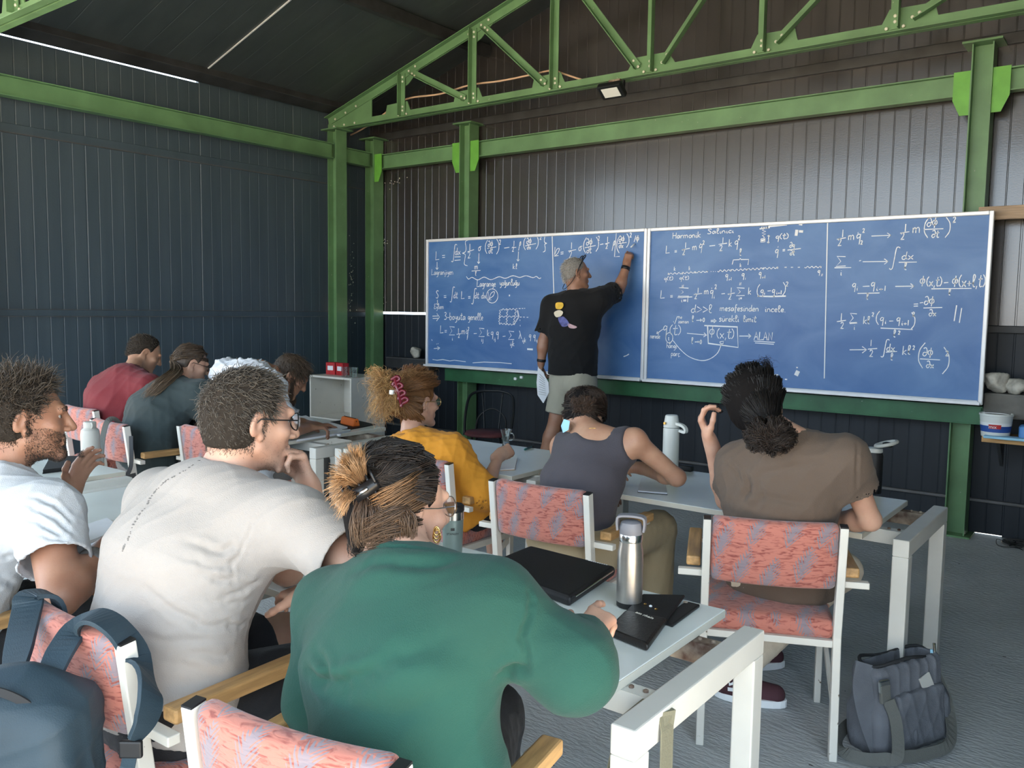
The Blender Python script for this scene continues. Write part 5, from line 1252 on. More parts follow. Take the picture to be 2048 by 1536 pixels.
def short_hair(C, Vt, N, cap, n=2200, length=.028, comb=None, up=.6, jit=.35, width=.0011, base=(.03, .025, .02), tipc=None, curl=0.0, k=5, seed=2, var=.3, lenf=None):
    r = np.random.default_rng(seed); i = r.integers(0, len(Vt), n); p = Vt[i]; nn = N[i]
    cb = comb(p) if callable(comb) else np.repeat(nrm(comb if comb is not None else -C['Fm'][1])[None], n, 0)
    d0 = nn * up + cb * (1 - up) + r.normal(size=(n, 3)) * jit; d0 /= np.linalg.norm(d0, axis=1, keepdims=True)
    d1 = cb + nn * .15 + r.normal(size=(n, 3)) * jit; d1 /= np.linalg.norm(d1, axis=1, keepdims=True)
    ln = length * r.uniform(.5, 1.3, size=n)
    if lenf is not None: ln = ln * lenf(p)
    t = np.linspace(0, 1, k); g = []
    q = p - nn * .004; ph = r.uniform(0, 6.3, size=(n, 1)); ax = r.normal(size=(n, 3)); ax /= np.linalg.norm(ax, axis=1, keepdims=True)
    for tt in t:
        g.append(q + (d0 * (tt - tt * tt / 2) + d1 * tt * tt / 2) * ln[:, None] + (ax * np.sin(ph + tt * 7)) * curl * tt)
    g = np.stack(g, 1)
    return strands('strands', g, width, 'hair', cap, hair_cols(n, k, base, var, tipc, seed))
def locks(parent, guides, per=60, spread=.012, width=.0012, base=(.1, .05, .02), tipc=None, wav=.0, jl=.15, seed=4, fan=1.0, k=12, var=.3, name='strands', wfreq=9, mat_='hair'):
    """Bundles of strands following guide polylines; spread may vary along the guide by 'fan'."""
    r = np.random.default_rng(seed); allg = []
    for gd in guides:
        c = np.array(smooth_curve(gd, 6)); tt = np.linspace(0, 1, len(c)); ts = np.linspace(0, 1, k)
        for _ in range(per):
            e = r.uniform(1 - jl, 1.0); s = ts * e; P = np.stack([np.interp(s, tt, c[:, a]) for a in range(3)], 1)
            o1 = r.normal(size=3); o1 *= min(1.0, 1.6 / (np.linalg.norm(o1) + .01)); o2 = r.normal(size=3)
            w = spread * (1 + (fan - 1) * ts)[:, None]; P = P + o1[None] * w * .62 + o2[None] * (spread * .35 * fan) * (ts ** 2)[:, None]
            if wav: P = P + np.stack([np.sin(ts * wfreq * r.uniform(.7, 1.3) + r.uniform(0, 6)) for _ in range(3)], 1) * wav * (.3 + ts[:, None])
            allg.append(P)
    G_ = np.array(allg)
    return strands(name, G_, width, mat_, parent, hair_cols(len(G_), k, base, var, tipc, seed))
def child(C, name, mb, m, smooth=False, parent=None, bevel=0, sub=0, label=None):
    o = mb.build(name, m, None, smooth=smooth, bevel=bevel, sub=sub, label=label); keep_world(o, parent or C['root']); return o
def glasses(C, on_head=False, m='black_metal', lens=True, thick=.0018, shape=1.0):
    L, s = C['L'], C['hs']; root_o = None
    dy, dz = (.100, .008)
    mb = MB()
    for q in (-1, 1):
        ring = [L(q * .034 + .024 * shape * math.cos(a), dy + .004 - abs(.02 * math.cos(a)) * .3, dz + .021 * math.sin(a)) for a in np.linspace(0, 2 * math.pi, 20, endpoint=False)]
        mb.tube(ring, thick, 6, closed=True)
        mb.tube([L(q * .057, dy - .004, dz + .004), L(q * .080, .04, dz + .004), L(q * .084, -.005, dz + .005), L(q * .080, -.025, dz - .015)], thick, 6)
    mb.tube([L(-.011, dy + .003, dz + .004), L(0, dy + .006, dz + .007), L(.011, dy + .003, dz + .004)], thick, 6)
    o = child(C, 'spectacles', mb, m, True)
    if lens:
        for q in (-1, 1):
            ring = [L(q * .034 + .023 * shape * math.cos(a), dy + .003, dz + .020 * math.sin(a)) for a in np.linspace(0, 2 * math.pi, 16, endpoint=False)]
            child(C, 'lens', MB().prism(ring, C['Fm'][1] * .001), 'lens', parent=o)
    return o
def wristband(C, q, m, t=.88, w=.02, r=.031):
    a, b = C['J']['el' + q], C['J']['wr' + q]; c = lerp(a, b, t); d = nrm(b - a)
    x = nrm(np.cross(d, [0, 0, 1])); R = np.array([x, np.cross(d, x), d]).T
    return child(C, 'wristband', MB().lathe([(r, -w / 2), (r + .003, -w / 2), (r + .004, 0), (r + .003, w / 2), (r, w / 2)], tuple(c), 20, R, cap=False), m, True)
# ------------------------------------------------------------------ the cast
Z = V(0, 0, 1)
# --- man in the pale beige T-shirt, chin on his left hand
def beige_man():
    J = dict(pel=V(-1.86, 1.06, .55), neck=at(440, 962, 2.10), head=at(500, 846, 2.13), hf=V(.27, .96, -.10), hu=V(-.05, .06, 1),
             shL=at(322, 1005, 2.24), shR=at(585, 1045, 1.98), elL=at(575, 1140, 2.36), wrL=at(618, 972, 2.22), elR=at(745, 1150, 1.86), wrR=at(610, 1195, 2.05))
    C = person('man in a pale beige T-shirt resting his chin on his hand, with black-framed glasses', J, 'skin_fair', .0065, .0034, bw=1.02, bd=1.12, hump=.07, hs=1.04, arm=1.05, fwd=V(.10, 1, 0),
               hands=dict(L=dict(d=nrm(at(588, 890, 2.18) - J['wrL']), n=at(520, 935, 2.12) - J['wrL'], curl=(48, 54, 58, 60), thumb=(.75, .35, .55), s=1.12), R=dict(d=V(-.9, .3, -.1), n=V(0, .2, -1), curl=(20, 25, 30, 30))))
    eyes(C)
    a = J['shR']; u = C['up']; f = []
    P0 = at(575, 1125, 2.0)
    for (x0, y0, x1, y1, w) in ((360, 1085, 560, 1100, .010), (355, 1120, 560, 1128, .009), (400, 1160, 540, 1172, .009), (285, 1180, 500, 1260, .014), (430, 1255, 520, 1262, .008), (300, 1270, 480, 1300, .010), (330, 1310, 500, 1350, .010)):
        f.append((at(x0, y0, 1.98), at(x1, y1, 1.93), .007, w))
    so, SV, SF = top_garment(C, 'tshirt', 'tee_beige', e=.020, sl=.70, r=(.082, .084), hem=.06, low=.05, wr=.005, wl=.10, seed=11, vox=.0052, pfolds=[([(360, 1078), (430, 1092), (485, 1108)], .0048, .007), ([(350, 1108), (430, 1125), (490, 1122)], .0036, .006), ([(385, 1150), (450, 1168), (520, 1178)], .0048, .007), ([(280, 1180), (340, 1230), (420, 1262), (520, 1262)], .0060, .009), ([(440, 1250), (480, 1255), (515, 1245)], .0042, .006), ([(265, 1275), (350, 1290), (470, 1280)], .0036, .008), ([(370, 1310), (430, 1320), (480, 1305)], .0036, .007), ([(520, 1010), (490, 1060), (472, 1130), (500, 1175)], .0024, .004), ([(530, 1165), (490, 1190), (440, 1205)], .0042, .007), ([(400, 1200), (460, 1215), (520, 1200)], .0030, .007), ([(300, 1330), (400, 1350), (470, 1370)], .0036, .009)]); SN = vnormals(SV, SF)
    mb = MB()      # line of small dark print running down the spine of the shirt
    zz = [(1160, 920), (1110, 950), (1060, 985), (1010, 1010), (960, 1040), (920, 1075), (890, 1105), (860, 1150), (840, 1190), (800, 1240), (770, 1290), (750, 1340), (730, 1390), (700, 1440), (690, 1480)]
    r = np.random.default_rng(12)
    for i, q in enumerate(smooth_curve([V(a / 2.926, 600 + b / 2.926) for a, b in zz], 4)):
        if r.uniform() < .2: continue
        dr = ray(*q); qq = SV - EYE; tt = qq @ dr / (dr @ dr); ok = np.nonzero(np.linalg.norm(qq - np.outer(tt, dr), axis=1) < .010)[0]
        if len(ok) == 0: continue
        j = ok[np.argmin(tt[ok])]; n_ = SN[j]; w_ = r.uniform(.0015, .004); x_ = nrm(np.cross(n_, CU)); mb.box(SV[j] + n_ * .0006, (w_ * 1.6, w_, .0008), np.array([x_, np.cross(n_, x_), n_]).T)
    o = mb.build('print_line', 'pants_grey', None, kind='stuff'); keep_world(o, so)
    bottoms(C, 'pants_black', 'shorts', t=.80, e=.016)
    shoes(C)
    cap, Vt, N = scalp_cap(C, 'hair_dark', t=.014, hairline=(.080, .066), nape=-.062, disp=.003, side=-.015)
    L = C['L']
    lf = lambda p: np.clip(.35 + ((p - C['J']['head']) @ C['Fm'][2] + .05) * 8, .3, 1.3)
    short_hair(C, Vt, N, cap, n=5200, length=.026, comb=lambda p: np.repeat((C['Fm'][1] * .45 - C['Fm'][2] * .35)[None], len(p), 0), up=.62, jit=.30, width=.0010, base=(.055, .045, .036), tipc=(.11, .095, .075), seed=3, lenf=lf)
    glasses(C)
    fuzz(C, lambda l: (l[:, 1] < -.010) * (l[:, 2] < -.035) * np.clip((l[:, 2] + .082) / .035, 0, 1) ** 2, 1700, .006, .0005, (.06, .048, .038), (0, -.2, -.8), 21, 'nape_fuzz')
    fuzz(C, lambda l: (l[:, 1] > -.002) * (l[:, 2] < .03) * (l[:, 2] > -.04) * (np.abs(l[:, 0]) > .05) * np.clip((l[:, 2] + .04) / .05, 0, 1) * (l[:, 1] < .014), 500, .005, .0004, (.07, .055, .042), (0, .1, -.7), 22, 'sideburn')
    fuzz(C, lambda l: (l[:, 1] > .005) & (l[:, 2] < -.035) & (l[:, 2] > -.12), 2600, .0025, .00025, (.12, .085, .06), (0, .1, -.6), 23, 'beard_stubble')
    return C
# --- woman in the green sweatshirt
def green_woman():
    J = dict(pel=V(-1.03, 1.07, .55), neck=at(812, 1135, 1.62), head=at(799, 1018, 1.72), hf=V(.22, .97, -.12), hu=V(-.02, .10, 1),
             shL=at(668, 1215, 1.76), shR=at(985, 1215, 1.50), elL=at(640, 1400, 1.76), wrL=at(850, 1350, 2.0), elR=at(1145, 1335, 1.47), wrR=at(1172, 1268, 1.72), hpL=V(-1.14, 1.10, .53), hpR=V(-.99, 1.12, .53), knL=V(-1.36, 1.48, .52), knR=V(-1.20, 1.52, .52))
    C = person('woman in a dark green sweatshirt with dark hair held up by a black claw clip', J, 'skin_fair', .0065, .0034, bw=1.06, bd=.95, hump=.05, hs=.99, arm=.9, fwd=V(-.35, 1, 0),
               hands=dict(R=dict(d=V(-.12, .92, .15), n=V(-.3, .1, -1), curl=(12, 40, 45, 50)), L=dict(d=V(.4, .9, 0), n=V(0, 0, -1))))
    eyes(C)
    f = [(at(600, 1385, 1.62), at(720, 1330, 1.55), .012, .014), (at(985, 1345, 1.38), at(1045, 1330, 1.38), .012, .010), (at(640, 1430, 1.55), at(800, 1370, 1.50), .007, .016), (at(990, 1200, 1.40), at(1055, 1330, 1.38), .006, .010), (at(720, 1180, 1.6), at(880, 1120, 1.55), .006, .016), (at(760, 1400, 1.5), at(940, 1330, 1.44), .005, .02)]
    top_garment(C, 'sweatshirt', 'sweat_green', e=.026, sl=1.55, slL=1.9, r=(.074, .066), hem=.10, low=.09, k=.045, wr=.005, wl=.15, seed=21, vox=.0052, neckcut=.064, pfolds=[([(1072, 1165), (1070, 1230), (1048, 1300), (1045, 1345)], .006, .005), ([(1045, 1345), (1020, 1352), (1005, 1370)], .012, .009), ([(600, 1345), (640, 1375), (700, 1355), (760, 1345)], .012, .010), ([(615, 1300), (640, 1340), (625, 1375)], .008, .009), ([(640, 1405), (700, 1385), (740, 1370)], .008, .010), ([(720, 1090), (800, 1082), (880, 1092)], .004, .004), ([(690, 1140), (760, 1115), (850, 1120), (920, 1105)], .006, .010), ([(700, 1330), (800, 1300), (900, 1270)], .004, .014), ([(760, 1450), (850, 1420), (930, 1380)], .004, .014)])
    bottoms(C, 'pants_black'); shoes(C)
    L, Fm = C['L'], C['Fm']
    def bun(S, L, Fm, s):
        S.cone(L(-.015, -.080, .02), L(-.005, -.075, -.070), .030, .024, .03)
    cap, Vt, N = scalp_cap(C, 'hair_black', t=.014, hairline=(.078, .070), nape=-.088, disp=.003, extra=bun, side=-.03)
    clip = at(733, 978, 1.64)
    g = []
    r = np.random.default_rng(5)
    # swept strands from the hairline to the clip
    for a in np.linspace(-2.6, 2.6, 34):
        for b in (.35, .75, 1.1):
            st = L(.088 * math.sin(a) * math.sin(b + .3), .085 * math.cos(a) * math.sin(b + .2) - .02, .035 + .095 * math.cos(b))
            mid = lerp(st, L(-.03, -.08, .06), .5); mm = mid - (C['J']['head'] + Fm[2] * .03); mid = C['J']['head'] + Fm[2] * .03 + nrm(mm) * .108
            g.append([st, mid, lerp(mid, clip, .72), clip])
    locks(cap, g, per=34, spread=.013, width=.0011, base=(.014, .010, .008), tipc=(.030, .019, .012), wav=.001, jl=.1, seed=31)
    st = [(858, 1000), (864, 985), (872, 965), (868, 945), (856, 925), (842, 910), (825, 899), (806, 893), (786, 892), (768, 896), (752, 904), (740, 915), (728, 930), (850, 960), (835, 940), (815, 925), (795, 915), (775, 920)]
    locks(cap, sweep(C, st, (752, 968), .116, .02), per=60, spread=.009, width=.0010, base=(.016, .011, .009), tipc=(.028, .018, .012), wav=.001, jl=.12, seed=38)
    # light streaks running back from the temple to the clip
    g = [[at(840 + 6 * i, 945 + 12 * i, 1.64), at(810, 965 + 14 * i, 1.60), at(770, 985 + 16 * i, 1.60), at(735, 1005 + 10 * i, 1.62)] for i in range(5)]
    locks(cap, g, per=36, spread=.010, width=.0010, base=(.04, .024, .014), tipc=(.34, .18, .08), wav=.0015, seed=32)
    # fanned bleached tuft above the clip
    g = []
    for px, py in ((655, 985), (660, 955), (668, 935), (680, 915), (695, 900), (710, 893), (724, 897), (664, 1010), (676, 1030), (692, 945), (672, 965), (690, 1000)):
        m_ = lerp(V(px, py), V(733, 978), .45) + V(-6, -10); g.append([clip, at(m_[0], m_[1], 1.60 + r.uniform(-.03, .03)), at(px, py, 1.60 + r.uniform(-.05, .05))])
    locks(cap, g, per=110, spread=.005, fan=2.4, width=.0008, base=(.085, .05, .03), tipc=(.50, .29, .14), wav=.0010, jl=.30, seed=33)
    # twist falling from the clip to the nape
    g = [[clip, at(715 + 16 * i, 1020, 1.60), at(712 + 18 * i, 1060, 1.60), at(722 + 16 * i, 1092, 1.61)] for i in range(7)]
    locks(cap, g, per=60, spread=.011, width=.0012, base=(.045, .028, .02), tipc=(.14, .085, .05), wav=.0025, seed=34)
    g = [[at(842, 1068, 1.66), at(812, 1080, 1.62), at(770, 1088, 1.60), at(725, 1094, 1.61)], [at(835, 1045, 1.65), at(800, 1052, 1.6), at(760, 1062, 1.59), at(722, 1080, 1.6)], [at(838, 1012, 1.65), at(800, 1022, 1.59), at(760, 1040, 1.585), at(728, 1060, 1.6)]]
    locks(cap, g, per=90, spread=.012, width=.0011, base=(.04, .026, .018), tipc=(.12, .07, .04), wav=.002, seed=35)
    g = [[at(845, 1078, 1.66), at(835, 1100, 1.62), at(815, 1098, 1.6)], [at(700, 1085, 1.62), at(702, 1105, 1.62), at(712, 1112, 1.62)]]
    locks(cap, g, per=14, spread=.006, width=.0008, base=(.03, .02, .015), wav=.003, seed=36)
    # claw clip
    c = clip; R_ = CR; U = CU; D_ = -CF
    ax = nrm(R_ * .78 + U * .52); pr = nrm(U * .78 - R_ * .52)
    cl = None
    mb = MB()
    P = [at(712, 985, 1.575), at(728, 968, 1.565), at(752, 962, 1.57)]
    mb.ribbon(smooth_curve([c - ax * .030 + D_ * .030, c + D_ * .042, c + ax * .032 + D_ * .032], 6), D_, .026, .006)
    for s in (-1, 1):
        mb.tube(smooth_curve([c + ax * s * .028 + D_ * .035, c + ax * s * .031 + D_ * .036 + pr * .022, c + ax * s * .028 + D_ * .020 + pr * .036], 4), .0035, 6)
        for k_ in (-.6, 0, .6): mb.tube(smooth_curve([c + ax * k_ * .03 + D_ * .036 - pr * s * .010, c + ax * k_ * .032 + D_ * .028 - pr * s * .028, c + ax * k_ * .03 + D_ * .008 - pr * s * .036], 4), .003, 6)
    child(C, 'claw_clip', mb, mat('clip_black', (0.008, .008, .009), .3), True, label='glossy black claw clip')
    child(C, 'claw_clip_spring', MB().tube([c + D_ * .044 - ax * .012, c + D_ * .046 + ax * .012], .0035, 8), 'steel', True)
    # earring
    e = at(873, 1052, 1.655); mb = MB()
    for k_ in range(3):
        rr = .0085 + .002 * k_; mb.tube([e + V(0, 0, -.010 - .006 * k_) + CR * rr * math.cos(t) * .6 + V(0, 0, rr * math.sin(t)) + CF * .004 * k_ for t in np.linspace(0, 6.28, 14, endpoint=False)], .0018, 5, closed=True)
    child(C, 'earring', mb, 'gold', True)
    glasses(C, m='steel', thick=.0013)
    return C
# --- man at the left edge
def left_man():
    J = dict(pel=V(-2.66, .86, .55), neck=at(5, 955, 2.38), head=at(52, 838, 2.42), hf=V(.40, .92, -.04), hu=V(0, .05, 1),
             shL=at(-125, 985, 2.52), shR=at(98, 1030, 2.24), elL=at(40, 1110, 2.78), wrL=at(140, 985, 2.60), elR=at(120, 1195, 2.10), wrR=at(200, 1110, 2.28))
    C = person('man in a white T-shirt at the left edge, with curly dark hair and stubble', J, 'skin_tan', .0065, .0034, bw=1.0, bd=1.06, hump=.05, hs=1.02, arm=1.15, fwd=V(.15, 1, 0),
               hands=dict(L=dict(d=nrm(at(180, 905, 2.62) - J['wrL']), n=V(.6, -.2, -.6), curl=(18, 22, 26, 30)), R=dict(d=V(.25, .75, .55), n=V(-.5, .8, -.4), curl=(75, 78, 80, 80), thumb=(.6, .5, .6))))
    eyes(C)
    f = [(at(20 + 0 * i, 1040 + 18 * i, 2.20), at(150, 1020 + 26 * i, 2.15), .004, .010) for i in range(4)]
    top_garment(C, 'tshirt', 'tee_white', e=.018, sl=.60, r=(.086, .088), hem=.05, low=.05, wr=.006, wl=.08, seed=41, vox=.0055, pfolds=[([(60, 985), (110, 1000), (150, 1035)], .006, .006), ([(40, 1005), (100, 1022), (155, 1060)], .006, .006), ([(30, 1030), (90, 1045), (140, 1072)], .006, .006), ([(60, 1060), (110, 1068), (150, 1075)], .005, .005), ([(0, 1120), (40, 1135), (70, 1160)], .007, .008), ([(0, 1160), (40, 1180), (80, 1200)], .007, .008)])
    bottoms(C, 'pants_black', 'shorts', t=.85); shoes(C)
    cap, Vt, N = scalp_cap(C, 'hair_dark', t=.020, hairline=(.085, .062), nape=-.060, disp=.005, side=-.012)
    lf = lambda p: np.clip(.30 + ((p - C['J']['head']) @ C['Fm'][2] + .03) * 9, .25, 1.25)
    short_hair(C, Vt, N, cap, n=4600, length=.044, comb=lambda p: np.repeat((C['Fm'][1] * .3 + C['Fm'][2] * .3)[None], len(p), 0), up=.6, jit=.5, width=.0012, base=(.028, .022, .018), tipc=(.085, .065, .045), curl=.006, k=7, seed=6, lenf=lf)
    fuzz(C, lambda l: (l[:, 1] > -.002) & (l[:, 2] < -.020 - .5 * np.maximum(0, l[:, 1] - .055)) & (l[:, 2] > -.125) & (np.abs(l[:, 0]) > -1), 7000, .0045, .00045, (.06, .042, .03), (0, .1, -.6), 9, 'beard_stubble')
    fuzz(C, lambda l: (l[:, 1] > -.002) & (l[:, 1] < .018) & (l[:, 2] < .035) & (l[:, 2] > -.035) & (np.abs(l[:, 0]) > .05), 700, .006, .0005, (.035, .026, .02), (0, .1, -.7), 10, 'sideburn')
    fuzz(C, lambda l: (l[:, 1] < -.02) * (l[:, 2] < -.035) * np.clip((l[:, 2] + .085) / .04, 0, 1) ** 2, 1300, .008, .0006, (.03, .023, .018), (0, -.2, -.8), 11, 'nape_fuzz')
    fuzz(C, lambda l: (l[:, 1] > .078) & (np.abs(l[:, 2] - .030) < .005) & (np.abs(l[:, 0]) > .012) & (np.abs(l[:, 0]) < .05), 350, .004, .0005, (.03, .023, .018), (0, .3, .1), 12, 'eyebrow')
    wristband(C, 'R', 'pants_grey', t=.80, w=.03, r=.038)
    return C
# --- woman in the mustard shirt
def mustard_woman():
    J = dict(pel=V(-2.60, 3.0, .54), neck=at(826, 884, 4.0), head=at(836, 806, 4.08), hf=V(.20, .98, -.06), hu=V(0, .08, 1),
             shL=at(772, 915, 4.12), shR=at(905, 905, 3.90), elL=at(830, 1005, 4.22), wrL=at(930, 960, 4.35), elR=at(968, 985, 3.86), wrR=at(998, 912, 4.10))
    C = person('woman in a mustard yellow shirt with frizzy auburn hair in a dark red clip', J, 'skin_fair', .0085, .0045, bw=.92, bd=.95, hump=.04, hs=.96, arm=.85, fwd=V(.05, 1, 0),
               hands=dict(R=dict(d=V(.10, .9, .25), n=V(-.7, .2, -.5), curl=(55, 60, 60, 60), thumb=(.9, .1, .5)), L=dict(d=V(.3, .9, 0), n=V(0, 0, -1))))
    eyes(C)
    o, _, _ = top_garment(C, 'shirt', 'shirt_mustard', e=.034, sl=1.10, r=(.072, .078), hem=.10, low=.12, k=.045, wr=.010, wl=.09, seed=51, collar=False)
    # turned-down collar
    n0 = J['neck'] + C['up'] * .020; mb = MB(); ang = np.linspace(0, 2 * math.pi, 26)
    lat, fw = C['J']['lat'], C['J']['fw']; ring = lambda r_, z: [n0 + lat * r_ * math.cos(a) * 1.02 + fw * r_ * math.sin(a) * .95 + C['up'] * (z - .02 * math.sin(a)) for a in ang]
    A, B_, D_ = ring(.064, -.005), ring(.060, .032), ring(.078, -.006); n = len(ang)
    mb.add(A + B_ + D_, [(i, i + 1, n + i + 1, n + i) for i in range(n - 1)] + [(n + i, n + i + 1, 2 * n + i + 1, 2 * n + i) for i in range(n - 1)])
    c_ = child(C, 'collar', mb, 'shirt_mustard', True, parent=o); sm = c_.modifiers.new('s', 'SOLIDIFY'); sm.thickness = .004
    bottoms(C, 'pants_black', e=-.008); shoes(C)
    L, Fm = C['L'], C['Fm']
    def puff(S, L, Fm, s):
        S.ell(L(-.020, -.130, .010), V(.060, .055, .070), .05, Fm)
    cap, Vt, N = scalp_cap(C, 'hair_brown', t=.020, hairline=(.080, .070), nape=-.080, disp=.006, extra=puff)
    clip = at(795, 782, 3.97)
    st = [(872, 768), (876, 764), (870, 755), (862, 745), (850, 738), (838, 734), (824, 732), (812, 733), (862, 768), (856, 758), (845, 750), (830, 748)]
    locks(cap, sweep(C, st, (800, 780), .128, .015), per=70, spread=.014, width=.0013, base=(.15, .065, .026), tipc=(.26, .125, .045), wav=.004, seed=52, wfreq=13)
    st = [(846, 838), (840, 846), (832, 852), (820, 856), (808, 855), (846, 800), (842, 815), (838, 826), (826, 834), (815, 840)]
    locks(cap, sweep(C, st, (797, 795), .120, .005), per=60, spread=.012, width=.0013, base=(.17, .08, .032), tipc=(.30, .15, .055), wav=.003, seed=55, wfreq=13)
    g = []; r = np.random.default_rng(8)
    for _ in range(60):
        px, py = r.uniform(736, 800), r.uniform(740, 838); D = 3.92 + r.uniform(-.06, .08)
        g.append([clip, at(lerp(795, px, .6), lerp(782, py, .5) - 14, D), at(px, py, D), at(px + r.uniform(-6, 10), py + r.uniform(6, 24), D)])
    locks(cap, g, per=16, spread=.012, fan=2.0, width=.0012, base=(.30, .15, .055), tipc=(.60, .36, .14), wav=.012, jl=.4, seed=53, wfreq=16)
    g = [[L(0, .02, .12), L(r.uniform(-.07, .07), r.uniform(-.1, .08), .142), L(r.uniform(-.11, .11), r.uniform(-.14, .09), .145 + r.uniform(-.01, .025))] for _ in range(50)]
    locks(cap, g, per=5, spread=.012, fan=2.0, width=.0009, base=(.22, .11, .045), tipc=(.4, .22, .09), wav=.010, seed=54, wfreq=14)
    mb = MB(); ux = nrm(CU * .95 - CR * .25); sx = nrm(CR * .95 + CU * .2); c0 = at(796, 782, 3.86)
    for k_ in range(4):
        y0 = c0 + ux * (.056 - .034 * k_) + sx * .004 * k_; mb.tube(smooth_curve([y0 - sx * .018, y0 + sx * .012 + ux * .010, y0 + sx * .020 - ux * .006, y0 - sx * .010 - ux * .016, y0 - sx * .016 - ux * .028], 4), .0075, 8)
    mb.tube([c0 + ux * .06, c0 - ux * .062], .009, 8)
    child(C, 'hair_clip', mb, mat('clip_red', (.16, .012, .025), .2, coat=.5), True, label='dark red wavy hair clip')
    child(C, 'hair_clip_spring', MB().box(c0 - sx * .028, (.022, .016, .02)), 'tape', bevel=.003)
    glasses(C, m='gold', thick=.0015)
    return C
# --- person in the grey tank top, bent over the table
def tank_person():
    J = dict(pel=V(-1.86, 2.88, .54), neck=at(1190, 880, 3.44), head=at(1168, 838, 3.60), hf=V(-.05, .72, -.70), hu=V(-.12, .66, .74),
             shL=at(1126, 893, 3.58), shR=at(1268, 882, 3.38), elL=at(1114, 1000, 3.72), wrL=at(1180, 985, 3.90), elR=at(1354, 955, 3.44), wrR=at(1275, 935, 3.68))
    C = person('person in a dark grey tank top bent over the table, dark hair pinned up', J, 'skin_mid', .008, .0042, bw=1.0, bd=.97, hump=.07, hs=.97, arm=.86, fwd=V(0, 1, 0),
               hands=dict(R=dict(d=V(-.9, .3, -.1), n=V(0, .3, -1), curl=(35, 40, 45, 45)), L=dict(d=V(.6, .8, 0), n=V(0, 0, -1))))
    eyes(C)
    S = SDF(); Jt = dict(C['J']); B = torso_prims(S, Jt, .007, C['bw'], C['bd'], C['hump'], .05); up, lat = C['up'], Jt['lat']
    S.cut(Jt['pel'] + up * .06, -up)
    for s, q in ((-1, 'L'), (1, 'R')):
        sh = Jt['sh' + q]; S.ell(sh + lat * s * .062 - up * .015, V(.072, .16, .125), .01, np.array([lat, Jt['fw'], up]), 's')
    S.ell(Jt['neck'] + up * .045 + Jt['back'] * .01, V(.078, .12, .042), .012, np.array([lat, Jt['fw'], up]), 's')
    dz = lambda P, N: crease_noise(P, 61, .10, nrm(lat + up * .5), 3) * .008 - .002
    sdf_obj('tank_top', S, .008, 'tank_grey', C['root'], disp=dz)
    bottoms(C, 'trousers_khaki', e=.02, seed=62); shoes(C)
    def bn(S, L, Fm, s): S.ell(L(.0, -.085, .060), V(.045, .030, .04), .03, Fm)
    cap, Vt, N = scalp_cap(C, 'hair_black', t=.012, hairline=(.075, .070), nape=-.070, disp=.004, extra=bn)
    L, Fm = C['L'], C['Fm']; clip = L(.005, -.10, .060); g = []
    for a in np.linspace(-3.0, 3.0, 30):
        for b in (.6, 1.1, 1.5):
            st = L(.086 * math.sin(a) * math.sin(b), .10 * math.cos(a) * math.sin(b) - .012, .035 + .09 * math.cos(b)); c0 = J['head'] + Fm[2] * .03; mid = c0 + nrm(lerp(st, clip, .5) - c0) * .107
            g.append([st, mid, clip + (np.random.default_rng(int(a * 50 + 500)).normal(size=3)) * .01])
    locks(cap, g, per=34, spread=.013, width=.0014, base=(.020, .013, .010), tipc=(.045, .027, .018), wav=.003, seed=63)
    st = [(1208, 830), (1206, 815), (1198, 800), (1186, 790), (1172, 784), (1158, 783), (1144, 787), (1134, 796), (1127, 810), (1126, 826), (1130, 840), (1140, 850), (1155, 856), (1172, 858), (1188, 855), (1200, 846)]
    locks(cap, sweep(C, st, (1168, 812), .108, .015), per=50, spread=.010, width=.0013, base=(.020, .013, .010), tipc=(.055, .033, .022), wav=.003, seed=64)
    r = np.random.default_rng(66); g = [[onhead(C, 1168 + r.uniform(-8, 8), 812 + r.uniform(-8, 8), .108, .015), onhead(C, 1168 + r.uniform(-22, 22), 806 + r.uniform(-16, 16), .128, .015), onhead(C, 1168 + r.uniform(-26, 26), 812 + r.uniform(-18, 18), .118, .015)] for _ in range(26)]
    locks(cap, g, per=16, spread=.008, width=.0013, base=(.028, .018, .013), tipc=(.09, .05, .03), wav=.004, seed=65)
    # mask hanging from the ear, temple of the glasses, thin necklace
    m_ = [at(1128, 838, 3.50), at(1140, 842, 3.47), at(1137, 860, 3.47), at(1126, 866, 3.50), at(1122, 852, 3.52)]
    child(C, 'face_mask', MB().prism(m_, CF * .012), mat('mask_blue', (.32, .60, .78), .8, var=.08), bevel=.002, label='pale blue face mask')
    child(C, 'spectacles', MB().tube(smooth_curve([L(-.085, .0, .01), L(-.088, .05, .010), L(-.080, .10, .008)], 5), .003, 6), 'black_plastic', True)
    nb = [lerp(J['neck'], J['shL'], .30) + up * .045 + Jt['back'] * .02, J['neck'] + up * .050 + Jt['back'] * .052, lerp(J['neck'], J['shR'], .30) + up * .045 + Jt['back'] * .02]
    child(C, 'necklace', MB().tube(smooth_curve(nb, 8), .0015, 5), 'gold', True)
    return C
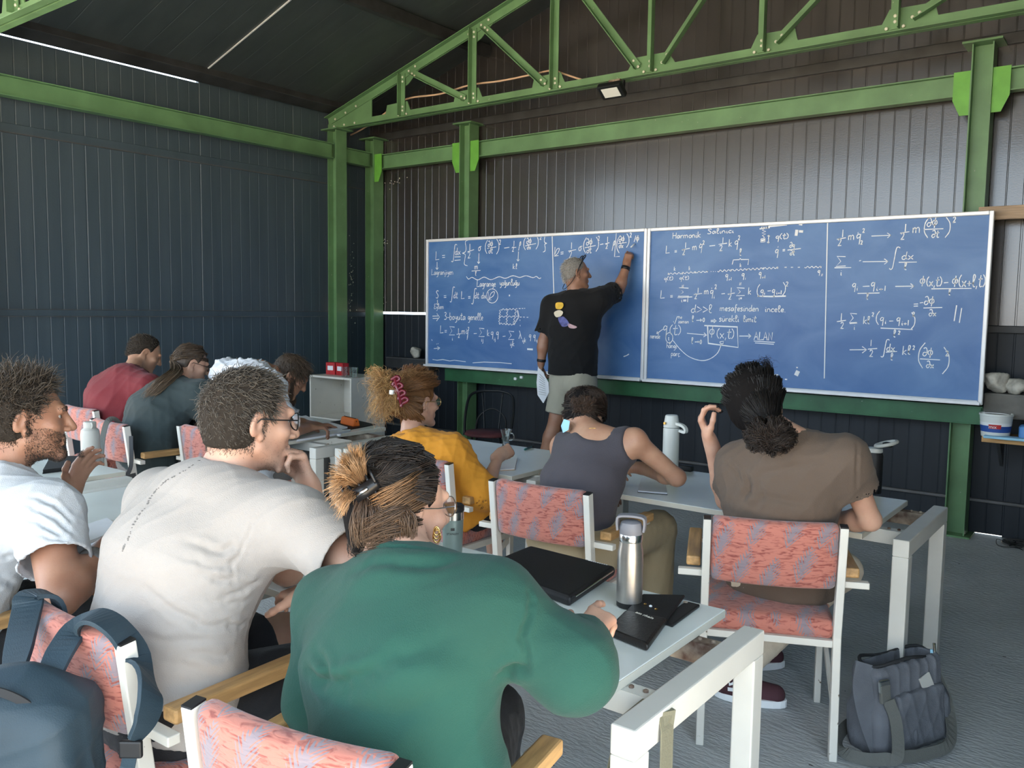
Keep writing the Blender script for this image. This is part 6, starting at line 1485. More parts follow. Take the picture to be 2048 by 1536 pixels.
# --- person in brown with black hair in a low bun, hand raised
def brown_person():
    J = dict(pel=V(-1.04, 2.99, .55), neck=at(1568, 880, 2.88), head=at(1512, 812, 2.97), hf=V(-.12, .97, -.20), hu=V(-.30, .18, .93),
             shL=at(1478, 930, 3.00), shR=at(1690, 918, 2.77), elL=at(1452, 1000, 3.19), wrL=at(1420, 880, 3.12), elR=at(1740, 1040, 2.86), wrR=at(1650, 1040, 3.08),
             knL=V(-1.30, 3.22, .50), knR=V(-.90, 3.30, .50), anL=atz(1480, 1292, .09), anR=atz(1470, 1352, .09), ftL=V(.6, .5, 0), ftR=V(.7, .2, 0))
    C = person('person in a brown T-shirt with curly black hair tied at the nape, left hand raised', J, 'skin_fair', .0075, .0036, bw=.96, bd=1.02, hump=.05, hs=1.04, arm=.88, fwd=V(-.25, 1, 0),
               hands=dict(L=dict(d=nrm(at(1392, 815, 3.10) - J['wrL']), n=CR - CU * .1 - CF * .2, curl=(38, 50, 52, 46), thumb=(.8, .30, .65), spread=1.3, s=1.05), R=dict(d=V(-.8, .6, 0), n=V(0, 0, -1))))
    eyes(C)
    f = [(at(1480, 985, 2.78), at(1470, 1010, 2.8), .015, .02), (at(1510, 960, 2.70), at(1640, 930, 2.62), .005, .014), (at(1490, 1010, 2.72), at(1600, 1040, 2.64), .006, .014)]
    top_garment(C, 'tshirt', 'tee_brown', e=.022, sl=.48, slL=.62, r=(.068, .076), rL=(.064, .068), hem=.06, low=.07, wr=.008, wl=.12, seed=71, vox=.006, pfolds=[([(1485, 945), (1490, 975), (1478, 1000)], .012, .010), ([(1500, 955), (1560, 940), (1640, 925)], .005, .010), ([(1490, 985), (1540, 1000), (1610, 1015)], .006, .010), ([(1510, 960), (1520, 990), (1505, 1020)], .006, .008), ([(1720, 880), (1722, 930), (1718, 985)], .005, .005), ([(1450, 925), (1470, 950), (1485, 985)], .006, .006)])
    bottoms(C, 'trousers_cream', e=.004, seed=72, t=1.85)
    for q in 'LR':      # maroon sneakers with white stripes
        a = C['J']['an' + q]; fd = nrm(C['J']['ft' + q]); S = SDF()
        S.cone(a - fd * .035 - V(0, 0, .035), a + fd * .15 - V(0, 0, .045), .045, .036, .03); S.cone(a + V(0, 0, .0), a - V(0, 0, .04), .042, .046, .02); S.cut(a - V(0, 0, .062), V(0, 0, -1))
        o = sdf_obj('sneaker', S, .0055, MATS.get('sneaker') or mat('sneaker', (.075, .028, .036), .85, var=.15), C['root'], label='maroon suede sneaker with white stripes')[0]
        w = np.cross(fd, Z); P = [a - V(0, 0, .088) + fd * (.058 + .135 * math.cos(t)) + w * .050 * math.sin(t) for t in np.linspace(0, 2 * math.pi, 22, endpoint=False)]
        keep_world(MB().prism(P, (0, 0, .030)).build('sole', 'tape', None, bevel=.004), o)
        cat = [(.060, -.030), (.072, -.024), (.082, -.022), (.090, -.012), (.084, -.014), (.076, -.010), (.066, -.018), (.058, -.016)]; keep_world(MB().prism([a + fd * (x - .075) + w * .050 + V(0, 0, z_ + .01) for x, z_ in cat], w * .002).build('logo_mark', 'tape', None), o)
        for s in (-1, 1):
            b = [a + fd * (.02 + .03 * t) + w * s * (.0465 + .002) - V(0, 0, .045 - .05 * t) for t in np.linspace(0, 1, 5)]
            keep_world(MB().ribbon(smooth_curve([a - fd * .02 + w * s * .047 - V(0, 0, .035), a + fd * .03 + w * s * .049 - V(0, 0, .030), a + fd * .08 + w * s * .042 - V(0, 0, .012)], 4), w, .014, .003).build('stripe', 'tape', None), o)
    L, Fm = C['L'], C['Fm']
    def bn(S, L, Fm, s): S.ell(at(1545, 872, 2.80), V(.050, .045, .042), .03); S.ell(at(1530, 850, 2.85), V(.06, .05, .05), .03)
    cap, Vt, N = scalp_cap(C, 'hair_black', t=.020, hairline=(.078, .072), nape=-.085, disp=.004, extra=bn)
    tie = at(1536, 852, 2.79); g = []
    for a in np.linspace(-2.9, 2.9, 34):
        for b in (.3, .8, 1.25, 1.6):
            st = L(.094 * math.sin(a) * math.sin(b), .10 * math.cos(a) * math.sin(b) - .012, .038 + .10 * math.cos(b)); c0 = J['head'] + Fm[2] * .02; mid = c0 + nrm(lerp(st, tie, .5) - c0) * .116
            g.append([st, mid, lerp(mid, tie, .7), tie])
    locks(cap, g, per=36, spread=.016, width=.0013, base=(.008, .007, .007), tipc=(.016, .013, .012), wav=.002, seed=73)
    g = []; r = np.random.default_rng(74)
    for _ in range(40):
        a = r.uniform(0, 6.28); rr = r.uniform(.3, 1); px, py = 1542 + 38 * rr * math.cos(a), 876 + 30 * rr * math.sin(a); g.append([tie, at(1540 + 48 * math.cos(a), 868 + 34 * math.sin(a), 2.75), at(px, py + 4, 2.735 + r.uniform(-.02, .02)), at(1545 + r.uniform(-25, 25), 885 + r.uniform(-15, 22), 2.75)])
    locks(cap, g, per=22, spread=.009, width=.0014, base=(.010, .008, .007), tipc=(.035, .022, .016), wav=.007, seed=75, wfreq=13)
    g = [[L(.05, .06, .11), L(.06, .0, .135), L(r.uniform(-.05, .1), r.uniform(-.1, .05), .135)] for _ in range(14)]
    locks(cap, g, per=5, spread=.012, fan=2, width=.0008, base=(.01, .008, .008), wav=.006, seed=76)
    for i, (p, v) in enumerate(C['tips']['L']):   # dark nail polish
        child(C, 'fingernail', MB().lathe([(.0045, -.006), (.0058, 0), (.0035, .007)], tuple(p + v * .004), 8, np.array([np.cross(v, CF), np.cross(v, np.cross(v, CF)), v]).T), 'black_plastic', True)
    return C
# --- three people bent over the table at the back left
def maroon_person():
    J = dict(pel=V(-5.57, 2.88, .55), neck=at(262, 745, 5.62), head=at(290, 708, 5.78), hf=V(.40, .80, -.45), hu=V(.1, .4, .9), shL=at(205, 775, 5.76), shR=at(300, 775, 5.45), elL=at(280, 850, 6.0), wrL=at(345, 850, 6.1), elR=at(345, 850, 5.55), wrR=at(390, 845, 5.75))
    C = person('person in a maroon T-shirt hunched over the table by the side wall', J, 'skin_mid', .011, .006, bw=1.12, bd=1.18, hump=.10, hs=1.0, fwd=V(0, 1, 0), hands=dict(R=dict(d=V(.2, .95, 0), n=V(0, 0, -1)), L=dict(d=V(.3, .95, 0), n=V(0, 0, -1))))
    eyes(C); top_garment(C, 'tshirt', 'tee_maroon', e=.018, sl=.62, r=(.078, .082), hem=.05, low=.05, wr=.009, wl=.11, seed=81)
    bottoms(C, 'shorts_red', 'shorts', t=.9); shoes(C)
    cap, Vt, N = scalp_cap(C, 'hair_dark', t=.012, hairline=(.08, .066), nape=-.06, side=-.015)
    short_hair(C, Vt, N, cap, n=1500, length=.022, up=.6, jit=.35, width=.0016, base=(.04, .03, .024), tipc=(.09, .07, .05), seed=82)
def dark_person():
    J = dict(pel=V(-4.78, 2.68, .55), neck=at(358, 772, 5.08), head=at(382, 730, 5.22), hf=V(.35, .88, -.30), hu=V(.05, .32, .95), shL=at(318, 790, 5.24), shR=at(400, 790, 4.95), elL=at(420, 860, 5.4), wrL=at(475, 855, 5.55), elR=at(432, 862, 5.02), wrR=at(480, 855, 5.25))
    C = person('person in a dark grey T-shirt with a long brown ponytail down the back', J, 'skin_fair', .010, .0055, bw=1.05, bd=1.10, hump=.11, hs=.98, fwd=V(0, 1, 0), hands=dict(R=dict(d=V(.2, .95, 0), n=V(0, 0, -1)), L=dict(d=V(.3, .95, 0), n=V(0, 0, -1))))
    eyes(C); top_garment(C, 'tshirt', 'tee_dark', e=.020, sl=.72, r=(.078, .080), hem=.06, low=.07, wr=.009, wl=.11, seed=91)
    bottoms(C, 'pants_grey', t=1.9); shoes(C)
    cap, Vt, N = scalp_cap(C, 'hair_darkbrown', t=.014, hairline=(.078, .07), nape=-.08)
    L, Fm = C['L'], C['Fm']; tie = L(-.01, -.11, -.01); g = []
    for a in np.linspace(-2.6, 2.6, 20):
        for b in (.5, 1.0, 1.4):
            st = L(.09 * math.sin(a) * math.sin(b), .10 * math.cos(a) * math.sin(b) - .012, .036 + .098 * math.cos(b)); c0 = J['head'] + Fm[2] * .02; g.append([st, c0 + nrm(lerp(st, tie, .5) - c0) * .112, tie])
    locks(cap, g, per=12, spread=.012, width=.0018, base=(.05, .032, .02), tipc=(.085, .055, .032), wav=.002, seed=92)
    g = [[tie, at(345 + 4 * i, 742, 5.02), at(322 + 3 * i, 758 + 2 * i, 4.93), at(302 + 3 * i, 775 + 3 * i, 4.90), at(288 + 2 * i, 792 + 2 * i, 4.90)] for i in range(5)]
    locks(cap, g, per=50, spread=.017, width=.0018, base=(.075, .05, .03), tipc=(.16, .11, .07), wav=.006, seed=93)
    glasses(C)
def white_person():
    J = dict(pel=V(-4.17, 2.90, .55), neck=at(520, 742, 4.86), head=at(580, 752, 5.00), hf=V(.45, .70, -.60), hu=V(.25, .55, .80), shL=at(455, 748, 5.12), shR=at(535, 772, 4.74), elL=at(590, 850, 5.15), wrL=at(632, 852, 5.30), elR=at(575, 862, 4.78), wrR=at(618, 855, 5.0))
    C = person('bearded person in a loose white shirt with head bowed over a notebook', J, 'skin_tan', .010, .005, bw=1.08, bd=1.15, hump=.17, hs=1.0, fwd=V(0, 1, 0), hands=dict(R=dict(d=V(.3, .9, -.05), n=V(0, 0, -1), curl=(30, 35, 40, 40)), L=dict(d=V(.3, .95, 0), n=V(0, 0, -1))))
    eyes(C); top_garment(C, 'shirt', 'shirt_white', e=.030, sl=.95, r=(.085, .085), hem=.06, low=.06, wr=.022, wl=.085, seed=101)
    bottoms(C, 'pants_grey', t=1.9); shoes(C)
    cap, Vt, N = scalp_cap(C, 'hair_darkbrown', t=.014, hairline=(.078, .064), nape=-.08)
    short_hair(C, Vt, N, cap, n=2600, length=.06, comb=lambda p: np.repeat((C['Fm'][1] * .6 - C['Fm'][2] * .5)[None], len(p), 0), up=.3, jit=.25, width=.0016, base=(.05, .032, .02), tipc=(.10, .065, .04), curl=.004, k=7, seed=102)
    L, Fm = C['L'], C['Fm']; r = np.random.default_rng(4)
    g = [[L(s * .06, .02, -.03), L(s * .055, .06, -.09), L(s * .03, .085, -.14)] for s in (-1, -.6, .6, 1)] + [[L(0, .09, -.09), L(0, .105, -.12), L(0, .10, -.15)]]
    locks(cap, g, per=60, spread=.014, width=.0015, base=(.05, .03, .02), tipc=(.11, .06, .03), wav=.003, seed=103)
# --- the teacher
def teacher():
    Y0 = 5.66
    J = dict(pel=aty(1145, 757, Y0), neck=aty(1150, 590, Y0 + .02), head=aty(1152, 547, Y0 + .03), hf=V(.62, .78, .02), hu=V(-.05, 0, 1),
             shL=aty(1105, 612, Y0 - .02), shR=aty(1198, 600, Y0 + .08), elL=aty(1087, 682, Y0 - .06), wrL=aty(1082, 728, Y0 - .06), elR=aty(1238, 580, Y0 + .28), wrR=aty(1253, 530, Y0 + .36),
             )
    l = nrm(J['shR'] - J['shL'])
    J['hpL'] = J['pel'] + V(-.095, 0, -.03); J['hpR'] = J['pel'] + V(.095, .03, -.03); J['knL'] = aty(1112, 838, Y0 - .04); J['anL'] = V(*aty(1078, 905, Y0 - .10)[:2], .10); J['knR'] = V(J['hpR'][0] - .0, Y0 + .08, .52); J['anR'] = V(J['hpR'][0] - .02, Y0 + .06, .10)
    J['ftL'] = V(.1, 1, 0); J['ftR'] = V(.3, 1, 0)
    hand = aty(1262, 492, 6.06)
    C = person('grey-haired man in a black T-shirt and khaki shorts writing on the board', J, 'skin_tan', .009, .0045, bw=.86, bd=1.08, hump=.03, hs=1.02, arm=1.05, fwd=V(.25, 1, 0), legs=(.085, .058, .062, .038),
               hands=dict(R=dict(d=nrm(hand - J['wrR']), n=V(-.2, .9, .1), curl=(45, 55, 60, 62), thumb=(.7, .3, .6)), L=dict(d=V(-.05, .08, -1), n=V(.7, .5, 0), curl=(40, 45, 48, 50), thumb=(.8, .3, .5))))
    eyes(C)
    o, Vt, F = top_garment(C, 'tshirt', 'tee_black', e=.042, sl=.80, r=(.080, .092), hem=-.025, k=.045, wr=.008, wl=.13, seed=111)
    # generic stand-in for the print: a gold patch, a pale bar and a blue-violet blob
    me_N = vnormals(Vt, F)
    def on_back(px, py):
        d = ray(px, py); q = Vt - EYE; t = q @ d / (d @ d); e = np.linalg.norm(q - np.outer(t, d), axis=1); ok = np.nonzero(e < .02)[0]
        i = ok[np.argmin(t[ok])]; return Vt[i], t[i]
    def patch(pts, m, off=.006):
        P = [EYE + ray(*p) * (on_back(*p)[1] - off) for p in pts]; keep_world(MB().prism(P, CF * .002).build('shirt_print', m, None), o)
    mat('print_gold', (.80, .50, .06), .7, var=.15, vscale=30); mat('print_cream', (.75, .66, .50), .7); mat('print_blue', (.10, .11, .30), .7, var=.3, vscale=40); mat('print_pink', (.62, .40, .42), .7)
    rnd = lambda *p: [tuple(q) for q in smooth_curve([V(*x) for x in p], 4, True)]
    patch(rnd((1112, 606), (1124, 605), (1127, 611), (1122, 618), (1112, 617)), 'print_gold'); patch(rnd((1108, 625), (1118, 620), (1126, 624), (1122, 632), (1112, 634)), 'print_cream')
    patch(rnd((1116, 637), (1126, 633), (1135, 641), (1138, 650), (1124, 653)), 'print_blue'); patch(rnd((1136, 647), (1146, 650), (1154, 654), (1148, 657), (1138, 655)), 'print_pink')
    bottoms(C, 'shorts_khaki', 'shorts', t=.86, e=.010, hem_r=.088); shoes(C, 'pants_grey')
    def thin(S, L, Fm, s): pass
    cap, V2, N2 = scalp_cap(C, 'hair_grey', t=.005, hairline=(.062, .074), nape=-.070, side=-.020, disp=.003)
    short_hair(C, V2, N2, cap, n=2200, length=.026, comb=lambda p: np.repeat((-C['Fm'][1] * .5 - C['Fm'][2] * .4)[None], len(p), 0), up=.4, jit=.35, width=.0014, base=(.36, .34, .31), tipc=(.62, .60, .56), seed=112)
    # sunglasses pushed up on the head with a cord
    L = C['L']; mb = MB()
    mb.tube(smooth_curve([L(.083, -.02, .0), L(.090, .0, .05), L(.080, .03, .095), L(.055, .05, .118)], 5), .0045, 6); mb.tube(smooth_curve([L(-.083, -.02, .0), L(-.090, .0, .05), L(-.080, .03, .095), L(-.055, .05, .118)], 5), .0045, 6)
    for s in (-1, 1): mb.tube([L(s * .034 + .030 * math.cos(a), .055 + .010 * math.sin(a), .122 + .018 * math.sin(a)) for a in np.linspace(0, 6.28, 14, endpoint=False)], .004, 6, closed=True)
    child(C, 'sunglasses', mb, 'black_plastic', True)
    child(C, 'glasses_cord', MB().tube(smooth_curve([L(.083, -.02, .0), L(.07, -.06, -.07), L(.02, -.10, -.12), L(-.05, -.09, -.10), L(-.083, -.02, 0)], 6), .003, 6), 'black_plastic', True)
    wristband(C, 'R', 'black_plastic', t=.86, w=.028, r=.033); wristband(C, 'L', 'black_plastic', t=.84, w=.022, r=.033)
    # chalk stub in the right hand, sheet of paper in the left
    tag(MB().tube([hand + V(.0, -.0, -.01), hand + V(.01, .04, .02)], .006, 8).build('chalk_stick', 'chalk', None, smooth=True), 'white chalk stick in the fingers of the teacher writing', 'chalk')
    pts = [aty(1076, 733, 5.58), aty(1083, 742, 5.57), aty(1096, 765, 5.56), aty(1097, 785, 5.56), aty(1086, 806, 5.57), aty(1075, 790, 5.58), aty(1073, 765, 5.58)]
    pp = MB().prism(pts, (0.004, .003, 0)).build('paper_sheet', 'paper', None); tag(pp, 'folded sheet of notes hanging from the left hand of the teacher', 'paper')
    for k_ in range(9):
        a = lerp(aty(1080, 748, 5.556), aty(1078, 788, 5.556), k_ / 8); b = lerp(aty(1090, 758, 5.556), aty(1093, 790, 5.556), k_ / 8); keep_world(MB().bar(a - V(0, .006, 0), b - V(0, .006, 0), .0015, .002).build('text_line', 'pants_grey', None), pp)
    return C
import time as _t
for fn in (beige_man, green_woman, left_man, mustard_woman, tank_person, brown_person, maroon_person, dark_person, white_person, teacher):
    _t0 = _t.time(); fn(); print('built', fn.__name__, round(_t.time() - _t0, 1))
# ------------------------------------------------------------------ things on the tables and around the hall
def lath(name, prof, loc, m, label=None, cat=None, n=28, parent=None, smooth=True, bevel=0):
    o = MB().lathe(prof, n=n).build(name, m, parent, smooth=smooth)
    if parent is None: o.location = tuple(loc)
    e = o.modifiers.new('es', 'EDGE_SPLIT'); e.split_angle = math.radians(35)
    if label: tag(o, label, cat)
    return o
def thing(name, loc, label, cat, rz=0.0, group=None): return tag(empty(name, loc, rz), label, cat, group)

# brushed steel bottle with a grey handle cap (front table)
p = atz(1258, 1212, TT); b = thing('steel_bottle', p, 'tall brushed steel bottle with a grey loop cap on the front table', 'bottle', math.radians(20))
mat('steel_brushed', (.50, .48, .45), .32, metal=.9, var=.05, vscale=4, stretch=(1, 1, 12), bump=.03, bscale=80); mat('cap_grey', (.20, .20, .22), .5)
lath('body', [(.031, .012), (.034, .016), (.034, .125), (.033, .15), (.0295, .168), (.0295, .178)], 0, 'steel_brushed', parent=b)
lath('base', [(.030, 0), (.0335, .003), (.0335, .016)], 0, 'black_plastic', parent=b)
lath('collar', [(.0300, .176), (.0305, .178), (.0305, .194), (.0295, .196)], 0, 'steel', parent=b)
lath('cap', [(.0295, .196), (.0305, .200), (.0305, .214), (.026, .226), (.018, .230)], 0, 'cap_grey', parent=b)
mb = MB(); mb.ribbon(smooth_curve([(-.034, 0, .206), (-.036, 0, .232), (-.030, 0, .243), (0, 0, .246), (.030, 0, .243), (.036, 0, .232), (.034, 0, .206)], 5), np.array([V(-1, 0, 0)] * 1)[0], .028, .006) if False else None
pts = smooth_curve([V(-.034, 0, .204), V(-.036, 0, .230), V(-.030, 0, .241), V(0, 0, .244), V(.030, 0, .241), V(.036, 0, .230), V(.034, 0, .204)], 5)
MB().ribbon(pts, np.array([nrm(V(q[0], 0, (q[2] - .21) + .0001)) for q in pts]), .030, .006).build('handle', 'cap_grey', b, bevel=.001)

# steel tumbler behind the green woman's head
p = atz(905, 1118, TT); b = thing('tumbler', p, 'grey-green steel tumbler with a black lid half hidden behind the green woman', 'tumbler')
mat('tumbler_green', (.26, .33, .31), .38, metal=.6, var=.06)
lath('body', [(.026, 0), (.029, .004), (.033, .118), (.034, .13)], 0, 'tumbler_green', parent=b)
lath('rim', [(.0345, .129), (.0345, .152), (.033, .154)], 0, 'steel', parent=b); lath('lid', [(.034, .153), (.0355, .155), (.0355, .170), (.030, .174)], 0, 'black_plastic', parent=b)
def label_text(txt, size, parent, loc, rot, m, name='lettering', extr=.0004):
    cu = bpy.data.curves.new(name, 'FONT'); cu.body = txt; cu.size = size; cu.align_x = 'CENTER'; cu.extrude = extr; cu.resolution_u = 3
    t = bpy.data.objects.new(name, cu); COL.objects.link(t); dg = bpy.context.evaluated_depsgraph_get(); me = bpy.data.meshes.new_from_object(t.evaluated_get(dg)); bpy.data.objects.remove(t)
    o = obj(name, me, m, parent); o.location = loc; o.rotation_euler = rot; o['kind'] = 'stuff'; return o
az = math.atan2(-p[1], -p[0])
label_text('STANLEY', .009, b, (.0330 * math.cos(az), .0330 * math.sin(az), .085), (math.pi / 2, 0, az + math.pi / 2), 'dark_trim')
MB().box((.0325 * math.cos(az), .0325 * math.sin(az), .102), (.012, .002, .008), rotz(az + math.pi / 2)).build('emblem', 'dark_trim', b)

# black zipped sleeve, wallet-like pen case, phone
def slab(name, corners, z0, h, m, label, cat, bev=.008, bulge=0.0):
    P = [V(c[0], c[1], z0) for c in corners]; c0 = sum(P) / 4
    root = thing(name, (c0[0], c0[1], z0), label, cat)
    mb = MB().prism([q - c0 for q in P], (0, 0, h)); o = mb.build('body', m, root, bevel=bev, seg=3, smooth=False); return root
mat('nylon_black', (.010, .010, .011), .55, bump=.12, bscale=300); mat('leather_black', (.013, .011, .010), .42, bump=.15, bscale=120)
q = [atz(1030, 1118, TT), atz(1225, 1152, TT), atz(1222, 1190, TT + .0), atz(1138, 1216, TT), atz(1000, 1150, TT)]
A, B_, C_, D_ = atz(1060, 1108, TT), atz(1232, 1152, TT), atz(1140, 1216, TT), atz(960, 1150, TT)
sl = slab('laptop_sleeve', [D_, C_, B_, A], TT + .0005, .030, 'nylon_black', 'black zipped laptop sleeve lying on the front table', 'sleeve', .012)
c0 = (A + B_ + C_ + D_) / 4
keep_world(MB().tube([lerp(B_, C_, t) + V(0, 0, .022) + nrm(lerp(B_, C_, .5) - c0) * .001 for t in np.linspace(.08, .9, 8)], .002, 5).build('zip', 'steel', None), sl)
for t in np.linspace(.1, .45, 9):      # tiny reflective lettering by the zip
    qq = lerp(B_, A, t * .55 + .03) + V(0, 0, .0308) - nrm(lerp(A, B_, .5) - c0) * .012
    keep_world(MB().box(qq, (.005, .003, .0008), rotz(math.atan2(*(B_ - A)[[1, 0]]))).build('logo_letter', 'tape', None), sl)
A, B_, C_, D_ = atz(1285, 1198, TT), atz(1370, 1200, TT), atz(1295, 1306, TT), atz(1212, 1272, TT)
z0 = TT + .0005
pc = thing('pen_case', ((A + C_) / 2 * V(1, 1, 0) + V(0, 0, z0)), 'black leather pen case with a folded flap, lettering and rhinestone pins', 'case')
c0 = (A + B_ + C_ + D_) / 4 * V(1, 1, 0)
low = [lerp(A, D_, .52), lerp(B_, C_, .52), C_, D_]; hi = [A, B_, lerp(B_, C_, .62), lerp(A, D_, .62)]
keep_world(MB().prism([V(x[0], x[1], z0) for x in low][::-1], (0, 0, .020)).build('pouch', 'leather_black', None, bevel=.008, seg=3), pc)
keep_world(MB().prism([V(x[0], x[1], z0 + .006) for x in hi][::-1], (0, 0, .009)).build('flap', 'nylon_black', None, bevel=.004), pc)
bd = nrm((C_ - D_) * V(1, 1, 0)); an = math.atan2(bd[1], bd[0])
for k_, (tx, ty) in enumerate(((.30, .30), (.62, .38), (.45, .33))):
    q = lerp(lerp(A, B_, tx), lerp(D_, C_, tx), ty); o = MB().lathe([(.004, 0), (.0045, .002), (.002, .004)], n=8).build('pin' if k_ < 2 else 'eraser_tip', 'gold' if k_ < 2 else 'tape', None); o.location = (q[0], q[1], z0 + .0155); keep_world(o, pc)
lt = label_text('am rhein', .016, None, (0, 0, 0), (0, 0, 0), 'table_edge'); q = lerp(lerp(A, B_, .5), lerp(D_, C_, .5), .58); lt.location = (q[0], q[1], z0 + .0205); lt.rotation_euler = (0, 0, an); keep_world(lt, pc)
A, B_, C_, D_ = atz(1372, 1208, TT), atz(1400, 1215, TT), atz(1345, 1256, TT), atz(1318, 1246, TT)
ph = thing('phone', (A + C_) / 2 * V(1, 1, 0) + V(0, 0, TT), 'black phone partly under the pen case on the front table', 'phone')
keep_world(MB().prism([V(x[0], x[1], TT + .0003) for x in (D_, C_, B_, A)], (0, 0, .009)).build('case', 'black_plastic', None, bevel=.003), ph)
q = lerp(A, B_, .35); keep_world(MB().lathe([(.006, 0), (.006, .002)], (q[0] - .01, q[1] - .012, TT + .009), 12).build('camera_lens', 'rust', None), ph)

# olive webbing strap over the front table's end bar
mat('webbing', (.20, .19, .13), .8, bump=.2, bscale=200); zt = TT - .031
xe = -.765; yb = atz(1280, 1405, TT - .02)[1]
P = [V(xe - .075, yb - .05, .25), V(xe - .075, yb - .045, .50), V(xe - .056, yb - .02, zt - .02), V(xe - .030, yb, zt + .012), V(xe, yb + .005, zt + .013), V(xe + .030, yb, zt + .010), V(xe + .036, yb - .01, zt - .02), V(xe + .042, yb - .02, .5), V(xe + .05, yb - .03, .25), V(xe + .04, yb - .03, .10), V(xe - .02, yb - .03, .06), V(xe - .07, yb - .05, .10), V(xe - .075, yb - .05, .25)]
tag(MB().ribbon(P, np.array([V(-1, 0, .0), V(-1, 0, 0), V(-1, 0, .1), V(-.6, 0, 1), V(0, 0, 1), V(.6, 0, 1), V(1, 0, .1), V(1, 0, 0), V(1, 0, 0), V(1, 0, -1), V(0, 0, -1), V(-1, 0, -1), V(-1, 0, 0)]), .050, .003).build('strap', 'webbing', None), 'olive webbing strap looped over the end bar of the front table', 'strap')

# white flask with a carry loop (right-hand table)
p = atz(1340, 950, TT); b = thing('white_flask', p, 'slim white flask with a carry loop, beside the raised hand', 'flask', math.radians(-20)); b.scale = (1.12, 1.12, 1.28)
mat('flask_white', (.72, .75, .72), .35)
lath('body', [(.030, 0), (.034, .003), (.034, .175), (.033, .178)], 0, 'flask_white', parent=b); lath('cap', [(.034, .180), (.033, .19), (.027, .222), (.023, .225)], 0, 'flask_white', parent=b)
MB().ribbon(smooth_curve([V(.030, 0, .196), V(.065, .0, .192), V(.084, 0, .182), V(.082, 0, .170), V(.05, 0, .172)], 5), (0, 1, 0), .010, .016).build('carry_loop', 'flask_white', b, bevel=.002)
MB().lathe([(.005, 0), (.005, .006)], (.0, -.036, .196), 10, np.array([[1, 0, 0], [0, 0, -1], [0, 1, 0]], float)).build('stud', 'gold', b)
# black case beside it, dark bottle with a ring cap behind the person in brown
p = atz(1372, 942, TT); o = tag(MB().box((0, 0, .014), (.07, .035, .028)).build('glasses_case', 'nylon_black', None, bevel=.008, seg=3), 'small black case on the table behind the white flask', 'case'); o.location = tuple(p)
p = atz(1745, 985, TT); b = thing('loop_bottle', p, 'dark bottle with an open grey ring cap behind the brown shoulder', 'bottle', .3)
lath('body', [(.034, 0), (.036, .004), (.036, .165), (.030, .18)], 0, 'nylon_black', parent=b); mat('cap_pale', (.42, .44, .42), .4)
lath('neck_ring', [(.031, .178), (.034, .180), (.034, .196), (.030, .198)], 0, 'cap_pale', parent=b)
MB().tube([V(.045 + .042 * math.cos(a), .042 * math.sin(a), .218 + .012 * math.cos(a)) for a in np.linspace(0, 6.283, 22, endpoint=False)], .008, 8, closed=True).build('ring_cap', 'cap_pale', b, smooth=True)
MB().tube([V(.012, 0, .196), V(.010, 0, .215)], .006, 6).build('hinge', 'cap_pale', b); lath('inner_cap', [(.02, .205), (.022, .208), (.020, .222), (.01, .226)], 0, 'black_plastic', parent=b).location = (.05, 0, 0)
# small white cup, notebook and pen by the tank top
p = atz(1456, 948, TT); lath('cup', [(.012, 0), (.014, .001), (.016, .125), (.0145, .125), (.0125, .004)], p, 'flask_white', 'narrow white cup on the right-hand table behind the raised forearm', 'cup', 16)
def notebook(name, corners, m, label, h=.008, z=TT, lines=True, page=None):
    P = [V(c[0], c[1], z + .0004) for c in corners]; c0 = sum(P) / 4; r = thing(name, c0, label, 'notebook')
    keep_world(MB().prism(P, (0, 0, h * .25)).build('cover', m, None), r); Q = [lerp(x, c0, .02) + V(0, 0, h * .25) for x in P]
    keep_world(MB().prism(Q, (0, 0, h * .75)).build('pages', page or 'paper', None, bevel=.0008), r); return r
def quad(*px, z=TT): return [atz(x, y, z) for x, y in px]
notebook('notebook', quad((1275, 985), (1335, 990), (1330, 962), (1282, 958)), 'black_plastic', 'open notebook on the table right of the tank top')
notebook('notebook', quad((1000, 942), (1030, 940), (1035, 918), (1012, 912)), 'wood_orange', 'small notebook under the hand of the woman in mustard', .006, page='paper')
p = atz(1058, 898, TT); d = nrm(atz(1068, 892, TT) - atz(1042, 903, TT)); b = thing('pen', p + V(0, 0, .007), 'dark green felt pen lying on the table behind the tea glass', 'pen', math.atan2(d[1], d[0]))
Rx = np.array([[0, 0, 1], [0, 1, 0], [-1, 0, 0]], float); mat('pen_green', (.02, .14, .12), .4)
MB().lathe([(.005, -.07), (.006, -.06), (.006, .045)], n=10, R=Rx).build('barrel', 'pen_green', b, smooth=True); MB().lathe([(.0064, .04), (.0064, .07), (.004, .075)], n=10, R=Rx).build('pen_cap', 'dark_trim', b, smooth=True)
p = atz(1012, 894, TT); b = thing('tea_glass', p, 'glass tea mug with a little tea left in it, by the hand in mustard', 'glass')
lath('glass_wall', [(.022, 0), (.027, .002), (.021, .012), (.019, .035), (.026, .075), (.034, .10), (.0325, .10), (.0245, .075), (.0175, .036), (.018, .014), (.006, .010)], 0, 'glass', parent=b)
lath('tea', [(.005, .0125), (.0165, .0145), (.0165, .024), (.0005, .024)], 0, mat('tea', (.05, .02, .006), .1), parent=b)
MB().tube(smooth_curve([V(.028, 0, .082), V(.05, 0, .078), V(.052, 0, .05), V(.020, 0, .04)], 5), .0035, 8).build('handle', 'glass', b, smooth=True)

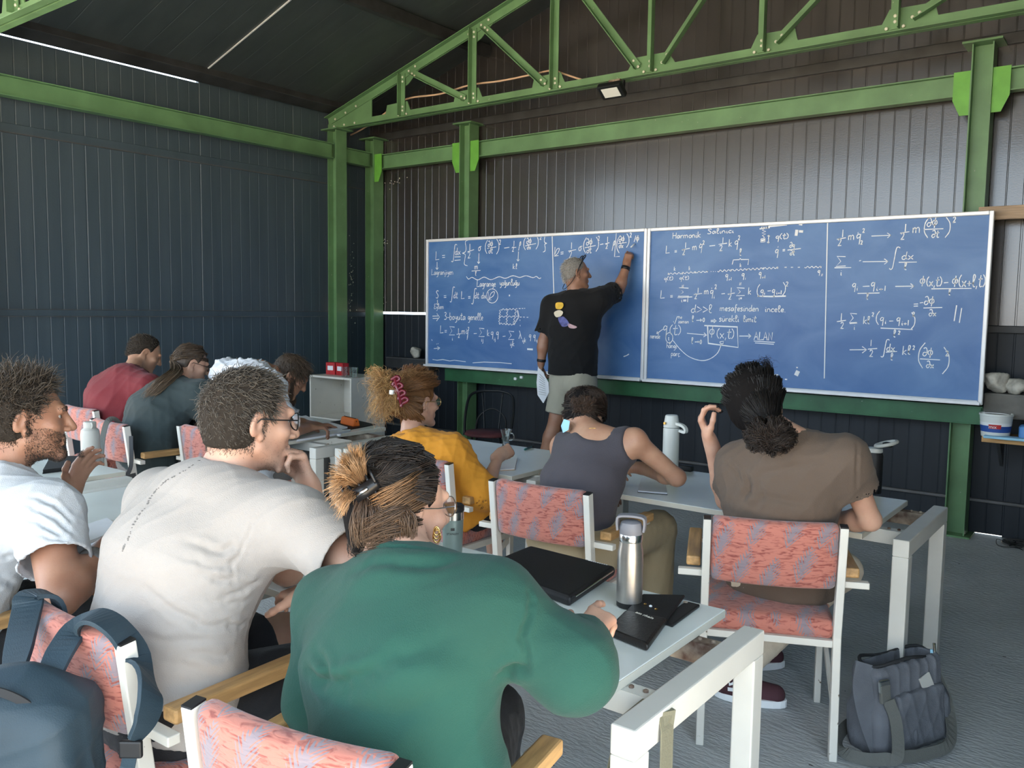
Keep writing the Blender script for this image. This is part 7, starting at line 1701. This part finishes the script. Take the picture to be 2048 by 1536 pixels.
# back-left table: notebooks, dark folder, orange case, eraser
notebook('notebook', quad((592, 884), (668, 872), (702, 862), (640, 866)), 'paper', 'open white notebook at the front edge of the back left table', .012)
notebook('notebook', quad((640, 868), (696, 858), (660, 848), (606, 856)), 'paper', 'white notebook under the hand of the person in the white shirt', .014)
o = notebook('folder', quad((690, 862), (752, 850), (700, 838), (640, 848)), 'nylon_black', 'dark folder under the orange pencil case', .004, page='nylon_black'); o['category'] = 'folder'
p = atz(700, 850, TT + .005); d = nrm(atz(716, 852, TT) - atz(676, 842, TT)); b = thing('pencil_case', p, 'orange zipped pencil case on the back left table', 'pencil case', math.atan2(d[1], d[0])); mat('orange', (.85, .19, .03), .6)
MB().prism([(-.09, -.03, 0), (-.09, .03, 0), (-.09, .018, .05), (-.09, -.018, .05)], (.18, 0, 0)).build('body', 'orange', b, bevel=.010, seg=3); MB().tube([(-.08, 0, .051), (.08, 0, .051), (.092, 0, .03)], .003, 6).build('zip', 'black_plastic', b)
p = atz(678, 872, TT); o = tag(MB().box((0, 0, .006), (.025, .016, .012)).build('eraser', 'paper', None, bevel=.003), 'small white eraser at the edge of the back left table', 'eraser'); o.location = tuple(p)
o = tag(MB().prism([V(x[0], x[1], TT + .0004) for x in quad((588, 848), (632, 842), (612, 832), (570, 838))], (0, 0, .004)).build('paper_stack', 'paper', None), 'loose white papers at the back of the back left table', 'papers')
# far-left table: pale bottle, dark tray
p = atz(182, 922, TT); b = thing('pale_bottle', p, 'matte off-white bottle with a ring cap on the far left table', 'bottle', -.2); mat('bottle_pale', (.50, .50, .47), .5)
lath('body', [(.040, 0), (.044, .004), (.044, .135), (.040, .155), (.026, .168)], 0, 'bottle_pale', parent=b); lath('cap', [(.027, .166), (.029, .168), (.029, .192), (.025, .196)], 0, 'bottle_pale', parent=b)
MB().tube([V(.028 + .015 * math.cos(a), 0, .180 + .012 * math.sin(a)) for a in np.linspace(0, 6.283, 16, endpoint=False)], .004, 6, closed=True).build('ring', 'bottle_pale', b, smooth=True)
notebook('laptop', quad((85, 948), (150, 940), (165, 918), (100, 920)), 'nylon_black', 'dark closed laptop on the far left table', .018, page='nylon_black')['category'] = 'laptop'
p = atz(105, 918, TT + .02)
tag(MB().prism([V(x[0], x[1], TT + .0196) for x in quad((90, 925), (118, 922), (115, 914), (92, 915))], (0, 0, .008)).build('tissue_pack', 'paper', None, bevel=.003), 'crumpled tissue pack on the dark laptop', 'tissues')
# notebook of the man at the left edge
notebook('notebook', quad((170, 1092), (245, 1062), (215, 1040), (150, 1062)), 'paper', 'pale notebook under the hand of the man at the left edge', .01)

# shelf unit and what stands on it
su = shelf_unit(); SZ = .86; sx, sy = su.location[0], su.location[1]
mat('box_red', (.45, .02, .025), .6, var=.2, vscale=30)
for k_, px in enumerate((562, 585)):
    q = V(sx - .17 + .13 * k_, sy - .02, SZ)
    t = thing('red_box', q, 'red packet on the white shelf unit, %s of the two' % ('left' if k_ == 0 else 'right'), 'packet', .2 - .3 * k_)
    MB().box((0, 0, .055), (.10, .07, .11)).build('carton', 'box_red', t, bevel=.003); MB().box((0, -.0355, .06), (.06, .001, .04)).build('label_patch', 'paper', t)
for k_, (dx, dy) in enumerate(((.08, -.10), (.15, -.08), (.22, -.11))):
    lath('drinking_glass', [(.022, 0), (.026, .002), (.031, .085), (.0295, .085), (.0245, .005)], V(sx + dx, sy + dy, SZ), 'glass', 'clear drinking glass on the white shelf unit, %s of three' % ('left', 'middle', 'right')[k_], 'glass', 20)['group'] = 'glasses on the shelf unit'

# ledge with rocks, wooden shelf, tub and packet right of the board; plank
MB_ = MB
led = thing('stone_ledge', (-.30, 6.20, .93), 'rough grey ledge with rocks right of the blackboard', 'ledge')
MB().box((0, .09, -.03), (1.15, .22, .16)).build('slab', 'concrete_edge', led, bevel=.012); 
def rock(c, r, seed, label):
    S = SDF(); g_ = np.random.default_rng(seed)
    S.ell((0, 0, 0), r, .03)
    for _ in range(9):
        n_ = nrm(g_.normal(size=3)); S.cut(n_ * np.array(r) * .66, n_, .004)
    v, f = S.mesh(.010); v = v + vnormals(v, f) * ((crease_noise(v, seed, .05, (0, 0, 1), 1.2) * .012)[:, None]); v[:, 2] -= v[:, 2].min()
    me = bpy.data.meshes.new('rock'); set_mesh(me, v, f, True); o = obj('rock', me, 'rock', None); o.location = tuple(c); tag(o, label, 'rock', 'rocks on the ledges')
mat('rock', (.46, .44, .38), .95, var=.25, vscale=18, bump=.5, bscale=40)
rock(V(*aty(1992, 790, 6.20)[:2], .98), (.10, .07, .075), 3, 'pale angular rock on the ledge beside the blackboard'); rock(V(*aty(2030, 790, 6.20)[:2], .98), (.10, .07, .05), 5, 'flat pale rock at the right image edge'); rock(V(-6.05, 6.32, .955), (.09, .06, .06), 8, 'pale rock on the ledge left of the blackboard')
led2 = thing('stone_ledge', (-6.12, 6.33, .90), 'low dark ledge left of the blackboard behind the frizzy hair', 'ledge'); MB().box((0, .0, .0), (.62, .12, .11)).build('slab', 'dark_trim', led2, bevel=.006); MB().box((0, -.062, .052), (.62, .006, .006)).build('edge', 'purlin_grey', led2)
shf = thing('wall_shelf', (-.36, 6.12, .69), 'orange wooden shelf below the rock ledge', 'shelf'); MB().box((0, .10, 0), (1.0, .26, .036)).build('board', 'wood_orange', shf, bevel=.003)
for x in (-.42, .42): MB().prism([(x, .22, -.018), (x, .0, -.018), (x, .22, -.2)], (.02, 0, 0)).build('support', 'dark_trim', shf)
tb = thing('tub', (-.79, 6.13, .708), 'white plastic tub with a blue and red label on the wooden shelf', 'tub'); mat('label_blue', (.03, .09, .35), .5); mat('label_red', (.5, .03, .03), .5)
lath('pot', [(.075, 0), (.080, .003), (.094, .135), (.098, .137), (.098, .150), (.09, .150), (.086, .13)], 0, 'flask_white', parent=tb)
lath('label_band', [(.0835, .035), (.0895, .085)], 0, 'label_blue', parent=tb).data
lath('label_stripe', [(.0885, .075), (.0905, .095)], 0, 'tape', parent=tb)
def arc_patch(parent, a0, a1, z0, z1, r0, r1, m, name):
    v = []; n = 8
    for a in np.linspace(a0, a1, n): v += [(r0 * math.cos(a), r0 * math.sin(a), z0), (r1 * math.cos(a), r1 * math.sin(a), z1)]
    MB().add(v, [(2 * i, 2 * i + 2, 2 * i + 3, 2 * i + 1) for i in range(n - 1)]).build(name, m, parent)
arc_patch(tb, -1.9, -1.1, .058, .085, .0875, .0905, 'label_red', 'brand_patch')
MB().tube(smooth_curve([V(-.095, 0, .14), V(-.05, -.07, .155), V(.05, -.07, .156), V(.095, 0, .14)], 6), .0025, 5).build('bail_handle', 'tape', tb)
label_text('mıx', .03, tb, (-.005, -.0915, .061), (math.pi / 2 - .1, 0, .05), 'tape')
pk = thing('packet', (-.60, 6.12, .708), 'blue and white packet lying by the tub on the wooden shelf', 'packet', .15); mat('pack_blue', (.10, .28, .62), .4)
MB().box((.06, 0, .045), (.24, .12, .09)).build('bag', 'pack_blue', pk, bevel=.02, seg=3); MB().box((.02, -.0605, .06), (.10, .002, .03)).build('label_patch', 'tape', pk); MB().prism([(.10, -.061, .01), (.17, -.061, .03), (.17, -.061, .055), (.12, -.061, .035)], (0, -.001, 0)).build('label_swoosh', 'print_gold', pk)
label_text('derz', .03, pk, (.02, -.0625, .053), (math.pi / 2, 0, 0), 'pack_blue')
pw = thing('clear_tray', (-.735, 6.05, .708), 'pale blue plastic bag folded on the wooden shelf under the tub', 'bag'); MB().box((.02, 0, .008), (.25, .09, .016)).build('sheet', 'mask_blue', pw, bevel=.004)
pl = tag(MB().box((0, 0, 0), (1.3, .035, .085)).build('plank', 'wood_plank', None, bevel=.003), 'brown wooden plank fixed behind the top right corner of the blackboard', 'plank'); pl.location = (-.32, 6.19, 2.122)

# floodlight under the truss, cable along it
fl_ = thing('floodlight', (-3.42, 5.71, 3.17), 'small black floodlight hung from the truss above the left blackboard', 'floodlight')
Rt = np.array([[1, 0, 0], [0, math.cos(.6), math.sin(.6)], [0, -math.sin(.6), math.cos(.6)]])
MB().box((0, -.01, -.035), (.20, .13, .045), Rt).build('housing', 'black_metal', fl_, bevel=.008)
MB().box(Rt @ V(0, -.0, -.0235) + V(0, -.01, -.035), (.14, .085, .003), Rt).build('glass_front', 'flask_white', fl_, bevel=.001)
MB().box((0, .03, .03), (.10, .02, .045)).build('bracket', 'rust', fl_); 
for s in (-1, 1): MB().box((s * .085, .02, .005), (.012, .02, .06)).build('yoke', 'black_metal', fl_)
pts = [aty(692, 275, 6.2), aty(735, 252, 5.95), aty(790, 212, 5.86), aty(820, 196, 5.86), aty(880, 188, 5.86), aty(940, 170, 5.86), aty(1000, 162, 5.86), aty(1060, 150, 5.86), aty(1104, 141, 5.86), aty(1128, 148, 5.86), aty(1165, 160, 5.86), aty(1205, 172, 5.80)]
mat('cable_tan', (.62, .42, .28), .6)
tag(MB().tube(smooth_curve(pts, 5), .008, 6).build('cable', 'cable_tan', None, smooth=True), 'tan cable slung along the roof truss to the floodlight', 'cable')
# manhole-like round plate with a tangle of wire at the right edge
p = atz(2046, 1090, 0); mp_ = thing('round_plate', p, 'dark round metal base with loose wire on the floor at the right edge', 'plate'); lath('disc', [(.12, 0), (.125, .003), (.12, .012), (.01, .018)], 0, 'purlin_grey', parent=mp_)
g_ = np.random.default_rng(2); MB().tube(smooth_curve([V(g_.uniform(-.16, .1), g_.uniform(-.2, -.05), g_.uniform(.004, .05)) for _ in range(16)], 5), .002, 5).build('wire', 'black_metal', mp_, kind='stuff')
# ------------------------------------------------------------------ bags
hr = nrm(CR * V(1, 1, 0)); hf_ = nrm(CF * V(1, 1, 0))      # level axes of the view, used only to orient the bags
mat('canvas_grey', (.125, .135, .155), .85, var=.12, vscale=12, bump=.25, bscale=350); mat('strap_grey', (.12, .125, .115), .8, bump=.2, bscale=300); mat('nylon_blue', (.022, .042, .058), .6, var=.12, bump=.15, bscale=350); mat('lining', (.02, .022, .025), .8)
def messenger():
    base = atz(1830, 1500, 0); root = thing('messenger_bag', base, 'grey canvas messenger bag with its strap on the floor at the right', 'bag')
    rx = nrm(hr * .92 + hf_ * .40); fy = np.cross(Z, rx); up = nrm(Z + fy * .10 - rx * .06); R = np.array([rx, np.cross(up, rx), up])
    c = base + up * .155 + fy * .06
    S = SDF(); S.rbox(c, (.125, .035, .115), .035, .02, R); S.rbox(c - up * .07, (.14, .045, .05), .035, .05, R)
    S.rbox(c + up * .135, (.115, .026, .07), .012, .01, R, 's')
    dz = lambda P, N: crease_noise(P, 7, .10, up, 2.5) * .020 - .007
    o = sdf_obj('body', S, .0065, 'canvas_grey', root, disp=dz)[0]
    P = lambda x, y, z: c + rx * x + R[1] * y + up * z
    # front pocket, lining rim, side tab, buckle, pens
    S = SDF(); S.rbox(P(.02, -.068, -.045), (.10, .010, .085), .012, .01, R)
    sdf_obj('front_pocket', S, .0065, 'canvas_grey', root, disp=lambda Q, N: crease_noise(Q, 9, .07, up, 2.5) * .014 - .005)
    keep_world(MB().tube([P(.15 * math.cos(a), .058 * math.sin(a), .146 + .01 * math.sin(3 * a)) for a in np.linspace(0, 6.283, 28, endpoint=False)], .006, 6, closed=True).build('rim', 'lining', None, smooth=True), root)
    keep_world(MB().box(P(.0, .0, .10), (.24, .06, .006), R.T).build('lining', 'lining', None), root)
    keep_world(MB().ribbon(smooth_curve([P(-.155, -.02, .15), P(-.185, -.03, .08), P(-.18, -.04, -.02), P(-.155, -.06, -.14)], 6), nrm(-R[1] - rx * .3), .07, .006).build('side_flap', 'canvas_grey', None), root)
    keep_world(MB().box(P(-.135, -.075, .085), (.05, .012, .045), R.T).build('buckle', 'steel', None, bevel=.006), root)
    keep_world(MB().box(P(-.135, -.076, .06), (.042, .014, .06), R.T).build('buckle_strap', 'strap_grey', None, bevel=.003), root)
    for k_, (x, l) in enumerate(((.12, .14), (.135, .16))):
        keep_world(MB().tube([P(x, -.05, .02), P(x + .012, -.04, .02 + l)], .005, 8).build('pen', 'steel' if k_ else 'mask_blue', None, smooth=True), root)
    keep_world(MB().box(P(.07, -.072, .045), (.05, .006, .10), (np.array([nrm(rx + up * .4), R[1], nrm(up - rx * .4)])).T).build('note_card', 'bottle_pale', None, bevel=.001), root)
    keep_world(MB().box(P(.075, -.082, -.02), (.065, .004, .07), R.T).build('badge', 'nylon_blue', None, bevel=.002), root)
    g = lambda px, py, z: atz(px, py, z)
    S1 = [P(-.13, -.085, .04), P(-.12, -.10, -.03), g(1795, 1512, .05), g(1770, 1518, .03), g(1730, 1518, .022), g(1690, 1505, .022), g(1676, 1480, .022), g(1690, 1455, .022), g(1712, 1445, .03), P(-.17, -.02, -.10)]
    keep_world(MB().ribbon(smooth_curve(S1, 6), np.array([nrm(hf_ * -1 + Z * .35)] * (len(S1) * 6 - 5)), .040, .004).build('strap', 'strap_grey', None), root)
    S2 = [g(1795, 1514, .045), g(1850, 1508, .035), g(1900, 1485, .05), P(.17, -.06, -.04), P(.165, -.02, .06), P(.15, 0, .14)]
    keep_world(MB().ribbon(smooth_curve(S2, 6), np.array([nrm(hf_ * -1 + Z * .2)] * (len(S2) * 6 - 5)), .040, .004).build('strap', 'strap_grey', None), root)
messenger()
def backpack():
    root = thing('backpack', (-1.93, .62, 0), 'dark blue backpack hanging from the chair in the bottom left corner', 'backpack')
    c = at(35, 1600, 1.66); rx = nrm(hr); up = nrm(Z * .97 + hr * -.10 + hf_ * .12); R = np.array([nrm(rx - up * (rx @ up)), np.cross(up, nrm(rx - up * (rx @ up))), up])
    P = lambda x, y, z: c + R[0] * x + R[1] * y + up * z
    S = SDF(); S.rbox(P(0, 0, -.02), (.10, .05, .17), .05, .02, R); S.ell(P(.0, 0, .17), (.145, .085, .10), .06, R); S.rbox(P(-.02, -.09, -.10), (.085, .02, .09), .03, .03, R)
    sdf_obj('body', S, .006, 'nylon_blue', root, disp=lambda Q, N: crease_noise(Q, 17, .12, up, 2.5) * .020 - .006)
    zp = [P(-.12, -.07, .16), P(-.06, -.09, .235), P(.03, -.085, .235), P(.10, -.065, .17), P(.135, -.05, .05), P(.14, -.045, -.05)]
    keep_world(MB().ribbon(smooth_curve(zp, 8), np.array([-R[1]] * 41), .016, .004).build('zip', 'lining', None), root)
    keep_world(MB().ribbon(smooth_curve([at(-5, 1372, 1.70), at(40, 1345, 1.68), at(90, 1362, 1.67), at(130, 1392, 1.67)], 6), np.array([-hf_ + Z * .3] * 19), .022, .006).build('grab_handle', 'nylon_blue', None), root)
    def strap(pts, w, nor):
        Q = smooth_curve(pts, 6); n = len(Q); keep_world(MB().ribbon(Q, np.array([nor(i / (n - 1)) for i in range(n)]), [np.interp(i / (n - 1), [0, .15, .85, 1], [w * .8, w, w, w * .5]) for i in range(n)], .010).build('shoulder_strap', 'nylon_blue', None, bevel=.003), root)
    vz = lambda a, b: (lambda t: nrm(lerp(a, b, t)))
    top1 = atz(62, 1200, .815); top2 = atz(190, 1247, .815)
    strap([at(28, 1350, 1.74), at(40, 1285, 1.80), at(55, 1215, 1.88), top1 + V(0, .0, .012), top1 + V(.01, .05, -.01), top1 + V(.02, .06, -.12)], .062, lambda t: nrm(lerp(-hf_ + Z * .1, lerp(Z, V(0, 1, 0), max(0, (t - .6) / .4)), min(1, t * 1.6))))
    strap([at(95, 1362, 1.68), at(120, 1305, 1.73), at(150, 1262, 1.79), top2 + V(-.01, 0, .012), top2 + V(.06, .012, .004), at(275, 1315, 1.745), at(300, 1385, 1.68), at(292, 1440, 1.66), at(268, 1480, 1.65)], .060, lambda t: nrm(lerp(-hf_ + Z * .2, Z, t / .45) if t < .45 else lerp(Z, hr - hf_ * .5, min(1, (t - .45) / .2))))
    keep_world(MB().box(at(262, 1498, 1.65), (.045, .012, .035), np.array([hr, hf_, Z]).T).build('buckle', 'black_plastic', None, bevel=.004), root)
    keep_world(MB().ribbon([at(262, 1500, 1.65), at(255, 1536, 1.66), at(225, 1600, 1.66), at(150, 1680, 1.66), at(120, 1700, 1.66)], np.array([-hf_] * 5), .028, .003).build('webbing', 'nylon_blue', None), root)
backpack()
def tote():
    root = thing('tote_bag', (-4.60, 2.33, 0), 'pale tote bag hung by a dark strap from the chair with the thin strap', 'bag')
    c = at(215, 1005, 4.62); S = SDF(); S.rbox(c, (.10, .03, .10), .03, .02, np.array([hr, hf_, Z])); S.rbox(c - V(0, 0, .10), (.12, .04, .05), .03, .05, np.array([hr, hf_, Z]))
    sdf_obj('body', S, .010, mat('tote_beige', (.42, .34, .28), .9, var=.2, vscale=14), root, disp=lambda Q, N: crease_noise(Q, 27, .07, Z, 3) * .03 - .01)
    keep_world(MB().ribbon(smooth_curve([at(205, 970, 4.60), at(203, 900, 4.70), at(212, 848, 4.76), at(228, 838, 4.82), at(242, 850, 4.88)], 6), np.array([-hf_] * 25), .03, .004).build('strap', 'strap_grey', None), root)
    keep_world(MB().ribbon(smooth_curve([at(262, 872, 4.62), at(262, 930, 4.60), at(250, 965, 4.58), at(262, 1000, 4.58), at(272, 1030, 4.6)], 6), np.array([-hf_] * 25), .022, .004).build('tie_strap', 'black_plastic', None), root)
    keep_world(MB().ribbon(smooth_curve([at(238, 968, 4.57), at(255, 955, 4.56), at(272, 950, 4.57)], 6), np.array([-hf_] * 13), .025, .008).build('knot', 'black_plastic', None), root)
tote()
